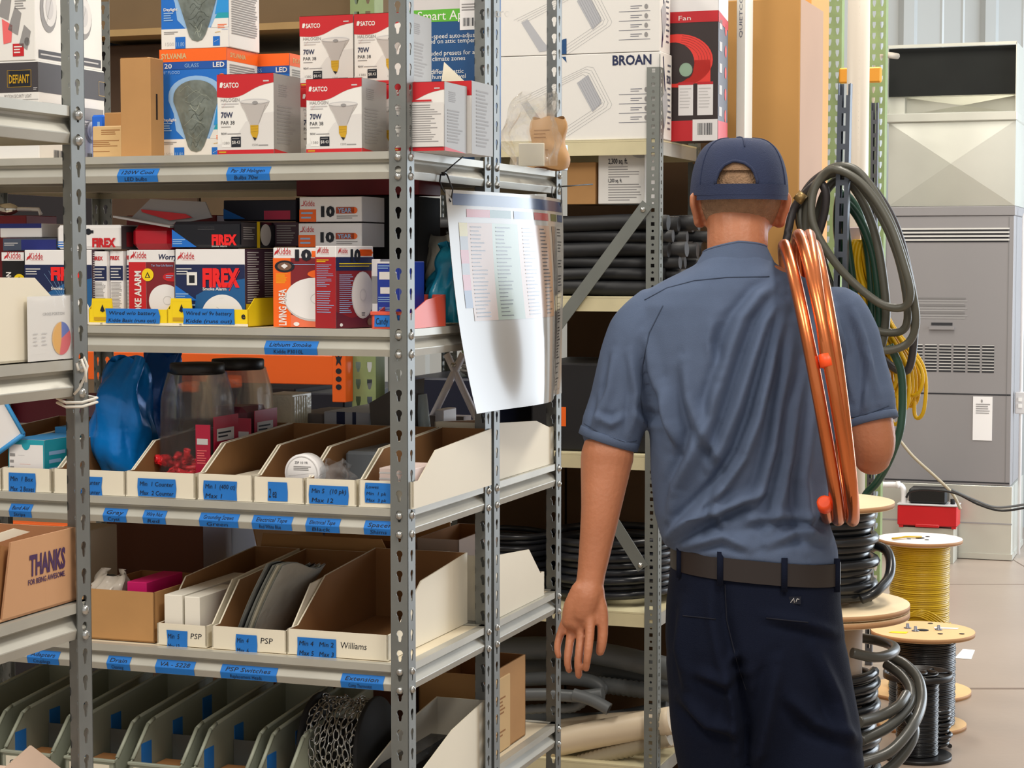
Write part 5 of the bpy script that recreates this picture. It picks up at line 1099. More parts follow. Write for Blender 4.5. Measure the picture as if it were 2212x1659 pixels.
c.done('fan_box', 'tall dark box with a red drum fan picture, on the rack behind the man', 'box')
# tall strip carton and tall brown cartons: they stand on the floor behind the rack end
def wcart(x0, x1, yt, Y0, d, m, name, label, fn=None, z=0, rz=0, cat='box'):
    zt_ = 8 if yt is None else ZY(yt, 0, Y0); u0 = WX(x0, Y0, 1.6); u1w = WX(x1, Y0, 1.6); zt_ = ZY(yt, 0, Y0)
    g = MB(); g.box(0, 0, 0, u1w-u0, d, zt_-z, m, .003)
    if fn: fn(g, u1w-u0, zt_-z, d)
    return tag(g.build(name, None, (u0, Y0, z), rz), label, cat)
def shf(px, v): return UX(px, v, 1.6)
stc = mat('strip_white', (232, 230, 222), .5)
c = Ct(0, 0, 0, V3+.30, zr[4], .10, stc, u=shf(1588, V3+.30), w=.024, h=.50); c.g.text(FR((c.w*.8, -.001, .30), (0, 0, .17), (-.012, 0, 0)), 'QUIETCOOL', .0, .2, .75, line_, w=.9, l=1)
c.g.panel(c.r, 0, 0, 1, 1, stc); c.done('strip_carton', 'thin tall white carton with vertical lettering beside the fan box', 'box')
tallk = mat('kraft_tall', (196, 146, 82), .75, 0, .05, 3); litk = mat('kraft_lit_side', (188, 154, 130), .75, 0, .05, 3)  # same kraft card, the side tint puts door light into the colour
vt = V3 + RDP + .06
c = Ct(1612, 1722, -60, vt, .002, .36, tallk, u=shf(1560, vt), w=shf(1724, vt)-shf(1560, vt), h=2.4); c.h = ZS(-4, shf(1724, vt), vt); c.g = MB(); c.g.box(0, 0, 0, c.w, c.d, c.h, tallk, .003); c.g.panel(FR((c.w, 0, 0), (0, .36, 0), (0, 0, c.h)), .02, 0, 1, 1, litk)
c.done('tall_carton', 'very tall brown carton with a door-lit tinted side, standing behind the end of the rack', 'box')
c = Ct(0, 0, 0, vt+.42, .002, .3, mat('kraft_orange', (226, 164, 92), .75, 0, .05, 3), u=shf(1640, vt+.42), w=shf(1748, vt+.42)-shf(1640, vt+.42), h=2.75); c.done('tall_carton', 'taller orange tan carton behind the very tall brown one', 'box')
c = Ct(1430, 1600, 0, vt, .002, .25, mat('dark_kraft', (82, 58, 34), .85), u=shf(1225, vt), w=shf(1556, vt)-shf(1225, vt), h=ZS(310, -.1, vt)-.002); c.done('tall_carton', 'dull brown carton on the floor behind the rack full of tubing', 'box')
c = Ct(0, 0, 0, vt, .002, .25, mat('dark_kraft', (82, 58, 34), .85), u=shf(975, vt), w=shf(1220, vt)-shf(975, vt), h=1.15); c.done('tall_carton', 'lower dull brown carton behind the cable coils', 'box')
# things on the rack
st3(1225, 1292, 368, None, V3+.05, .10, cardb, 'cardboard_box', 'brown cardboard box left of the white 2,300 sq. ft. box', lv=3) if False else None
bh_ = [ZS(y, ur-.3, V3+.1) for y in (437, 370, 350)]
c = Ct(1225, 1286, 370, V3+.06, zr[3]+.257, .16, cardb, h=bh_[1]-zr[3]-.235); c.done('cardboard_box', 'brown cardboard box left of the white 2,300 sq. ft. box', 'box')
def sq(g, f, c):
    g.text(f, '2,300 sq. ft.', .22, .78, .10, ink, w=.42, bold=.02); g.text(f, '1,200 sq. ft.', .22, .42, .07, ink, w=.30, bold=.02); g.fine(f, .22, .74, .9, .50, 5, grey, 1, .35, .4, 2); g.fine(f, .22, .40, .95, .05, 7, grey, 1, .35, .4, 4); g.ell(f, .92, 1, .22, .12, shade, 1, 16)
c = Ct(1292, 1392, 352, V3+.06, zr[3]+.257, .16, white, h=bh_[2]-zr[3]-.235); c.g = MB(); c.g.box(0, 0, 0, c.w, c.d, c.h, white, .002); sq(c.g, c.f, c); c.done('dehumidifier_box', 'white box printed 2,300 sq. ft. on top of the black tubing', 'box')
# black pipe insulation tubes in bundles
tubem = mat('black_foam', (34, 35, 38), .55, 0, .1, 20, .1, 40); tubeg = mat('black_plastic_tube', (24, 25, 28), .25, 0, .05, 20)
def bundle(lv, n, zlo, zhi, rads, labels, group, seed, m, x0=-.01, x1=.03, sag=.01, u_lo=None):
    r = random.Random(seed); out = []
    z = zr[lv] + .002; rows = []
    k = 0; base = z
    while k < n and base < z + zhi:
        R_ = r.choice(rads); v = V3 + .05 + .03*r.random()
        while v < V3 + RDP - .06 and k < n:
            g = MB(); ph = r.uniform(0, 6); ua, ub = -RWD + .03, -.03 + r.uniform(x0, x1)
            zz = base + R_
            pts_ = [(ua + (ub-ua)*t/14, .16*R_*math.sin(ph + t*.7), R_*.12*math.sin(ph*2 + t*.9)) for t in range(15)]
            g.tube(pts_, R_, m, 12); o_ = g.build('foam_tube', None, S(ur, v, zz), TH); tag(o_, labels, 'tube', group); out.append(o_); k += 1; v += 2.25*R_
        base += 1.9*R_
    return out
bundle(3, 90, 0, .215, (.017, .022, .026), 'long black foam tube lying in the pile under the 2,300 sq. ft. box', 'black foam tubes on the rack', 12, tubem, -.02, .10)
bundle(0, 9, 0, .26, (.030, .036), 'thick dark grey foam tube lying on the low rack shelf', 'thick foam tubes on the low rack shelf', 14, mat('grey_foam', (70, 72, 74), .6, 0, .1, 20, .1, 40), 0, .03) if False else None
# coiled cables on the fourth rack level
def coil(name, ctr, R0, r_, turns, h, m, label, cat='coil', group=None, ax='z', seed=1, wob=.01, parent=None, squash=1.0):
    r = random.Random(seed); ph = [r.uniform(0, 6) for _ in range(4)]; pts_ = []; N_ = int(turns*28)
    for k in range(N_):
        a = 2*PI*k/28; t = k/N_; RR = R0 + wob*math.sin(a*.37+ph[0]) + wob*.6*math.sin(a*.71+ph[1])
        p = (RR*math.cos(a), RR*math.sin(a)*squash, r_ + h*t + wob*.4*math.sin(a*1.0+ph[2]))
        pts_.append(p if ax == 'z' else (p[2], p[0], p[1]))
    g = MB(); g.tube(pts_, r_, m, 8); o_ = g.build(name, parent, ctr)
    if not parent: tag(o_, label, cat, group)
    return o_
cabm = mat('cable_black', (34, 36, 42), .28, .0, .05, 20)
ctr = S(ur-.19, V3+.23, zr[1]+.002); coil('cable_coil', ctr, .17, .012, 8.5, .18, cabm, 'tall coil of thick black cable on the rack beside the hand', seed=3, wob=.008)
ctr = S(ur-.515, V3+.24, zr[1]+.002); coil('cable_coil', ctr, .125, .009, 10, .17, cabm, 'coil of thin black cable further left on the same rack shelf', seed=5, wob=.008)
c = Ct(0, 0, 0, V3+.04, zr[2], .36, mat('dark_blue_case', (18, 24, 46), .4), u=ur-RWD+.03, w=.30, h=.20, b=.006); c.done('case', 'dark blue case on the third rack level behind the middle posts', 'case')
c = Ct(0, 0, 0, V3+.05, zr[2], .35, mat('near_black_case', (26, 26, 30), .5), u=ur-.39, w=.35, h=.25, b=.006); c.g.panel(c.f, .22, .28, .30, .50, orange); c.done('case', 'black case with a small orange mark behind the left sleeve', 'case')
coil('wire_coil', S(ur-.54, V3+.18, zr[2]+.203), .10, .004, 9, .05, mat('grey_wire', (150, 146, 140), .4), 'small coil of grey wire lying on the dark blue case', seed=9, wob=.006)
for k, (dx, lab_) in enumerate(((-.80, 'black pipe lying on the fourth rack level, left of the cable coils'), (-.42, 'black pipe lying between the two cable coils'))):
    pass
greyp = mat('grey_conduit', (92, 96, 98), .45, .0, .06, 20); cor_m = mat('grey_flex', (104, 108, 110), .4); creamp = mat('cream_pipe', (226, 208, 180), .4, 0, .04, 10)
def corr(g, pts_, r_, m, pitch=.012):
    P_ = [Vector(p) for p in pts_]; out = []; rad = []
    for a, b_ in zip(P_, P_[1:]):
        n_ = max(1, int((b_-a).length/(pitch/2)))
        for k in range(n_): out.append(a.lerp(b_, k/n_)); rad.append(r_*(1.0 if len(out) % 2 else .86))
    g.tube(out, rad, m, 12)
def curvep(pts_, n=8):
    P_ = [Vector(p) for p in pts_]; out = []
    for i in range(len(P_)-1):
        p0, p1, p2, p3 = P_[max(0, i-1)], P_[i], P_[i+1], P_[min(len(P_)-1, i+2)]
        for k in range(n):
            t = k/n; out.append(.5*((2*p1) + (p2-p0)*t + (2*p0-5*p1+4*p2-p3)*t*t + (3*p1-p0-3*p2+p3)*t**3))
    out.append(P_[-1]); return out
# low rack shelf: conduits (image points on depth planes)
def rackpipe(name, pts_, v, r_, m, label, corrug=False, group='conduits on the low rack shelf', hollow=False, cat='pipe'):
    P_ = [pt(x, y, v + (dv if len(t_ := (x, y, dv)) else 0)) for x, y, dv in [(p + (0,))[:3] for p in pts_]]; o = P_[0].copy(); g = MB(); q = curvep([p - o for p in P_], 10)
    if corrug: corr(g, q, r_, m)
    else: g.tube(q, r_, m, 14)
    if hollow: d = (q[-1]-q[-2]).normalized(); g.tube([q[-1]+d*.0005, q[-1]+d*.001], r_*.72, blackm, 14)
    return tag(g.build(name, None, S(*o), TH), label, cat, group)
vr = V3 + .06
rackpipe('conduit', [(1010, 1404), (1200, 1400), (1330, 1418), (1460, 1448)], vr+.10, .034, greyp, 'thickest dark grey conduit, topmost of the pile under the cable coils')
rackpipe('conduit', [(1010, 1440), (1200, 1442), (1330, 1452), (1470, 1490)], vr+.19, .034, greyp, 'dark grey conduit partly under the topmost thick one')
rackpipe('conduit', [(1090, 1470), (1200, 1465), (1270, 1470), (1300, 1486), (1290, 1500)], vr+.05, .020, greyp, 'dark grey conduit bent round at its end, above the lit open end')
rackpipe('conduit', [(1090, 1502), (1180, 1500), (1250, 1504), (1305, 1499)], vr+.0, .018, cor_m, 'straight smooth conduit ending beside the angle post')
rackpipe('flex_conduit', [(1110, 1535), (1180, 1530), (1240, 1528), (1275, 1505)], vr+.03, .015, cor_m, 'ribbed grey flexible conduit curving up, lowest of the grey ones', True)
rackpipe('flex_conduit', [(1290, 1478), (1340, 1484), (1400, 1492), (1470, 1500)], vr+.12, .026, cor_m, 'wide ribbed dark conduit passing behind the angle post', True)
rackpipe('conduit', [(1240, 1500), (1280, 1512), (1318, 1532)], vr-.02, .018, cor_m, 'grey conduit with its open end pointing at the camera', hollow=True)
rackpipe('conduit', [(1040, 1520), (1200, 1560), (1330, 1558), (1450, 1535)], vr+.15, .032, greyp, 'dark conduit at the bottom of the pile resting on the cream pipes')
rackpipe('pipe', [(1150, 1580), (1300, 1560), (1460, 1548)], vr+.08, .024, creamp, 'cream plastic pipe, upper one under the grey conduits', group='cream pipes on the low rack shelf')
rackpipe('pipe', [(1150, 1620), (1260, 1592), (1455, 1556)], vr-.0, .040, creamp, 'thick cream plastic pipe with grey print, slanting up to the right', group='cream pipes on the low rack shelf')
rackpipe('flex_conduit', [(1180, 1675), (1280, 1640), (1455, 1590)], vr-.0, .026, mat('beige_flex', (176, 164, 140), .4), 'beige ribbed flexible conduit along the photo bottom', True, 'cream pipes on the low rack shelf')
rackpipe('pipe', [(1140, 1655), (1260, 1632), (1460, 1600)], vr+.09, .018, creamp, 'thin cream pipe between the thick one and the ribbed one', group='cream pipes on the low rack shelf')
# ================================================================ pallet rack with orange beams, left of the rack
greenm = mat('pallet_green', (134, 152, 104), .45, 0, .12, 14); orgm = mat('beam_orange', (232, 96, 20), .4, 0, .04, 4)
def upright(root, x, y, H, wd=.076, m=greenm, pitch=.0508):
    g = MB(); g.box(-wd/2, 0, 0, -wd/2+.002, .065, H, m); g.box(wd/2-.002, 0, 0, wd/2, .065, H, m)
    for k in range(int(H/pitch)):                   # front web with two columns of teardrop slots
        z = k*pitch
        g.box(-wd/2, -.001, z, wd/2, .001, z+pitch*.42, m)
        for xa, xb in ((-wd/2, -.026), (-.010, .010), (.026, wd/2)): g.box(xa, -.001, z+pitch*.42, xb, .001, z+pitch, m)
        for xs_ in (-.018, .018):
            g.add([(xs_-.008, -.001, z+pitch*.42), (xs_-.008, -.001, z+pitch*.75), (xs_-.003, -.001, z+pitch*.42)], [(0,1,2)], m); g.add([(xs_+.008, -.001, z+pitch*.42), (xs_+.008, -.001, z+pitch*.75), (xs_+.003, -.001, z+pitch*.42)], [(0,1,2)], m)
    g.build('upright', root, (x, y, 0))
VP = V3 + .03
up = UX(785, VP, 1.6); e = sempty('pallet_rack', up, VP, 0, 'pallet rack with a green slotted upright and orange beams behind the shelving', 'rack')
upright(e, 0, 0, 3.0); upright(e, -2.1, 0, 3.0); upright(e, 0, .9, 3.0)
def obeam(yt, yb):
    z1, z0 = ZS(yt, up-.3, VP), ZS(yb, up-.3, VP); g = MB(); g.box(-2.05, -.052, z0, -.075, -.004, z1, orgm, .002); g.build('beam', e)
    g = MB(); g.box(-.077, -.056, z0-.05, -.034, -.002, z1+.03, orgm, .002); fr = FR((-.077, -.0565, z0-.05), (.043, 0, 0), (0, 0, z1-z0+.08)); g.shape(fr, [(.25, .82), (.42, .80), (.5, .92), (.58, .80), (.78, .82), (.64, .74), (.7, .64), (.5, .7), (.3, .64), (.36, .74)], ink, 1)
    for q in range(3): g.ring(fr, .5, .55-.14*q, .22, .05, .05, ink, 1, 14)
    g.build('beam_clip', e)
obeam(764, 826); obeam(1152, 1215)
g = MB()
for z in (zr[1], zr[3]-.03): g.box(-2.05, 0, z-.02, -.06, .9, z, mat('old_wood', (120, 92, 62), .8, 0, .15, 6))
g.build('rack_deck', e)
dk1 = mat('dim_carton', (104, 84, 58), .85, 0, .1, 5); dk2 = mat('very_dark_goods', (34, 30, 34), .7, 0, .1, 5)
def back(x0, x1, yt, yb, v, d, m, name, label, cat='box'):
    z1 = ZS(yt, UX(x0, v, 1.6), v); z0 = ZS(yb, UX(x0, v, 1.6), v); u0 = UX(x0, v, (z0+z1)/2); w_ = UX(x1, v, (z0+z1)/2) - u0; g = MB(); g.box(0, 0, 0, w_, d, z1-z0, m, .004); return put(g, name, u0, v, z0, label, cat)
z30 = zr[3]-.03; yz30 = 650
g = MB(); 
def goods(x0, x1, yt, zbase, v, d, m, name, label, cat='box'):
    u0 = UX(x0, v, zbase+.1); w_ = UX(x1, v, zbase+.1) - u0; h_ = ZS(yt, u0+w_/2, v) - zbase - .001; g = MB(); g.box(0, 0, 0, w_, d, h_, m, .004); return put(g, name, u0, v, zbase+.001, label, cat)
goods(236, 430, 95, z30, VP+.10, .6, mat('goods_brown', (70, 50, 34), .85, 0, .2, 4), 'crate', 'dark brown goods under the wooden ledge behind the tall carton', 'crate')
goods(434, 742, 112, z30, VP+.08, .6, mat('goods_brown2', (84, 66, 44), .85, 0, .2, 4), 'crate', 'wide dark brown goods behind the halogen bulb boxes', 'crate')
goods(-250, 232, 95, z30, VP+.12, .6, dk2, 'crate', 'black goods behind the security light boxes', 'crate')
z31 = ZS(62, up-.6, VP+.05)
g = MB(); g.box(-2.05, .0, z31-.02, -.06, .9, z31, mat('old_wood2', (160, 130, 84), .8, 0, .12, 6)); g.build('rack_deck', e)
u0 = UX(200, VP+.02, z31); g = MB(); g.box(0, 0, 0, .88, .75, .42, dk1, .004); put(g, 'crate', u0, VP+.05, z31+.001, 'big dim brown crate on the wooden ledge at the top of the photo', 'crate')
zo = zr[1]
goods(-300, 395, 700, zo, VP+.08, .6, mat('goods_beige', (150, 136, 112), .8, 0, .1, 4), 'crate', 'dim beige crate seen behind the blue bags', 'crate')
goods(400, 640, 836, zo, VP+.08, .6, dk2, 'crate', 'black goods under the orange beam, left half', 'crate')
goods(645, 745, 850, zo, VP+.08, .6, mat('goods_navy', (20, 26, 48), .4, 0, .1, 4), 'crate', 'dark navy goods under the orange beam beside the green upright', 'crate')
z0_ = .01
goods(-300, 300, 1280, z0_, VP+.05, .7, dk2, 'crate', 'black crate on the floor behind the left parts bins', 'crate')
goods(305, 745, 1280, z0_, VP+.05, .7, mat('goods_brown', (70, 50, 34), .85, 0, .2, 4), 'crate', 'dark brown crate on the floor under the lower orange beam', 'crate')
# ================================================================ furnace with plenum at the back
galv = mat('galvanised_sheet', (206, 206, 196), .30, .45, .06, 2.5); furn = mat('furnace_enamel', (140, 137, 138), .45, 0, .02, 3); liner = mat('duct_liner', (20, 22, 20), .95, 0, .2, 6)
FV = 7.13; fu1 = UX(2188, FV, 1.2); fu0 = UX(1912, FV, 1.2); FW = fu1 - fu0; FD = .62
zF = lambda py: ZS(py, (fu0+fu1)/2, FV)
xF = lambda px: UX(px, FV, 1.3) - fu0
e = sempty('furnace', fu0, FV, 0, 'grey furnace with a galvanised duct box on top, standing at the back wall', 'furnace')
def fpart(name, fn): g = MB(); fn(g); return g.build(name, e)
zb0, zb1 = zF(1203), zF(1046)
fpart('base', lambda g: (g.box(-.02, -.005, zb0, FW+.01, FD, zb1, galv, .002), g.box(-.021, -.0065, zF(1128), FW+.011, -.004, zF(1125), grey), g.box(-.025, -.012, zb0, FW+.015, FD, zb0+.03, galv)))
brickm = mat('brick_red', (150, 86, 66), .85, 0, .1, 20)
for x in (-.01, FW-.11): fpart('brick', lambda g: g.box(x, .0, .001, x+.11, .2, zb0-.001, brickm, .004))
cab = fpart('cabinet', lambda g: (g.box(0, 0, zb1+.001, FW, FD, zF(466), furn, .004), g.box(-.004, -.006, zF(466), FW+.004, FD, zF(446), furn, .003)))
def front(g):
    fr = FR((0, -.001, 0), (1, 0, 0), (0, 0, 1))
    dk = mat('louver_dark', (44, 44, 48), .8); lt = mat('louver_light', (210, 208, 204), .4)
    P_ = lambda x0, y0, x1, y1, m, l: g.panel(fr, xF(x0), zF(y1), xF(x1), zF(y0), m, l)
    for k in range(4): g.box(xF(1940), -.006, zF(496+8*k), xF(2178), .0, zF(492.5+8*k), lt); P_(1940, 496+8*k, 2178, 499.5+8*k, dk, 1)
    P_(1915, 849, 2186, 852, dk, 1); P_(1915, 1038, 2186, 1041, dk, 1); P_(2176, 470, 2177.5, 1040, mat('seam', (120, 118, 118), .6), 1)
    for k in range(9):
        P_(1982, 643+5.3*k, 2086+4*math.sin(k*2), 646+5.3*k, grey if k % 3 else mat('seam', (120, 118, 118), .6), 1)
    P_(2012, 697, 2058, 703, dk, 1); g.box(xF(2008), -.012, zF(712), xF(2062), 0, zF(706), furn)
    for c_ in range(6):
        for k in range(9): P_(1968+31*c_, 746+6.7*k, 1994+31*c_, 750+6.7*k, dk, 1); P_(1968+31*c_, 744.4+6.7*k, 1994+31*c_, 746+6.7*k, lt, 1)
fpart('front_panel', front)
def tagp(g):
    fr = FR((xF(2105), -.004, zF(949)), (xF(2147)-xF(2105), 0, 0), (0, 0, zF(855)-zF(949))); g.box(xF(2105), -.003, zF(949), xF(2147), -.0006, zF(855), kw); g.fine(fr, .15, .85, .9, .6, 5, grey, 1, .4, .2); g.ell(fr, .45, .90, .05, .04, grey, 1, 10)
fpart('paper_tag', tagp)
def xbox(g, x0, x1, z0, z1, y0, d, sides=True, dep=.022, sunk=False):
    s_ = 1 if not sunk else -1; cx_, cz_ = (x0+x1)/2, (z0+z1)/2; c = (cx_, y0 - dep*s_, cz_)
    a = [(x0, y0, z0), (x1, y0, z0), (x1, y0, z1), (x0, y0, z1)]
    for i in range(4): g.add([a[i], a[(i+1) % 4], c], [(0, 1, 2)], galv)
    if sides:
        g.quad([(x1, y0, z0), (x1, y0+d, z0), (x1, y0+d, z1), (x1, y0, z1)], galv); g.quad([(x0, y0, z0), (x0, y0, z1), (x0, y0+d, z1), (x0, y0+d, z0)], galv); g.quad([(x0, y0+d, z0), (x0, y0+d, z1), (x1, y0+d, z1), (x1, y0+d, z0)], galv); g.quad([(x0, y0, z1), (x1, y0, z1), (x1, y0+d, z1), (x0, y0+d, z1)], galv)
fpart('plenum', lambda g: xbox(g, .005, FW-.002, zF(445), zF(262), .012, FD-.02))
fpart('duct_flange', lambda g: g.box(-.012, -.01, zF(262), FW+.006, FD, zF(243), galv, .004))
def duct(g):
    z0, z1 = zF(243), zF(95); t = .004
    g.box(-.004, .0, z0, .0, FD, z1, galv); g.box(FW-.006, .0, z0, FW-.002, FD, z1, galv); g.box(-.004, FD-t, z0, FW-.002, FD, z1, galv); g.box(-.004, 0, z1-.012, FW-.002, .01, z1+.004, galv)
    g.box(.0, .03, zF(205), FW-.007, .034, z1-.012, liner); xbox(g, xF(1946), FW-.007, z0, zF(205), .12, .1, False, .02, True); g.box(0, .05, z0, xF(1946), .12, zF(205), galv); g.box(0, .034, zF(205), FW-.007, .14, zF(205)+.01, galv)
fpart('duct', duct)
# conduit and switch box on its right
g = MB(); o_ = Vector((fu1+.035, FV+.12, 0)); g.tube([(0, 0, .02), (0, 0, zF(470)), (.01, 0, zF(458)), (.05, 0, zF(452)), (.12, 0, zF(452))], .009, kw, 10); e2 = sempty('electrical_conduit', o_.x, o_.y, 0, 'white conduit with a switch box running up beside the furnace', 'conduit'); g.build('pipe', e2)
g = MB(); g.box(-.028, -.03, zF(893), .028, .02, zF(846), lgrey, .004); g.box(-.01, -.034, zF(880), .008, -.029, zF(872), white); g.box(-.01, -.034, zF(866), .008, -.029, zF(858), white); g.build('switch_box', e2)
g = MB(); p_ = [pt(1904, 118, FV-.2), pt(1893, 124, FV-.2), pt(1886, 150, FV-.2), pt(1882, 220, FV-.2), pt(1880, 300, FV-.2)]; o_ = p_[0].copy(); g.tube(curvep([q-o_ for q in p_]), .016, mat('beige_conduit', (178, 166, 150), .5), 10); g.tube([p_[0]-o_, p_[0]-o_+Vector((.05, .1, 0))], .016, mat('beige_conduit', (178, 166, 150), .5), 10); tag(g.build('flexible_conduit', None, S(*o_), TH), 'beige conduit bending into the left side of the duct box', 'conduit')
# condensate pump on a ledge at the furnace base
PV = FV - .22; up0 = UX(1939, PV, .4); up1 = UX(2069, PV, .4); zP = lambda py: ZS(py, up0+.1, PV)
e = sempty('condensate_pump', up0, PV, zP(1140), 'red condensate pump with a black motor cover on the furnace base', 'pump')
w_ = up1-up0; h_ = zP(1092)-zP(1140); redp = mat('pump_red', (200, 26, 34), .35)
g = MB(); g.box(0, 0, .01, w_, .13, h_, redp, .006); g.box(.008, .005, 0, .03, .03, .012, redp); g.box(w_-.03, .005, 0, w_-.008, .03, .012, redp); g.box(w_*.3, -.002, .004, w_*.7, .01, .02, redp, .003); g.build('tank', e)
g = MB(); g.box(-.002, -.004, h_, w_+.002, .134, h_+.008, lgrey, .002); g.box(w_*.18, .01, h_+.008, w_*.82, .12, h_+.008+zP(1060)-zP(1090)+.01, black, .012); g.tube([(w_*.9, .05, h_), (w_*.9, .05, h_+.035)], .012, blackm, 10); g.build('motor_cover', e)
g = MB(); zs_ = zP(1140) - .0; g.box(0, 0, 0, w_*.9, .17, zs_-.001, mat('ledge', (176, 172, 158), .6)); put(g, 'ledge_box', up0+.01, PV+.01, .001, 'pale sheet metal ledge under the red pump', 'ledge')
g = MB(); p_ = [pt(1895, 1047, PV+.05), pt(1940, 1047, PV+.05), pt(1953, 1052, PV+.05), pt(1957, 1066, PV+.05), pt(1957, 1088, PV+.05)]; o_ = p_[0].copy(); g.tube(curvep([q-o_ for q in p_], 5), .015, kw, 12); g.tube([p_[1]-o_-Vector((.0, 0, 0)), p_[1]-o_+Vector((.02, 0, 0))], .019, kw, 12); tag(g.build('drain_pipe', None, S(*o_), TH), 'white plastic drain pipe with an elbow above the red pump', 'pipe')
def wire(pts_, v, r_, m, name, label, cat='cord', n=8, grp=None, caps=False):
    P_ = [pt(x, y, v + (q[0] if (q := t_) else 0)) for x, y, *t_ in pts_]; o = P_[0].copy(); g = MB(); g.tube(curvep([p-o for p in P_], n), r_, m, 8); return tag(g.build(name, None, S(*o), TH), label, cat, grp)
wire([(1938, 940), (1975, 985), (2025, 1030), (2062, 1066), (2080, 1100)], FV-.35, .008, mat('tan_cord', (170, 158, 134), .5), 'cord', 'tan cord sloping down across the furnace front')
wire([(1962, 1075), (1975, 1060), (2020, 1058), (2070, 1066), (2120, 1090), (2170, 1103), (2230, 1095)], FV-.40, .006, black, 'cord', 'black cord running from the red pump to the right photo edge')
wire([(2060, 1058), (2110, 1080), (2160, 1096), (2230, 1088)], FV-.45, .006, mat('grey_cord', (90, 92, 94), .4), 'cord', 'dark grey cord just above the black one')
# ================================================================ green uprights, pipe, struts
gv = 5.85; ug = UX(1798, gv, 2); e = sempty('pallet_upright', ug, gv, 0, 'pale green slotted pallet upright left of the white pipe, far back', 'rack'); upright(e, 0, 0, 3.6)
gm2 = mat('back_web', (40, 44, 40), .7)
ug2 = UX(1893, gv+.25, 2); e = sempty('pallet_upright', ug2, gv+.25, 0, 'pale green slotted pallet upright right of the white pipe, far back', 'rack'); upright(e, 0, 0, 3.6)
g = MB(); g.box(0, 0, 0, .15, .05, .10, mat('clip_orange', (222, 150, 40), .5), .01); zz = ZS(182, ug+.05, gv-.05); 
g = MB(); a_, b_ = pt(1812, 10, gv+.03), pt(1828, 215, gv+.03)
g.tube([(0, 0, 0), (.055, 0, .5), (.15, 0, 1.1)], .010, galv, 6); 
g = MB(); g.box(.0, 0, 0, UX(1898, gv, 2)-UX(1808, gv, 2), .04, .07, mat('clip_orange', (222, 150, 40), .5), .006); put(g, 'rack_beam', UX(1810, gv-.045, 2), gv-.045, ZS(182, ug, gv), 'short orange rack beam between the green uprights behind the white pipe', 'beam')
pv_ = 4.9; upv = UX(1852, pv_, 2); g = MB(); rp = (UX(1876, pv_, 2)-UX(1828, pv_, 2))/2; g.tube([(0, 0, .002), (0, 0, 3.2)], rp, mat('pvc_pipe', (206, 196, 182), .4), 28); fr = FR((rp*.30, -rp*.965, 2.0), (0, 0, 1.0), (-.03, 0, 0)); g.text(fr, '2 IN SCH 40 PVC  NSF', .02, .1, .5, grey, w=.4, l=1); g.text(fr, 'MAX PRESS 280 PSI', .55, .1, .5, grey, w=.35, l=1)
put(g, 'plastic_pipe', upv, pv_, 0, 'thick white plastic pipe standing upright between the green uprights', 'pipe')
strm = mat('strut_steel', (96, 102, 112), .35, .6, .08, 14)
def strut(px, v, ytop, wpx, label, lean=0):
    u_ = UX(px, v, 1.9); w_ = UX(px+wpx, v, 1.9) - u_; H = ZS(ytop, u_, v); g = MB(); p_ = .0508; d = w_
    for k in range(int(H/p_)):
        z = k*p_; g.box(0, 0, z, w_, .0025, z+.016, strm); g.box(0, 0, z+.016, w_*.33, .0025, z+p_, strm); g.box(w_*.67, 0, z+.016, w_, .0025, z+p_, strm)
    g.box(0, .0025, 0, .0025, d, H, strm); g.box(w_-.0025, .0025, 0, w_, d, H, strm); g.box(w_-.012, d-.0025, 0, w_, d, H, strm); g.box(0, d-.0025, 0, .012, d, H, strm)
    o = put(g, 'strut_post', u_, v, .001, label, 'post', 'slotted strut posts'); o.rotation_euler = (lean*.0, lean, TH); return u_, w_, H
SV = 2.2
strut(1790, SV, 181, 27, 'slotted steel strut post carrying the coiled hoses, nearer one', .012)
strut(1880, SV+2.0, 222, 15, 'slotted steel strut post further back, right of the white pipe')
# hoses hung on the strut
hose = mat('grey_hose', (84, 83, 74), .4, 0, .08, 12); hoseg = mat('green_hose', (38, 70, 56), .25, 0, .1, 12); hosed = mat('dark_hose', (56, 52, 54), .4); cordy = mat('yellow_cord', (216, 172, 18), .4, 0, .06, 12)
def loop(name, pts_, dv, r_, m, label, cat='hose', grp=None, closed=True):
    P_ = [pt(x, y, SV + dv + .010*math.sin(i*1.3)) for i, (x, y) in enumerate(pts_)]; o = P_[0].copy(); q = [p-o for p in P_]
    if closed: full = curvep(q[-2:] + q + q[:3], 7); s0 = 2*7; full = full[s0:s0 + 7*len(q)]
    else: full = curvep(q, 7)
    g = MB(); g.tube(full, r_, m, 10, closed=closed); return tag(g.build(name, None, S(*o), TH), label, cat, grp)
GH = 'hoses looped over the strut post'
loop('hose', [(1800, 360), (1850, 372), (1905, 450), (1945, 545), (1970, 640), (1976, 705), (1955, 745), (1900, 757), (1850, 735), (1790, 650), (1745, 540), (1740, 450), (1762, 392)], -.01, .0115, hose, 'grey garden hose loop hanging lowest over the strut post', 'hose', GH)
loop('hose', [(1802, 366), (1860, 400), (1915, 480), (1950, 575), (1964, 635), (1948, 664), (1900, 656), (1835, 605), (1785, 545), (1752, 480), (1752, 420), (1772, 382)], -.035, .0115, hose, 'grey hose loop whose bottom crosses in front of the others', 'hose', GH)
loop('hose', [(1806, 372), (1850, 396), (1900, 470), (1938, 560), (1958, 660), (1950, 712), (1900, 716), (1840, 690), (1775, 590), (1732, 500), (1728, 440), (1755, 398)], .025, .0115, hose, 'grey hose loop in the middle of the hanging bundle', 'hose', GH)
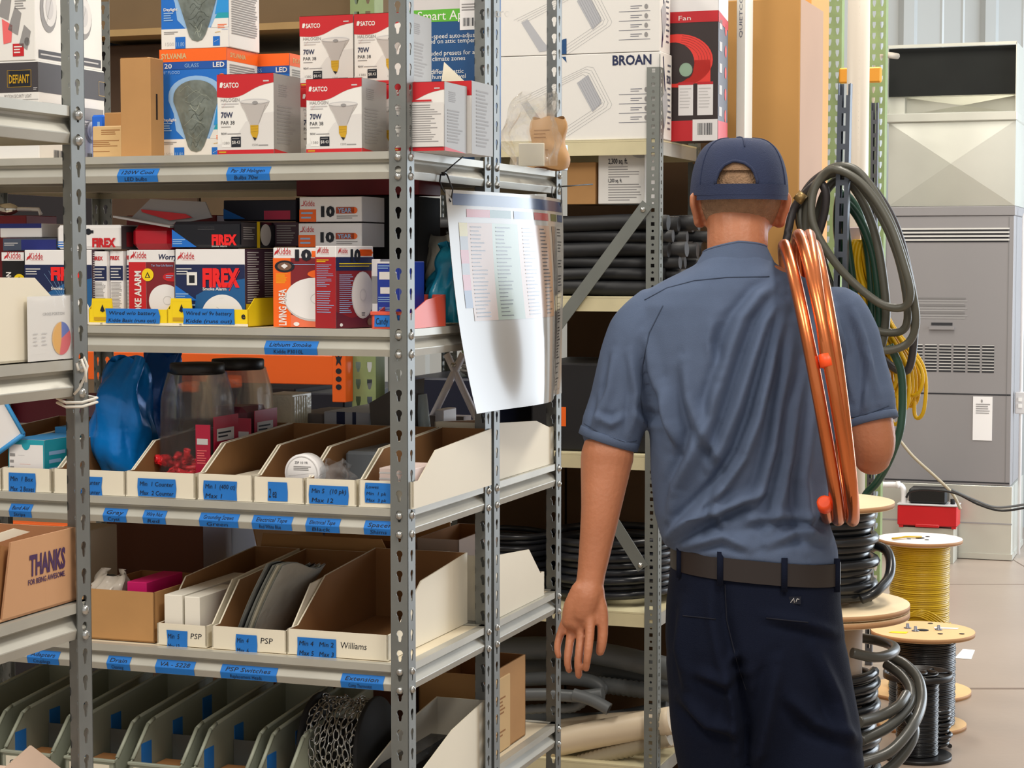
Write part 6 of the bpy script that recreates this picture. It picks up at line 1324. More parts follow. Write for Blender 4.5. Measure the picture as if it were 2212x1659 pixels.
loop('hose', [(1808, 362), (1862, 385), (1925, 475), (1960, 590), (1974, 690), (1960, 800), (1900, 770), (1845, 700), (1760, 560), (1722, 470), (1745, 400)], .06, .0115, hosed, 'dark hose loop on the outside of the hanging bundle', 'hose', GH)
loop('hose', [(1812, 385), (1850, 420), (1885, 500), (1905, 600), (1912, 690), (1895, 760), (1850, 740), (1800, 640), (1765, 520), (1772, 430)], .05, .0125, hose, 'grey hose loop on the inside of the bundle, partly behind the strut post', 'hose', GH)
loop('hose', [(1818, 440), (1850, 470), (1880, 540), (1895, 630), (1898, 720), (1880, 780), (1850, 720), (1840, 620), (1826, 520)], .08, .013, hoseg, 'dark green hose loop inside the hanging bundle', 'hose', GH)
loop('hose', [(1812, 420), (1845, 450), (1868, 520), (1880, 620), (1880, 720), (1862, 770), (1838, 700), (1826, 600), (1806, 500)], .11, .013, hoseg, 'second dark green hose loop, behind the first green one', 'hose', GH)
loop('hose', [(1700, 498), (1712, 450), (1738, 415), (1765, 395), (1780, 420), (1772, 480), (1742, 560), (1710, 600), (1692, 560)], .0, .012, hosed, 'dark hose end with a brass collar near the cap', 'hose', GH)
loop('hose', [(1920, 745), (1945, 800), (1950, 870), (1945, 930), (1925, 990), (1898, 1040), (1878, 1062), (1860, 1090)], .02, .012, hoseg, 'dark green hose hanging straight down past the right elbow', 'hose', None, False)
g = MB(); P_ = pt(1732, 418, SV-.02); g.tube([(0, 0, 0), (-.018, 0, -.022)], .0155, mat('brass', (150, 124, 80), .35, .6), 14); tag(g.build('hose_coupling', None, S(*P_), TH), 'brass hose coupling on the dark hose beside the ear', 'coupling')
r = random.Random(8)
for k in range(14):
    x0, x1 = 1836 + 3*k, 1900 + 7*k; yb = 850 + r.uniform(-25, 45)
    loop('extension_cord', [(1838+2*k, 520), (1852+2.5*k, 600), (x0+50, 700), (x1+2, 790), (x1+6, yb), (x1-14, yb+14), (x1-24, 800), (x0+18, 680), (1828+2*k, 580)], .12 + .012*(k % 4), .0058, cordy, 'loop of yellow extension cord hanging behind the grey hoses', 'cord', 'loops of yellow extension cord')
g = MB(); g.box(0, 0, 0, .045, .004, .06, mat('pink_plate', (226, 206, 212), .3), .001); P_ = pt(1822, 536, SV+.16); tag(g.build('hook_plate', None, S(*P_), TH), 'small pale plate on the hose hook behind the strut post', 'bracket')
# ================================================================ cable spools on the floor
plyw = mat('plywood', (226, 188, 136), .6, 0, .12, 5); plyl = mat('pale_plywood', (236, 214, 176), .6, 0, .06, 6); edgew = mat('ply_edge', (176, 132, 90), .7); whitew = mat('white_board', (232, 222, 220), .6, 0, .05, 12)
ycab = mat('yellow_cable', (200, 166, 24), .35, 0, .05, 20); bcab = mat('black_cable', (26, 28, 32), .25, 0, .05, 20)
def WXY(px, py_floor=None, Y=None, z=0): return WX(px, Y, z), Y
def flangeb(g, R_, z0, z1, m, me, n=56): g.lathe([(.0001, z0), (R_, z0), (R_, z1), (.0001, z1)], m, n, smooth=False); g.lathe([(R_+.0004, z0+.001), (R_+.0004, z1-.001)], me, n)
def winding(g, R_, z0, z1, pitch, m, bulge=0, n=44):
    prof = []; N_ = int((z1-z0)/pitch)
    for k in range(N_):
        rr = R_ + bulge*math.sin(PI*k/N_) + .0012*math.sin(k*1.7)
        for q in range(5): a = PI*q/4; prof.append((rr - pitch/2 + pitch/2*math.sin(a), z0 + k*pitch + pitch*(q/4.0)*.96 + .0002*q))
    g.lathe(prof, m, n)
def hole(g, x, y, z, r_, m=blackm): g.lathe([(.0001, z), (r_, z), (r_, z+.0008), (.0001, z+.0008)], m, 14, (x, y, 0))
# yellow cable spool
Ys = 7.14; X0 = WX(1987, Ys, .5); zt_ = ZY(1163, 0, Ys); Rf = (WX(2077, Ys, zt_)-WX(1897, Ys, zt_))/2
e = empty('cable_spool', (X0, Ys, .001), .3, 'spool of yellow cable with a white top flange, standing furthest right', 'spool')
g = MB(); flangeb(g, Rf, zt_-.014, zt_, whitew, edgew); 
for a in range(4): hole(g, .05*math.cos(a*1.4+.5), .05*math.sin(a*1.4+.5), zt_+.0005, .008)
hole(g, 0, 0, zt_+.0005, .016); g.build('flange', e); g = MB(); flangeb(g, Rf*1.25, 0, .014, plyw, edgew); g.build('flange', e)
g = MB(); winding(g, .107, .014, zt_-.016, .0068, ycab)
for k in range(5):
    a0 = 3.6 + .05*k; g.tube([((.1115)*math.cos(a0 + 1.9*t/10), (.1115)*math.sin(a0+1.9*t/10), .29 - .01*k - .11*t/10) for t in range(11)], .0035, ycab, 6)
    g.tube([((.1125)*math.cos(a0 - .1 + 1.9*t/10), (.1125)*math.sin(a0-.1+1.9*t/10), .27 + .005*k + .03*math.sin(t*.5)) for t in range(11)], .0035, ycab, 6)
g.tube([(-.12, -.02, zt_+.006), (-.06, .0, zt_+.007), (.0, -.01, zt_+.006)], .007, ycab, 8, flat=.5); g.build('cable_winding', e)
# plywood flange spool with black wire
Ys = 6.62; X0 = WX(1993, Ys, .3); zt_ = ZY(1362, 0, Ys); Rf = (WX(2105, Ys, zt_)-WX(1884, Ys, zt_))/2
e = empty('cable_spool', (X0, Ys, .001), .2, 'spool of black wire with a wide plywood top flange and bolts', 'spool')
g = MB(); flangeb(g, Rf*.86, 0, .014, plyw, edgew); g.build('flange', e); g = MB(); flangeb(g, Rf, zt_-.014, zt_, plyw, edgew); hole(g, 0, 0, zt_+.0005, .020)
for x, y in ((.03, -.075), (.1, -.09), (.075, .11)): hole(g, x, y, zt_+.0005, .009)
g.add([(-.13, -.02, zt_+.001), (-.08, -.05, zt_+.001), (-.06, -.02, zt_+.001), (-.11, .0, zt_+.001)], [(0,1,2,3)], yellow); g.add([(.05, .02, zt_+.001), (.12, -.01, zt_+.001), (.135, .01, zt_+.001), (.06, .045, zt_+.001)], [(0,1,2,3)], white)
g.build('flange', e)
for x, y in ((-.035, .045), (.055, -.005), (-.03, -.01)):
    g = MB(); g.lathe([(.0001, 0), (.013, 0), (.013, .002), (.006, .003), (.005, .016), (.0001, .017)], mat('bolt_grey', (110, 112, 120), .35, .7), 12, (x, y, zt_)); g.build('bolt', e)
g = MB(); winding(g, .110, .014, zt_-.016, .006, bcab); g.build('cable_winding', e)
# black plastic spool
Ys = 6.2; X0 = WX(1982, Ys, .2); zt_ = ZY(1452, 0, Ys); Rf = .108
e = empty('cable_spool', (X0, Ys, .001), .1, 'small black plastic spool of black wire in front of the plywood one', 'spool')
g = MB(); g.lathe([(Rf-.006, zt_-.018), (Rf, zt_-.018), (Rf, zt_), (Rf-.006, zt_), (Rf-.006, zt_-.018)], black, 44); g.lathe([(.025, zt_-.01), (.03, zt_-.01), (.03, zt_), (.025, zt_), (.025, zt_-.01)], black, 24); g.lathe([(.06, zt_-.008), (.064, zt_-.008), (.064, zt_-.001), (.06, zt_-.001), (.06, zt_-.008)], black, 32)
for k in range(8): a = PI*k/4; g.tube([(.028*math.cos(a), .028*math.sin(a), zt_-.006), ((Rf-.004)*math.cos(a), (Rf-.004)*math.sin(a), zt_-.006)], .003, black, 6)
g.lathe([(.0001, zt_-.019), (Rf-.004, zt_-.019), (Rf-.004, zt_-.017), (.0001, zt_-.017)], blackm, 40); g.build('flange', e); g = MB(); flangeb(g, Rf, 0, .012, black, black); g.build('flange', e)
g = MB(); winding(g, .066, .013, zt_-.02, .0045, bcab); g.build('cable_winding', e)
coil('cable_coil', (X0+.086, Ys+.10, .003), .036, .007, 9, .12, bcab, 'narrow coil of black cable standing right behind the plastic spool', seed=4, wob=.004)
# large stacked wooden spools with black hose, beside the man
Ys = 5.4; X0 = WX(1773, Ys, .8); z2 = ZY(1310, 0, Ys); z1 = ZY(1080, 0, Ys); R2 = WX(1962, Ys, z2)-X0; R1 = WX(1930, Ys, z1)-X0
e = empty('cable_spool', (X0, Ys, .001), 0, 'large wooden spool at the bottom with loose thick black hose around its cardboard core', 'spool')
corem = mat('card_core', (178, 156, 134), .7)
for z_ in (0, z2-.022): g = MB(); flangeb(g, R2, z_, z_+.016, plyl, edgew); g.build('flange', e)
g = MB(); g.lathe([(.115, .016), (.115, z2-.022)], corem, 40); g.build('core', e)
coil('hose_winding', (0, 0, .016), .150, .0145, 14, .42, bcab, '', parent=e, seed=11, wob=.006)
e = empty('cable_spool', (X0, Ys, z2), 0, 'upper wooden spool wound with thick black hose, beside the right hip', 'spool')
for r_, z_ in ((R2, 0), (R1, z1-z2-.015)): g = MB(); flangeb(g, r_, z_, z_+.014, plyl, edgew); g.build('flange', e)
g = MB(); g.lathe([(.08, .014), (.08, z1-z2-.016)], corem, 36); g.build('core', e)
coil('hose_winding', (0, 0, .012), .132, .0145, 11, z1-z2-.058, bcab, '', parent=e, seed=12, wob=.010)
Rm = lambda px, py, dY=0: W(px, py, Ys + dY)
def hloop(pts_, r_, label, dY, m=hosed):
    P_ = [Rm(x, y, d) for x, y, d in pts_]; o = P_[0].copy(); g = MB(); g.tube(curvep([p-o for p in P_], 8), r_, m, 12); return tag(g.build('hose', None, o), label, 'hose', 'loose hose loops around the wooden spools')
hloop([(1860, 1295, -.13), (1890, 1280, -.12), (1918, 1250, -.05), (1924, 1215, 0), (1915, 1190, .05), (1895, 1180, .08), (1880, 1185, .12)], .0135, 'thick dark hose loop bulging out beside the upper spool', 0, bcab)
hh = mat('grey_black_hose', (70, 70, 66), .3)
hloop([(1840, 1410, -.18), (1890, 1420, -.16), (1925, 1412, -.1), (1932, 1398, 0), (1900, 1385, .1), (1860, 1378, .15)], .014, 'grey black hose loop right under the middle flange', 0, hh)
hloop([(1860, 1600, -.25), (1920, 1570, -.2), (1960, 1530, -.12), (1968, 1495, -.05), (1950, 1462, .02), (1915, 1435, .08)], .0145, 'grey black hose loop low down, inner one', 0, hh)
hloop([(1850, 1650, -.3), (1920, 1625, -.28), (1970, 1570, -.2), (1990, 1520, -.1), (1985, 1470, -.02), (1955, 1435, .05), (1920, 1420, .1)], .0145, 'grey black hose loop low down, outermost one', 0, hh)
hloop([(1850, 1690, -.3), (1910, 1668, -.27), (1955, 1625, -.22), (1975, 1580, -.16), (1960, 1545, -.1)], .0145, 'grey black hose loop at the photo bottom beside the trouser leg', 0, hh)
hloop([(1855, 1560, -.26), (1900, 1548, -.2), (1940, 1525, -.16), (1958, 1500, -.1)], .0145, 'short grey black hose strand in front of the lower spool', 0, hh)
g = MB(); p_ = [Vector((WX(x, ZYf := CAMH*F/(y-560), 0), CAMH*F/(y-560), .001)) for x, y in ((2062, 1430), (2080, 1410), (2106, 1412), (2098, 1432))]; o_ = p_[0].copy(); g.prism([q-o_ for q in p_], (0, 0, .0008), mat('sun_patch_white', (255, 255, 252), .5)); tag(g.build('sun_patch', None, o_), 'bright white patch standing in for sun reflected on the concrete floor', 'paper')  # thin white sheet added as a sun reflection on the floor
# ================================================================ the man, walking away
import numpy as np
YM = 3.74
skin = mat('skin', (180, 116, 82), .5, 0, .07, 14, .12, 120, sss=.08); hairm = mat('short_hair', (152, 120, 92), .85, 0, .18, 90, .5, 260)
shirtm = mat('shirt_cloth', (86, 100, 126), .88, 0, .05, 30, .18, 700, spec=.3); capm = mat('cap_cloth', (40, 50, 80), .85, 0, .06, 40, .25, 500); pantm = mat('trouser_cloth', (11, 18, 37), .9, 0, .10, 9, .2, 500, spec=.2); beltm = mat('belt_leather', (38, 30, 28), .5)
seamm = mat('shirt_seam', (58, 70, 92), .9)
man = empty('person', (WX(1620, YM, 0), YM, 0), 0, 'man in a blue grey work shirt and navy cap, seen from behind, carrying a copper coil on his shoulder', 'person')
man['label'] = 'person seen from behind in a blue work shirt and navy cap, carrying a copper coil'
MO = Vector(man.location)
def voxel(g, size, smooth=3, fac=.5):
    me = bpy.data.meshes.new('tmp'); me.from_pydata(g.v, [], g.f); ob = bpy.data.objects.new('tmp', me); COL.objects.link(ob)
    m1 = ob.modifiers.new('r', 'REMESH'); m1.mode = 'VOXEL'; m1.voxel_size = size; m1.use_smooth_shade = True
    m2 = ob.modifiers.new('s', 'SMOOTH'); m2.iterations = smooth; m2.factor = fac
    dg = bpy.context.evaluated_depsgraph_get(); dg.update(); out = bpy.data.meshes.new_from_object(ob.evaluated_get(dg))
    bpy.data.objects.remove(ob); bpy.data.meshes.remove(me); return out
def finish(me, name, m, parent=man):
    me.materials.clear(); me.materials.append(m); me.polygons.foreach_set('use_smooth', [True]*len(me.polygons))
    v = np.empty(len(me.vertices)*3, 'f'); me.vertices.foreach_get('co', v); v = v.reshape(-1, 3) - np.array(MO); me.vertices.foreach_set('co', v.ravel()); me.update()
    me.name = name; o = bpy.data.objects.new(name, me); COL.objects.link(o); o.parent = parent; return o
def ringloft(g, rings, n=40, p=.82):   # rings: (centre, half width x, half depth y [, tilt x slope])
    vs = []
    for r_ in rings:
        c, a, b = Vector(r_[0]), r_[1], r_[2]; sl = r_[3] if len(r_) > 3 else 0
        for k in range(n):
            t = 2*PI*k/n; x, y = math.cos(t), math.sin(t); x = abs(x)**p*(1 if x > 0 else -1)*a; y = abs(y)**p*(1 if y > 0 else -1)*b
            vs.append(c + Vector((x, y, sl*x)))
    N_ = len(rings); fs = [(i*n+k, i*n+(k+1) % n, (i+1)*n+(k+1) % n, (i+1)*n+k) for i in range(N_-1) for k in range(n)]
    fs += [tuple(reversed(range(n))), tuple((N_-1)*n+k for k in range(n))]
    g.add(vs, fs, skin)
def limb(g, pts_, n=20):                # pts: (Vector, radius) smoothly interpolated
    P_ = curvep([p for p, r_ in pts_], 6); R_ = []
    for i in range(len(pts_)-1): R_ += [pts_[i][1] + (pts_[i+1][1]-pts_[i][1])*k/6 for k in range(6)]
    R_.append(pts_[-1][1])
    a, b = P_[0], P_[-1]; d0 = (P_[0]-P_[1]).normalized(); d1 = (P_[-1]-P_[-2]).normalized()
    P2 = [a + d0*R_[0]*f for f in (.95, .75, .4)] + P_ + [b + d1*R_[-1]*f for f in (.4, .75, .95)]; R2 = [R_[0]*f for f in (.3, .66, .92)] + R_ + [R_[-1]*f for f in (.92, .66, .3)]
    g.tube(P2, R2, skin, n)
def MP(x, y, Y=YM): return W(x, y, Y)
def mr(y, xl, xr, b, Yc=YM, sl=0): a_, c_ = W(xl, y, Yc), W(xr, y, Yc); return ((a_+c_)/2, (c_.x-a_.x)/2, b, sl)
# ---------------- body (one continuous surface)
B = MB()
ringloft(B, [mr(560, 1530, 1655, .055), mr(600, 1470, 1730, .075), mr(650, 1425, 1775, .085), mr(760, 1425, 1785, .09), mr(950, 1435, 1770, .088), mr(1120, 1470, 1750, .076), mr(1250, 1480, 1770, .085), mr(1380, 1490, 1770, .080), mr(1440, 1510, 1760, .060)])
limb(B, [(MP(1592, 600), .062), (MP(1593, 540, 3.745), .057), (MP(1594, 480, 3.765), .058), (MP(1597, 440, 3.785), .060)])
hc = MP(1598, 418, 3.785); hcx, hcz = hc.x, hc.z
def skull(g):
    vs = []; n, mm = 40, 28
    for i in range(mm+1):
        ph = PI*i/mm; cz = math.cos(ph); sr = math.sin(ph)
        for k in range(n):
            t = 2*PI*k/n; x = .0785*sr*math.cos(t); y = .096*sr*math.sin(t); z = (.100 if cz > 0 else .118)*cz
            if cz < 0:
                x *= 1 - .20*(-cz)**1.6; y += .022*(-cz)       # jaw narrows and sits forward
                if math.sin(t) < 0: y *= (1 - .30*(-cz))
            vs.append(Vector((hcx + x, hc.y + y, hcz + z)))
    g.add(vs, [(i*n+k, i*n+(k+1) % n, (i+1)*n+(k+1) % n, (i+1)*n+k) for i in range(mm) for k in range(n)], skin)
skull(B)
F_ = lambda dx, dy, dz: Vector((hcx+dx, hc.y+dy, hcz+dz))
limb(B, [(F_(0, .088, .012), .008), (F_(0, .104, -.02), .011), (F_(0, .106, -.034), .013)], 12)       # nose
limb(B, [(F_(-.014, .098, -.036), .007), (F_(.014, .098, -.036), .007)], 10); limb(B, [(F_(-.036, .080, .026), .009), (F_(.036, .080, .026), .009)], 10)
limb(B, [(F_(-.020, .095, -.062), .006), (F_(0, .101, -.061), .0075), (F_(.020, .095, -.062), .006)], 10); limb(B, [(F_(-.012, .086, -.098), .016), (F_(.012, .086, -.098), .016)], 12)
for s_, ex_, ew in ((-1, 1497, .011), (1, 1697, .013)):                                          # ears stand off the head
    et, eb = MP(ex_ + (1 if s_ < 0 else 3), 424, 3.765), MP(ex_ + (9 if s_ < 0 else -8), 484, 3.772); base = Vector((hcx + s_*.070, 3.785, hcz))
    rim = [Vector((hcx + s_*.074, 3.775, et.z-.006)), et + Vector((0, -.004, .002)), et.lerp(eb, .3) + Vector((s_*.004, -.008, 0)), et.lerp(eb, .7) + Vector((s_*.001, -.004, 0)), eb, Vector((hcx + s_*.070, 3.785, eb.z-.002))]
    g_ = curvep(rim, 6); B.tube(g_, [.0062]*len(g_), skin, 10)
    for k in range(2, len(g_)-2, 2):
        B.tube([g_[k], Vector((hcx + s_*.068, 3.79, g_[k].z*.8 + (hcz-.01)*.2))], [.0048, .007], skin, 8)
# left arm
limb(B, [(MP(1398, 705), .044), (MP(1358, 800), .041), (MP(1330, 900), .042), (MP(1312, 985, 3.73), .050), (MP(1306, 1030, 3.72), .0455), (MP(1298, 1100, 3.70), .0375), (MP(1288, 1170, 3.69), .0315), (MP(1278, 1235, 3.68), .0265), (MP(1274, 1262, 3.675), .0260)])
YH = 3.665
limb(B, [(MP(1274, 1262, 3.675), .0255), (MP(1268, 1290, YH), .027), (MP(1258, 1320, YH), .026)], 16)
limb(B, [(MP(1283, 1275, YH+.005), .020), (MP(1283, 1310, YH+.01), .020), (MP(1262, 1340, YH), .018)], 14)
limb(B, [(MP(1254, 1275, YH), .018), (MP(1238, 1310, YH), .018), (MP(1230, 1342, YH), .015)], 14); limb(B, [(MP(1250, 1300, YH), .020), (MP(1244, 1345, YH), .0165)], 14)
for pts_, r0 in (([(1275, 1330, -.012), (1274, 1368, -.026), (1271, 1402, -.040), (1268, 1426, -.044), (1266, 1444, -.040)], .0088),      # index
                 ([(1258, 1338, .002), (1255, 1380, -.010), (1251, 1414, -.024), (1249, 1438, -.028), (1250, 1459, -.024)], .0090),
                 ([(1241, 1336, .014), (1233, 1374, .008), (1228, 1408, -.004), (1226, 1430, -.010), (1229, 1447, -.008)], .0086),
                 ([(1226, 1328, .026), (1214, 1360, .024), (1206, 1386, .016), (1204, 1404, .010), (1207, 1418, .008)], .0078)):
    limb(B, [(MP(x, y, YH+d), r0*(1.08 - .075*i) * (1.05 if i in (1, 2) else 1)) for i, (x, y, d) in enumerate(pts_)], 12)
limb(B, [(MP(1288, 1282, YH+.004), .0145), (MP(1299, 1318, YH-.004), .0125), (MP(1302, 1358, YH-.010), .0105), (MP(1300, 1388, YH-.014), .0100), (MP(1296, 1408, YH-.014), .0085)], 14)
# right arm: upper arm out and back, forearm forward to the coil
limb(B, [(MP(1816, 705), .046), (MP(1846, 800, 3.73), .042), (MP(1872, 880, 3.71), .0435), (MP(1886, 950, 3.70), .042), (MP(1884, 985, 3.71), .036)])
limb(B, [(MP(1884, 984, 3.715), .0335), (MP(1868, 960, 3.80), .040), (MP(1826, 890, 3.90), .033), (MP(1786, 800, 3.985), .026), (MP(1776, 775, 4.0), .025)])
YR = 4.02
limb(B, [(MP(1776, 775, 4.0), .024), (MP(1764, 745, YR+.01), .028), (MP(1756, 722, YR+.01), .024)], 14); limb(B, [(MP(1786, 756, YR), .018), (MP(1776, 716, YR+.01), .017)], 12)
for i, dy in enumerate((0, 20, 40, 58)):
    limb(B, [(MP(1762, 712+dy, YR+.02), .0095), (MP(1736, 708+dy, YR+.018), .0090), (MP(1722, 712+dy, YR-.004), .0085), (MP(1724, 716+dy, YR-.03), .0078), (MP(1734, 718+dy, YR-.042), .007)], 12)
limb(B, [(MP(1778, 740, YR-.012), .012), (MP(1766, 716, YR-.034), .0105), (MP(1756, 700, YR-.046), .009)], 12)
# legs
limb(B, [(MP(1540, 1400), .060), (MP(1540, 1640, 3.76), .052), (MP(1556, 1797, 3.78), .048), (MP(1565, 1960, 3.80), .054), (MP(1570, 2180, 3.82), .036), (MP(1570, 2250, 3.83), .036)])
limb(B, [(MP(1735, 1400), .060), (MP(1765, 1640, 3.70), .052), (MP(1776, 1790, 3.66), .048), (MP(1768, 1960, 3.60), .054), (MP(1772, 2170, 3.53), .036), (MP(1772, 2230, 3.52), .036)])
body = finish(voxel(B, .0036, 3), 'body', skin)
# eyes, nails
for s_ in (-1, 1):
    g = MB(); c_ = F_(s_*.031, .083, .004) - MO; g.lathe([(.0001, -.011), (.006, -.009), (.0105, -.003), (.0105, .003), (.006, .009), (.0001, .011)], white, 16, c_); g.build('eye', man)
# ---------------- hair: close crop on the back of the head
g = MB()
def hs(a, b):                # a: azimuth, b: from under the cap to the nape
    t = -PI + a*PI; z = .042 - b*.108; q = math.sqrt(max(0, 1-(z/.118)**2)); cz = z/.118; x = .0800*q*math.cos(t)*(1 - (.20*(-cz)**1.6 if cz < 0 else 0)); y = .0980*q*math.sin(t)
    if cz < 0: y = (y + .022*(-cz))*(1 - .30*(-cz)) if math.sin(t) < 0 else y
    e_ = 1 - .0 if b < .7 else 1 - (b-.7)*.10
    return Vector((hcx + x*e_, hc.y + y*e_, hcz + z)) - MO
g.grid(hs, 40, 18, hairm); g.build('hair', man)
g = MB(); g.grid(lambda a, b: Vector((hcx + .082*math.sqrt(1-(b*.95)**2)*math.cos(2*PI*a), hc.y + .099*math.sqrt(1-(b*.95)**2)*math.sin(2*PI*a), hcz + .040 + .052*b)) - MO, 40, 14, hairm, True, True); g.build('hair', man)
# ---------------- cap
cz0 = MP(1598, 420, 3.7).z; cz1 = MP(1598, 296, YM).z; CH = cz1 - cz0; cc = Vector((MP(1597, 400, 3.785).x, 3.787, cz0)); ca, cb = .0925, .110
def capf(a, b, off=0):
    t = 2*PI*a; s_ = b; k = (max(0, 1 - s_**2.5))**.5 if s_ < 1 else 0; k = math.cos(s_*PI/2)**.50 if s_ < 1 else 0
    return Vector((cc.x + (ca+off)*k*math.cos(t), cc.y + (cb+off)*k*math.sin(t), cz0 + (CH+off)*math.sin(s_*PI/2)**1.0*1.0)) 
ax_, ay0, aw, ah = 1590, 399, 44, 50
def inarch(p):
    if p.y > cc.y: return False
    zc = p.y*cp - (p.z-CAMH)*sp; px = CX + F*p.x/zc; py = CY - F*((p.z-CAMH)*cp + p.y*sp)/zc
    return py < ay0 and ((px-ax_)/aw)**2 + ((py-ay0)/ah)**2 < 1
g = MB(); NU, NV = 220, 84
for off, rev in ((0, False), (-.003, True)):
    vs = [capf(i/NU, j/NV, off) - MO for j in range(NV+1) for i in range(NU)]; fs = []
    for j in range(NV):
        for i in range(NU):
            c_ = capf((i+.5)/NU, (j+.5)/NV, off)
            if inarch(c_): continue
            f_ = (j*NU+i, j*NU+(i+1) % NU, (j+1)*NU+(i+1) % NU, (j+1)*NU+i); fs.append(tuple(reversed(f_)) if rev else f_)
    g.add(vs, fs, capm, True)
g.build('cap_crown', man)
def caphit(px, py):          # point on the cap's back under an image point
    best = None
    for i in range(0, NU):
        a = i/NU
        if math.sin(2*PI*a) > 0: continue
        for j in range(0, NV, 1):
            p = capf(a, j/NV); zc = p.y*cp - (p.z-CAMH)*sp; d = (CX + F*p.x/zc - px)**2 + (CY - F*((p.z-CAMH)*cp + p.y*sp)/zc - py)**2
            if best is None or d < best[0]: best = (d, p)
    return best[1]
arch = [caphit(ax_ + (aw+1)*math.cos(t), ay0 - (ah+1)*math.sin(t)) + Vector((0, -.0012, 0)) - MO for t in [PI*k/16 for k in range(17)]]
g = MB(); g.tube(arch, .0030, capm, 8); g.build('cap_binding', man)
g = MB()
def strap(a, b): t = PI + PI*(.14 + .72*a); return Vector((cc.x + (ca+.002)*math.cos(t), cc.y + (cb+.003)*math.sin(t), cz0 - .001 + b*.020)) - MO
g.grid(strap, 30, 2, capm); g.grid(lambda a, b: strap(1-a, b)*.995 + Vector((0, 0, .0)), 30, 2, capm); g.build('cap_strap', man)
g = MB(); g.lathe([(.0001, 0), (.007, .0), (.006, .004), (.0001, .0055)], capm, 14, cc - MO + Vector((0, 0, CH-.001)))
for k in range(6): g.tube([capf((k+.5)/6, j/20, .0006) - MO for j in range(1 if k not in (4,) else 12, 20)], .0011, capm, 5)
g.build('cap_button', man)
g = MB(); g.grid(lambda a, b: Vector((cc.x + ca*.95*math.cos(PI*(.12+.76*a)), cc.y + cb*.9*math.sin(PI*(.12+.76*a)) + .072*b*math.sin(PI*a)**.6, cz0 + .006 - .010*b + .010*math.sin(PI*a))) - MO, 26, 8, capm); g.grid(lambda a, b: Vector((cc.x + ca*.95*math.cos(PI*(.12+.76*(1-a))), cc.y + cb*.9*math.sin(PI*(.12+.76*a)) + .072*b*math.sin(PI*a)**.6, cz0 + .002 - .010*b + .010*math.sin(PI*a))) - MO, 26, 8, capm); g.build('cap_brim', man)
# ---------------- shirt
Sg = MB()
ringloft(Sg, [mr(552, 1524, 1655, .062, YM), mr(574, 1500, 1680, .072), mr(598, 1452, 1735, .088), mr(625, 1400, 1785, .098), mr(660, 1372, 1818, .108), mr(700, 1365, 1834, .115), mr(780, 1372, 1828, .124), mr(860, 1392, 1815, .126), mr(950, 1404, 1803, .122), mr(1040, 1408, 1788, .112), mr(1110, 1414, 1788, .108, sl=-.03), mr(1160, 1424, 1808, .122, sl=-.08), mr(1186, 1432, 1811, .124, sl=-.11), mr(1200, 1440, 1806, .118, sl=-.11)], 48, .85)
limb(Sg, [(MP(1418, 690), .062), (MP(1388, 730), .066), (MP(1362, 800), .063), (MP(1342, 870), .060), (MP(1322, 925), .0595)], 28)
limb(Sg, [(MP(1808, 690), .062), (MP(1828, 735), .064), (MP(1846, 790, 3.735), .061), (MP(1864, 840, 3.725), .057), (MP(1874, 872, 3.715), .055)], 28)
# flat sleeve ends
def sleeve_end(a, b, r0, r1): Sg.tube([a, a.lerp(b, .5), b], [r0, (r0+r1)/2, r1], skin, 30)
sleeve_end(MP(1350, 850), MP(1314, 953), .058, .0585); sleeve_end(MP(1858, 828, 3.728), MP(1885, 908, 3.705), .053, .0475)
sme = voxel(Sg, .0048, 4)
nv = len(sme.vertices); co = np.empty(nv*3, 'f'); sme.vertices.foreach_get('co', co); co = co.reshape(-1, 3); nr = np.empty(nv*3, 'f'); sme.vertices.foreach_get('normal', nr); nr = nr.reshape(-1, 3)
zc = co[:, 1]*cp - (co[:, 2]-CAMH)*sp; PX = CX + F*co[:, 0]/zc; PY = CY - F*((co[:, 2]-CAMH)*cp + co[:, 1]*sp)/zc
back = np.clip(-nr[:, 1]*1.6 + .25, 0, 1); disp = np.zeros(nv)
def fold(pts_, amp, wd, taper=True):
    global disp
    best = np.full(nv, 1e9); bt = np.zeros(nv); side = np.zeros(nv); n_ = len(pts_)-1
    for i, (a, b) in enumerate(zip(pts_, pts_[1:])):
        ax, ay = a; dx, dy = b[0]-ax, b[1]-ay; L2 = dx*dx+dy*dy; t = np.clip(((PX-ax)*dx + (PY-ay)*dy)/L2, 0, 1)
        ex, ey = PX-(ax+t*dx), PY-(ay+t*dy); d = np.sqrt(ex*ex+ey*ey); m_ = d < best; best = np.where(m_, d, best); bt = np.where(m_, (i+t)/n_, bt); side = np.where(m_, np.sign(dx*ey - dy*ex), side)
    tp = np.sin(np.clip(bt*1.0, 0.02, .98)*PI)**.6 if taper else 1
    s_ = best*side/wd
    disp += 1.95*amp*tp*(np.exp(-s_**2) - .55*np.exp(-((s_-1.5)/.8)**2))
fold([(1690, 612), (1640, 640), (1600, 690), (1578, 750), (1555, 830), (1515, 920)], .010, 15)
fold([(1694, 635), (1650, 700), (1622, 780), (1594, 870), (1560, 960), (1536, 1010)], .013, 14)
fold([(1698, 660), (1676, 740), (1656, 820), (1634, 905), (1604, 985), (1565, 1045), (1510, 1100), (1448, 1158)], .016, 13)
fold([(1712, 700), (1700, 790), (1684, 880), (1672, 960), (1650, 1040), (1618, 1110)], .011, 14)
fold([(1480, 780), (1488, 860), (1506, 930), (1488, 990), (1460, 1050), (1446, 1120)], .011, 14)
fold([(1396, 720), (1412, 800), (1436, 872), (1450, 960)], .009, 13)
fold([(1442, 1160), (1510, 1118), (1590, 1084), (1655, 1060)], .014, 12)
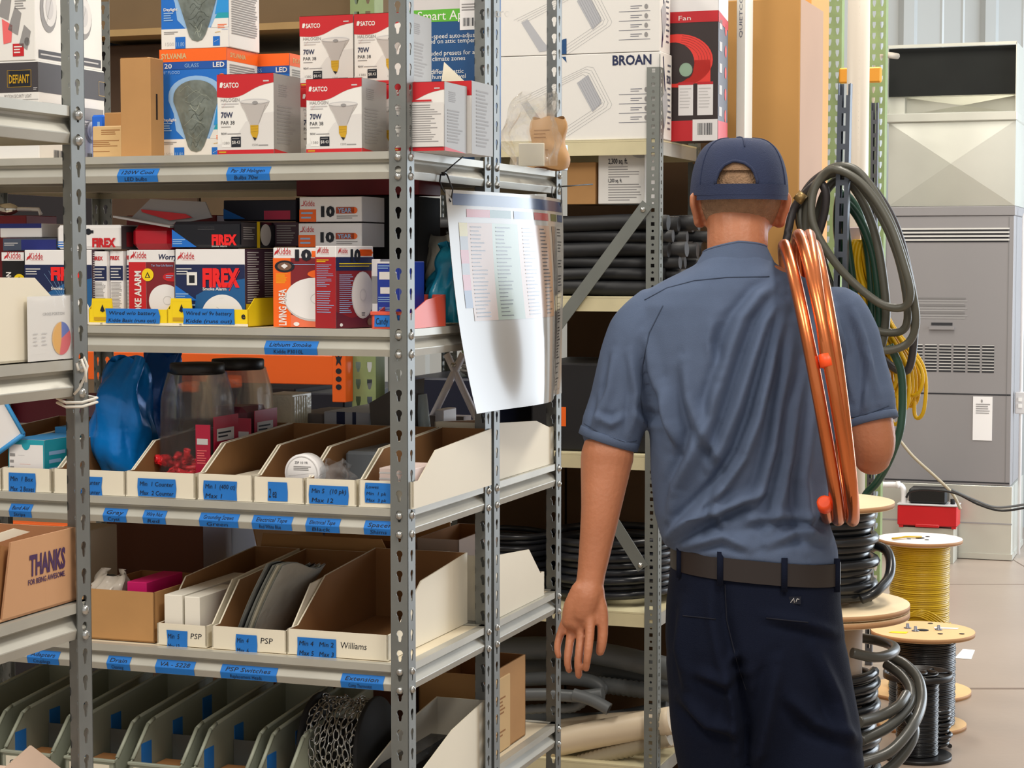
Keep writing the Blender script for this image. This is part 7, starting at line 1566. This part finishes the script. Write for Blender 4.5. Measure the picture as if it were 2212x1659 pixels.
fold([(1740, 790), (1716, 880), (1704, 980), (1682, 1080), (1656, 1170)], .012, 15)
fold([(1762, 830), (1744, 930), (1730, 1030), (1738, 1130), (1745, 1190)], .010, 14)
fold([(1552, 820), (1540, 900), (1500, 990), (1470, 1060)], .008, 14)
fold([(1440, 830), (1450, 905), (1470, 970)], .009, 11); fold([(1375, 872), (1405, 900), (1440, 905)], -.005, 12)
fold([(1500, 860), (1530, 950), (1560, 1000)], .006, 12); fold([(1560, 690), (1548, 740), (1556, 790)], -.006, 12); fold([(1590, 1130), (1680, 1110), (1760, 1120)], .007, 12)
fold([(1480, 1180), (1560, 1160), (1620, 1185)], .008, 10); fold([(1660, 1175), (1720, 1150), (1790, 1165)], .008, 11); fold([(1560, 1040), (1545, 1100), (1575, 1150)], .007, 11)
for a_ in ([(1330, 760), (1318, 840), (1296, 910)], [(1360, 760), (1372, 850), (1362, 940)], [(1300, 850), (1290, 900), (1280, 930)], [(1838, 660), (1862, 730), (1880, 800), (1902, 870)], [(1800, 700), (1826, 780), (1842, 860)], [(1870, 760), (1874, 830), (1868, 890)], [(1780, 640), (1800, 690), (1815, 760)], [(1345, 900), (1320, 915), (1290, 900)]): fold(a_, .0055, 9)
nz = np.array([noise.noise(Vector((float(c[0])*9, float(c[1])*9, float(c[2])*5))) + .5*noise.noise(Vector((float(c[0])*24, float(c[1])*24, float(c[2])*15))) for c in co])
disp = disp*back + nz*.0035
co2 = co + nr*disp[:, None]; sme.vertices.foreach_set('co', co2.astype('f').ravel()); sme.update()
from mathutils.bvhtree import BVHTree
bvh = BVHTree.FromPolygons([Vector(c) for c in co2.tolist()], [tuple(p.vertices) for p in sme.polygons])
def hit(px, py, lift=.0006):
    d = (W(px, py, 3.0) - Vector((0, 0, CAMH))).normalized(); h = bvh.ray_cast(Vector((0, 0, CAMH)), d)
    return None if h[0] is None else h[0] - d*lift
shirt = finish(sme, 'shirt', shirtm)
def seam(pts_, r_=.0011, m=seamm):
    L_ = []
    for (a, b) in zip(pts_, pts_[1:]):
        for k in range(10):
            h = hit(a[0]+(b[0]-a[0])*k/10, a[1]+(b[1]-a[1])*k/10)
            if h is not None: L_.append(h - MO)
    g = MB()
    if len(L_) > 2: g.tube(L_, r_, m, 6); g.build('seam', shirt)
seam([(1392, 648), (1440, 622), (1500, 606), (1570, 599), (1672, 597)]); seam([(1432, 660), (1402, 720), (1388, 790), (1384, 860), (1392, 920)]); seam([(1786, 650), (1806, 700), (1818, 770), (1822, 850)])
seam([(1262, 915), (1300, 938), (1350, 955), (1378, 952)], .0009); seam([(1840, 902), (1880, 892), (1926, 874)], .0009)
for (a_, b_, r_) in ((MP(1319, 938), MP(1313.5, 955), .0588), (MP(1882, 898, 3.706), MP(1886, 913, 3.703), .0484)):
    g = MB(); d = (b_-a_).normalized(); aa = a_ - MO; bb = b_ - MO; g.tube([aa, aa + d*.002, bb, bb + d*.001], [r_-.0012, r_, r_, r_-.0025], shirtm, 40); g.build('sleeve_hem', shirt)
# collar
g = MB()
def col(a, b, off=0):
    t = 2*PI*a; rx = .0600 + .022*b + off; ry = .0600 + .012*b + off; c_ = MP(1588 - 2*b, 530 + 47*b)
    s_ = math.sin(t); return Vector((c_.x + rx*math.cos(t), YM + .004 + ry*s_, c_.z - .018*(s_ + 1)*.5*(1) + .004*math.cos(t) + (.006*(1-abs(math.cos(t))) if s_ < 0 else 0))) - MO
g.grid(lambda a, b: col(a, b), 60, 8, shirtm, True, True); g.grid(lambda a, b: col(1-a, b, -.003), 60, 8, shirtm, True, True); g.tube([col(k/60, 0, -.0012) for k in range(60)], .0024, shirtm, 6, closed=True); g.tube([col(k/60, 1, -.001) for k in range(60)], .0020, shirtm, 6, closed=True); g.build('collar', shirt)
# ---------------- trousers, belt, boots
Pg = MB()
ringloft(Pg, [mr(1172, 1458, 1806, .112, sl=-.10), mr(1240, 1448, 1812, .118, sl=-.06), mr(1300, 1440, 1813, .124), mr(1380, 1437, 1822, .130), mr(1450, 1442, 1836, .126), mr(1520, 1452, 1846, .115), mr(1600, 1468, 1858, .098), mr(1650, 1480, 1862, .088)], 44, .85)
limb(Pg, [(MP(1535, 1420), .086), (MP(1545, 1560, 3.745), .086), (MP(1558, 1680, 3.76), .078), (MP(1566, 1797, 3.78), .072), (MP(1570, 1990, 3.80), .068), (MP(1574, 2225, 3.82), .064)], 26)
limb(Pg, [(MP(1730, 1420), .088), (MP(1750, 1560, 3.72), .092), (MP(1768, 1680, 3.69), .085), (MP(1778, 1790, 3.66), .076), (MP(1780, 1990, 3.60), .070), (MP(1782, 2195, 3.53), .066)], 26)
pme = voxel(Pg, .006, 4); nv = len(pme.vertices); co = np.empty(nv*3, 'f'); pme.vertices.foreach_get('co', co); co = co.reshape(-1, 3); nr = np.empty(nv*3, 'f'); pme.vertices.foreach_get('normal', nr); nr = nr.reshape(-1, 3)
zc = co[:, 1]*cp - (co[:, 2]-CAMH)*sp; PX = CX + F*co[:, 0]/zc; PY = CY - F*((co[:, 2]-CAMH)*cp + co[:, 1]*sp)/zc; back = np.clip(-nr[:, 1]*1.6 + .25, 0, 1); disp = np.zeros(nv)
fold([(1560, 1265), (1562, 1330), (1580, 1420), (1610, 1520), (1618, 1600)], -.010, 16); fold([(1594, 1440), (1602, 1520), (1612, 1600), (1616, 1700)], -.011, 13, False); fold([(1650, 1330), (1740, 1345), (1810, 1370)], .006, 12); fold([(1470, 1500), (1530, 1560), (1600, 1580)], .010, 15); fold([(1680, 1430), (1660, 1520), (1640, 1620), (1620, 1659)], .012, 16)
fold([(1760, 1400), (1800, 1500), (1830, 1620)], .009, 16); fold([(1480, 1300), (1470, 1400), (1490, 1500)], .007, 14); fold([(1700, 1500), (1760, 1560), (1850, 1600)], .010, 16); fold([(1500, 1450), (1560, 1470), (1620, 1450)], .008, 13)
nz = np.array([noise.noise(Vector((float(c[0])*8, float(c[1])*8, float(c[2])*5))) for c in co]); co2 = co + nr*((disp*back + nz*.004)[:, None]); pme.vertices.foreach_set('co', co2.astype('f').ravel()); pme.update()
bvh = BVHTree.FromPolygons([Vector(c) for c in co2.tolist()], [tuple(p.vertices) for p in pme.polygons])
pants = finish(pme, 'trousers', pantm)
def pseam(pts_, r_, m, name='seam'):
    L_ = []
    for (a, b) in zip(pts_, pts_[1:]):
        for k in range(8):
            h = hit(a[0]+(b[0]-a[0])*k/8, a[1]+(b[1]-a[1])*k/8)
            if h is not None: L_.append(h - MO)
    g = MB(); g.tube(L_, r_, m, 6); g.build(name, pants)
dkp = mat('trouser_seam', (14, 18, 34), .9)
pseam([(1566, 1262), (1570, 1340), (1592, 1430), (1615, 1500)], .0012, dkp); pseam([(1655, 1335), (1700, 1340), (1752, 1345)], .0012, dkp); pseam([(1475, 1330), (1515, 1334), (1550, 1338)], .0012, dkp)
g = MB(); h = hit(1717, 1297, .0012) - MO; g.box(h.x-.011, h.y-.0005, h.z-.007, h.x+.011, h.y+.0005, h.z+.007, dkp); g.tube([h + Vector((-.008, -.001, -.004)), h + Vector((-.002, -.001, .004)), h + Vector((-.001, -.001, -.004))], .0009, lgrey, 4); g.tube([h + Vector((.002, -.001, -.003)), h + Vector((.004, -.001, .003)), h + Vector((.008, -.001, .002))], .0009, lgrey, 4); g.build('sewn_label', pants)
g = MB(); n = 60; c1 = mr(1216, 1452, 1810, .1205, sl=-.09)
def bl(a, b, off=.003):
    t = 2*PI*a; x, y = math.cos(t), math.sin(t); x = abs(x)**.85*(1 if x > 0 else -1)*(c1[1]+off); y = abs(y)**.85*(1 if y > 0 else -1)*(c1[2]+off)
    return c1[0] + Vector((x, y, -.09*x + (b-.5)*.042)) - MO
g.grid(lambda a, b: bl(a, b), 72, 3, beltm, True, True); g.grid(lambda a, b: bl(1-a, b, -.001), 72, 3, beltm, True, True); g.build('belt', man)
for a in (.68, .78, .92, .57):
    g = MB(); p0, p1 = bl(a, -.25, .0045), bl(a, 1.25, .0045); g.tube([p0, p0.lerp(p1, .5), p1], .0065, pantm, 6, flat=.35, up=(0, 1, 0)); g.build('belt_loop', man)
bootm = mat('boot_leather', (60, 44, 34), .5)
for (ax2, ay2, aY, dz) in ((1572, 2300, 3.825, 0), (1778, 2270, 3.525, 0)):
    a_ = MP(ax2, ay2, aY); g = MB()
    limb(g, [(Vector((a_.x, a_.y, .22)), .052), (Vector((a_.x, a_.y, .12)), .050), (Vector((a_.x, a_.y, .06)), .048)], 20); limb(g, [(Vector((a_.x, a_.y-.02, .050)), .044), (Vector((a_.x, a_.y+.08, .052)), .046), (Vector((a_.x, a_.y+.18, .048)), .043)], 20)
    g.v = [(x, y, max(z, .012)) for x, y, z in g.v]; g2 = MB(); g2.v, g2.f = g.v, g.f
    o_ = finish(voxel(g2, .006, 3), 'boot', bootm); g = MB(); g.box(a_.x-.042-MO.x, a_.y-.065-MO.y, .001, a_.x+.042-MO.x, a_.y+.222-MO.y, .018, blackm, .01); g.build('sole', o_)
# ================================================================ copper coil over the right shoulder
copper = mat('copper', (214, 122, 72), .26, .9, .10, 10, .05, 30)
zt0, zb_ = MP(1713, 519).z, MP(1820, 1116).z; zc_, Rc = (zt0+zb_)/2, (zt0-zb_)/2; XT, XB = MP(1716, 519).x, MP(1815, 1116).x
def cpt(th, off, rad=0):
    R_ = Rc + rad; z = zc_ + R_*math.cos(th); Y = 3.725 - R_*math.sin(th)*.92; f = (zt0 - z)/(zt0 - zb_); X = XT + (XB-XT)*f - .11*(3.725-Y) + off*(1.22 - .42*f) + .004*math.sin(th*.63+1)
    return Vector((X, Y, z))
th0, th1 = math.radians(81), -math.radians(1294); N_ = 300; P_ = []
for k in range(N_+1):
    t = k/N_; th = th0 + (th1-th0)*t; turn = (th0-th)/(2*PI); off_ = float(np.interp(turn, [0, .35, 1, 2, 3, 3.9], [.006, .026, .034, .011, -.013, -.036])); P_.append(cpt(th, off_ + .003*math.sin(th*.41), .010*math.sin(turn*PI*1.02+.4) ))
o0 = P_[0].copy(); ce = empty('copper_coil', P_[0], 0, 'coil of bright copper tubing with orange end caps hung over the right shoulder', 'pipe')
g = MB(); g.tube([p-o0 for p in P_], .0118, copper, 16); g.build('tubing', ce)
capo = mat('cap_orange', (255, 84, 24), .45)
for a, b in ((P_[0], P_[2]), (P_[-1], P_[-3])):
    g = MB(); d = (a-b).normalized(); g.tube([a-o0-d*.018, a-o0+d*.004, a-o0+d*.006], [.0138, .0138, .010], capo, 16); g.build('end_cap', ce)
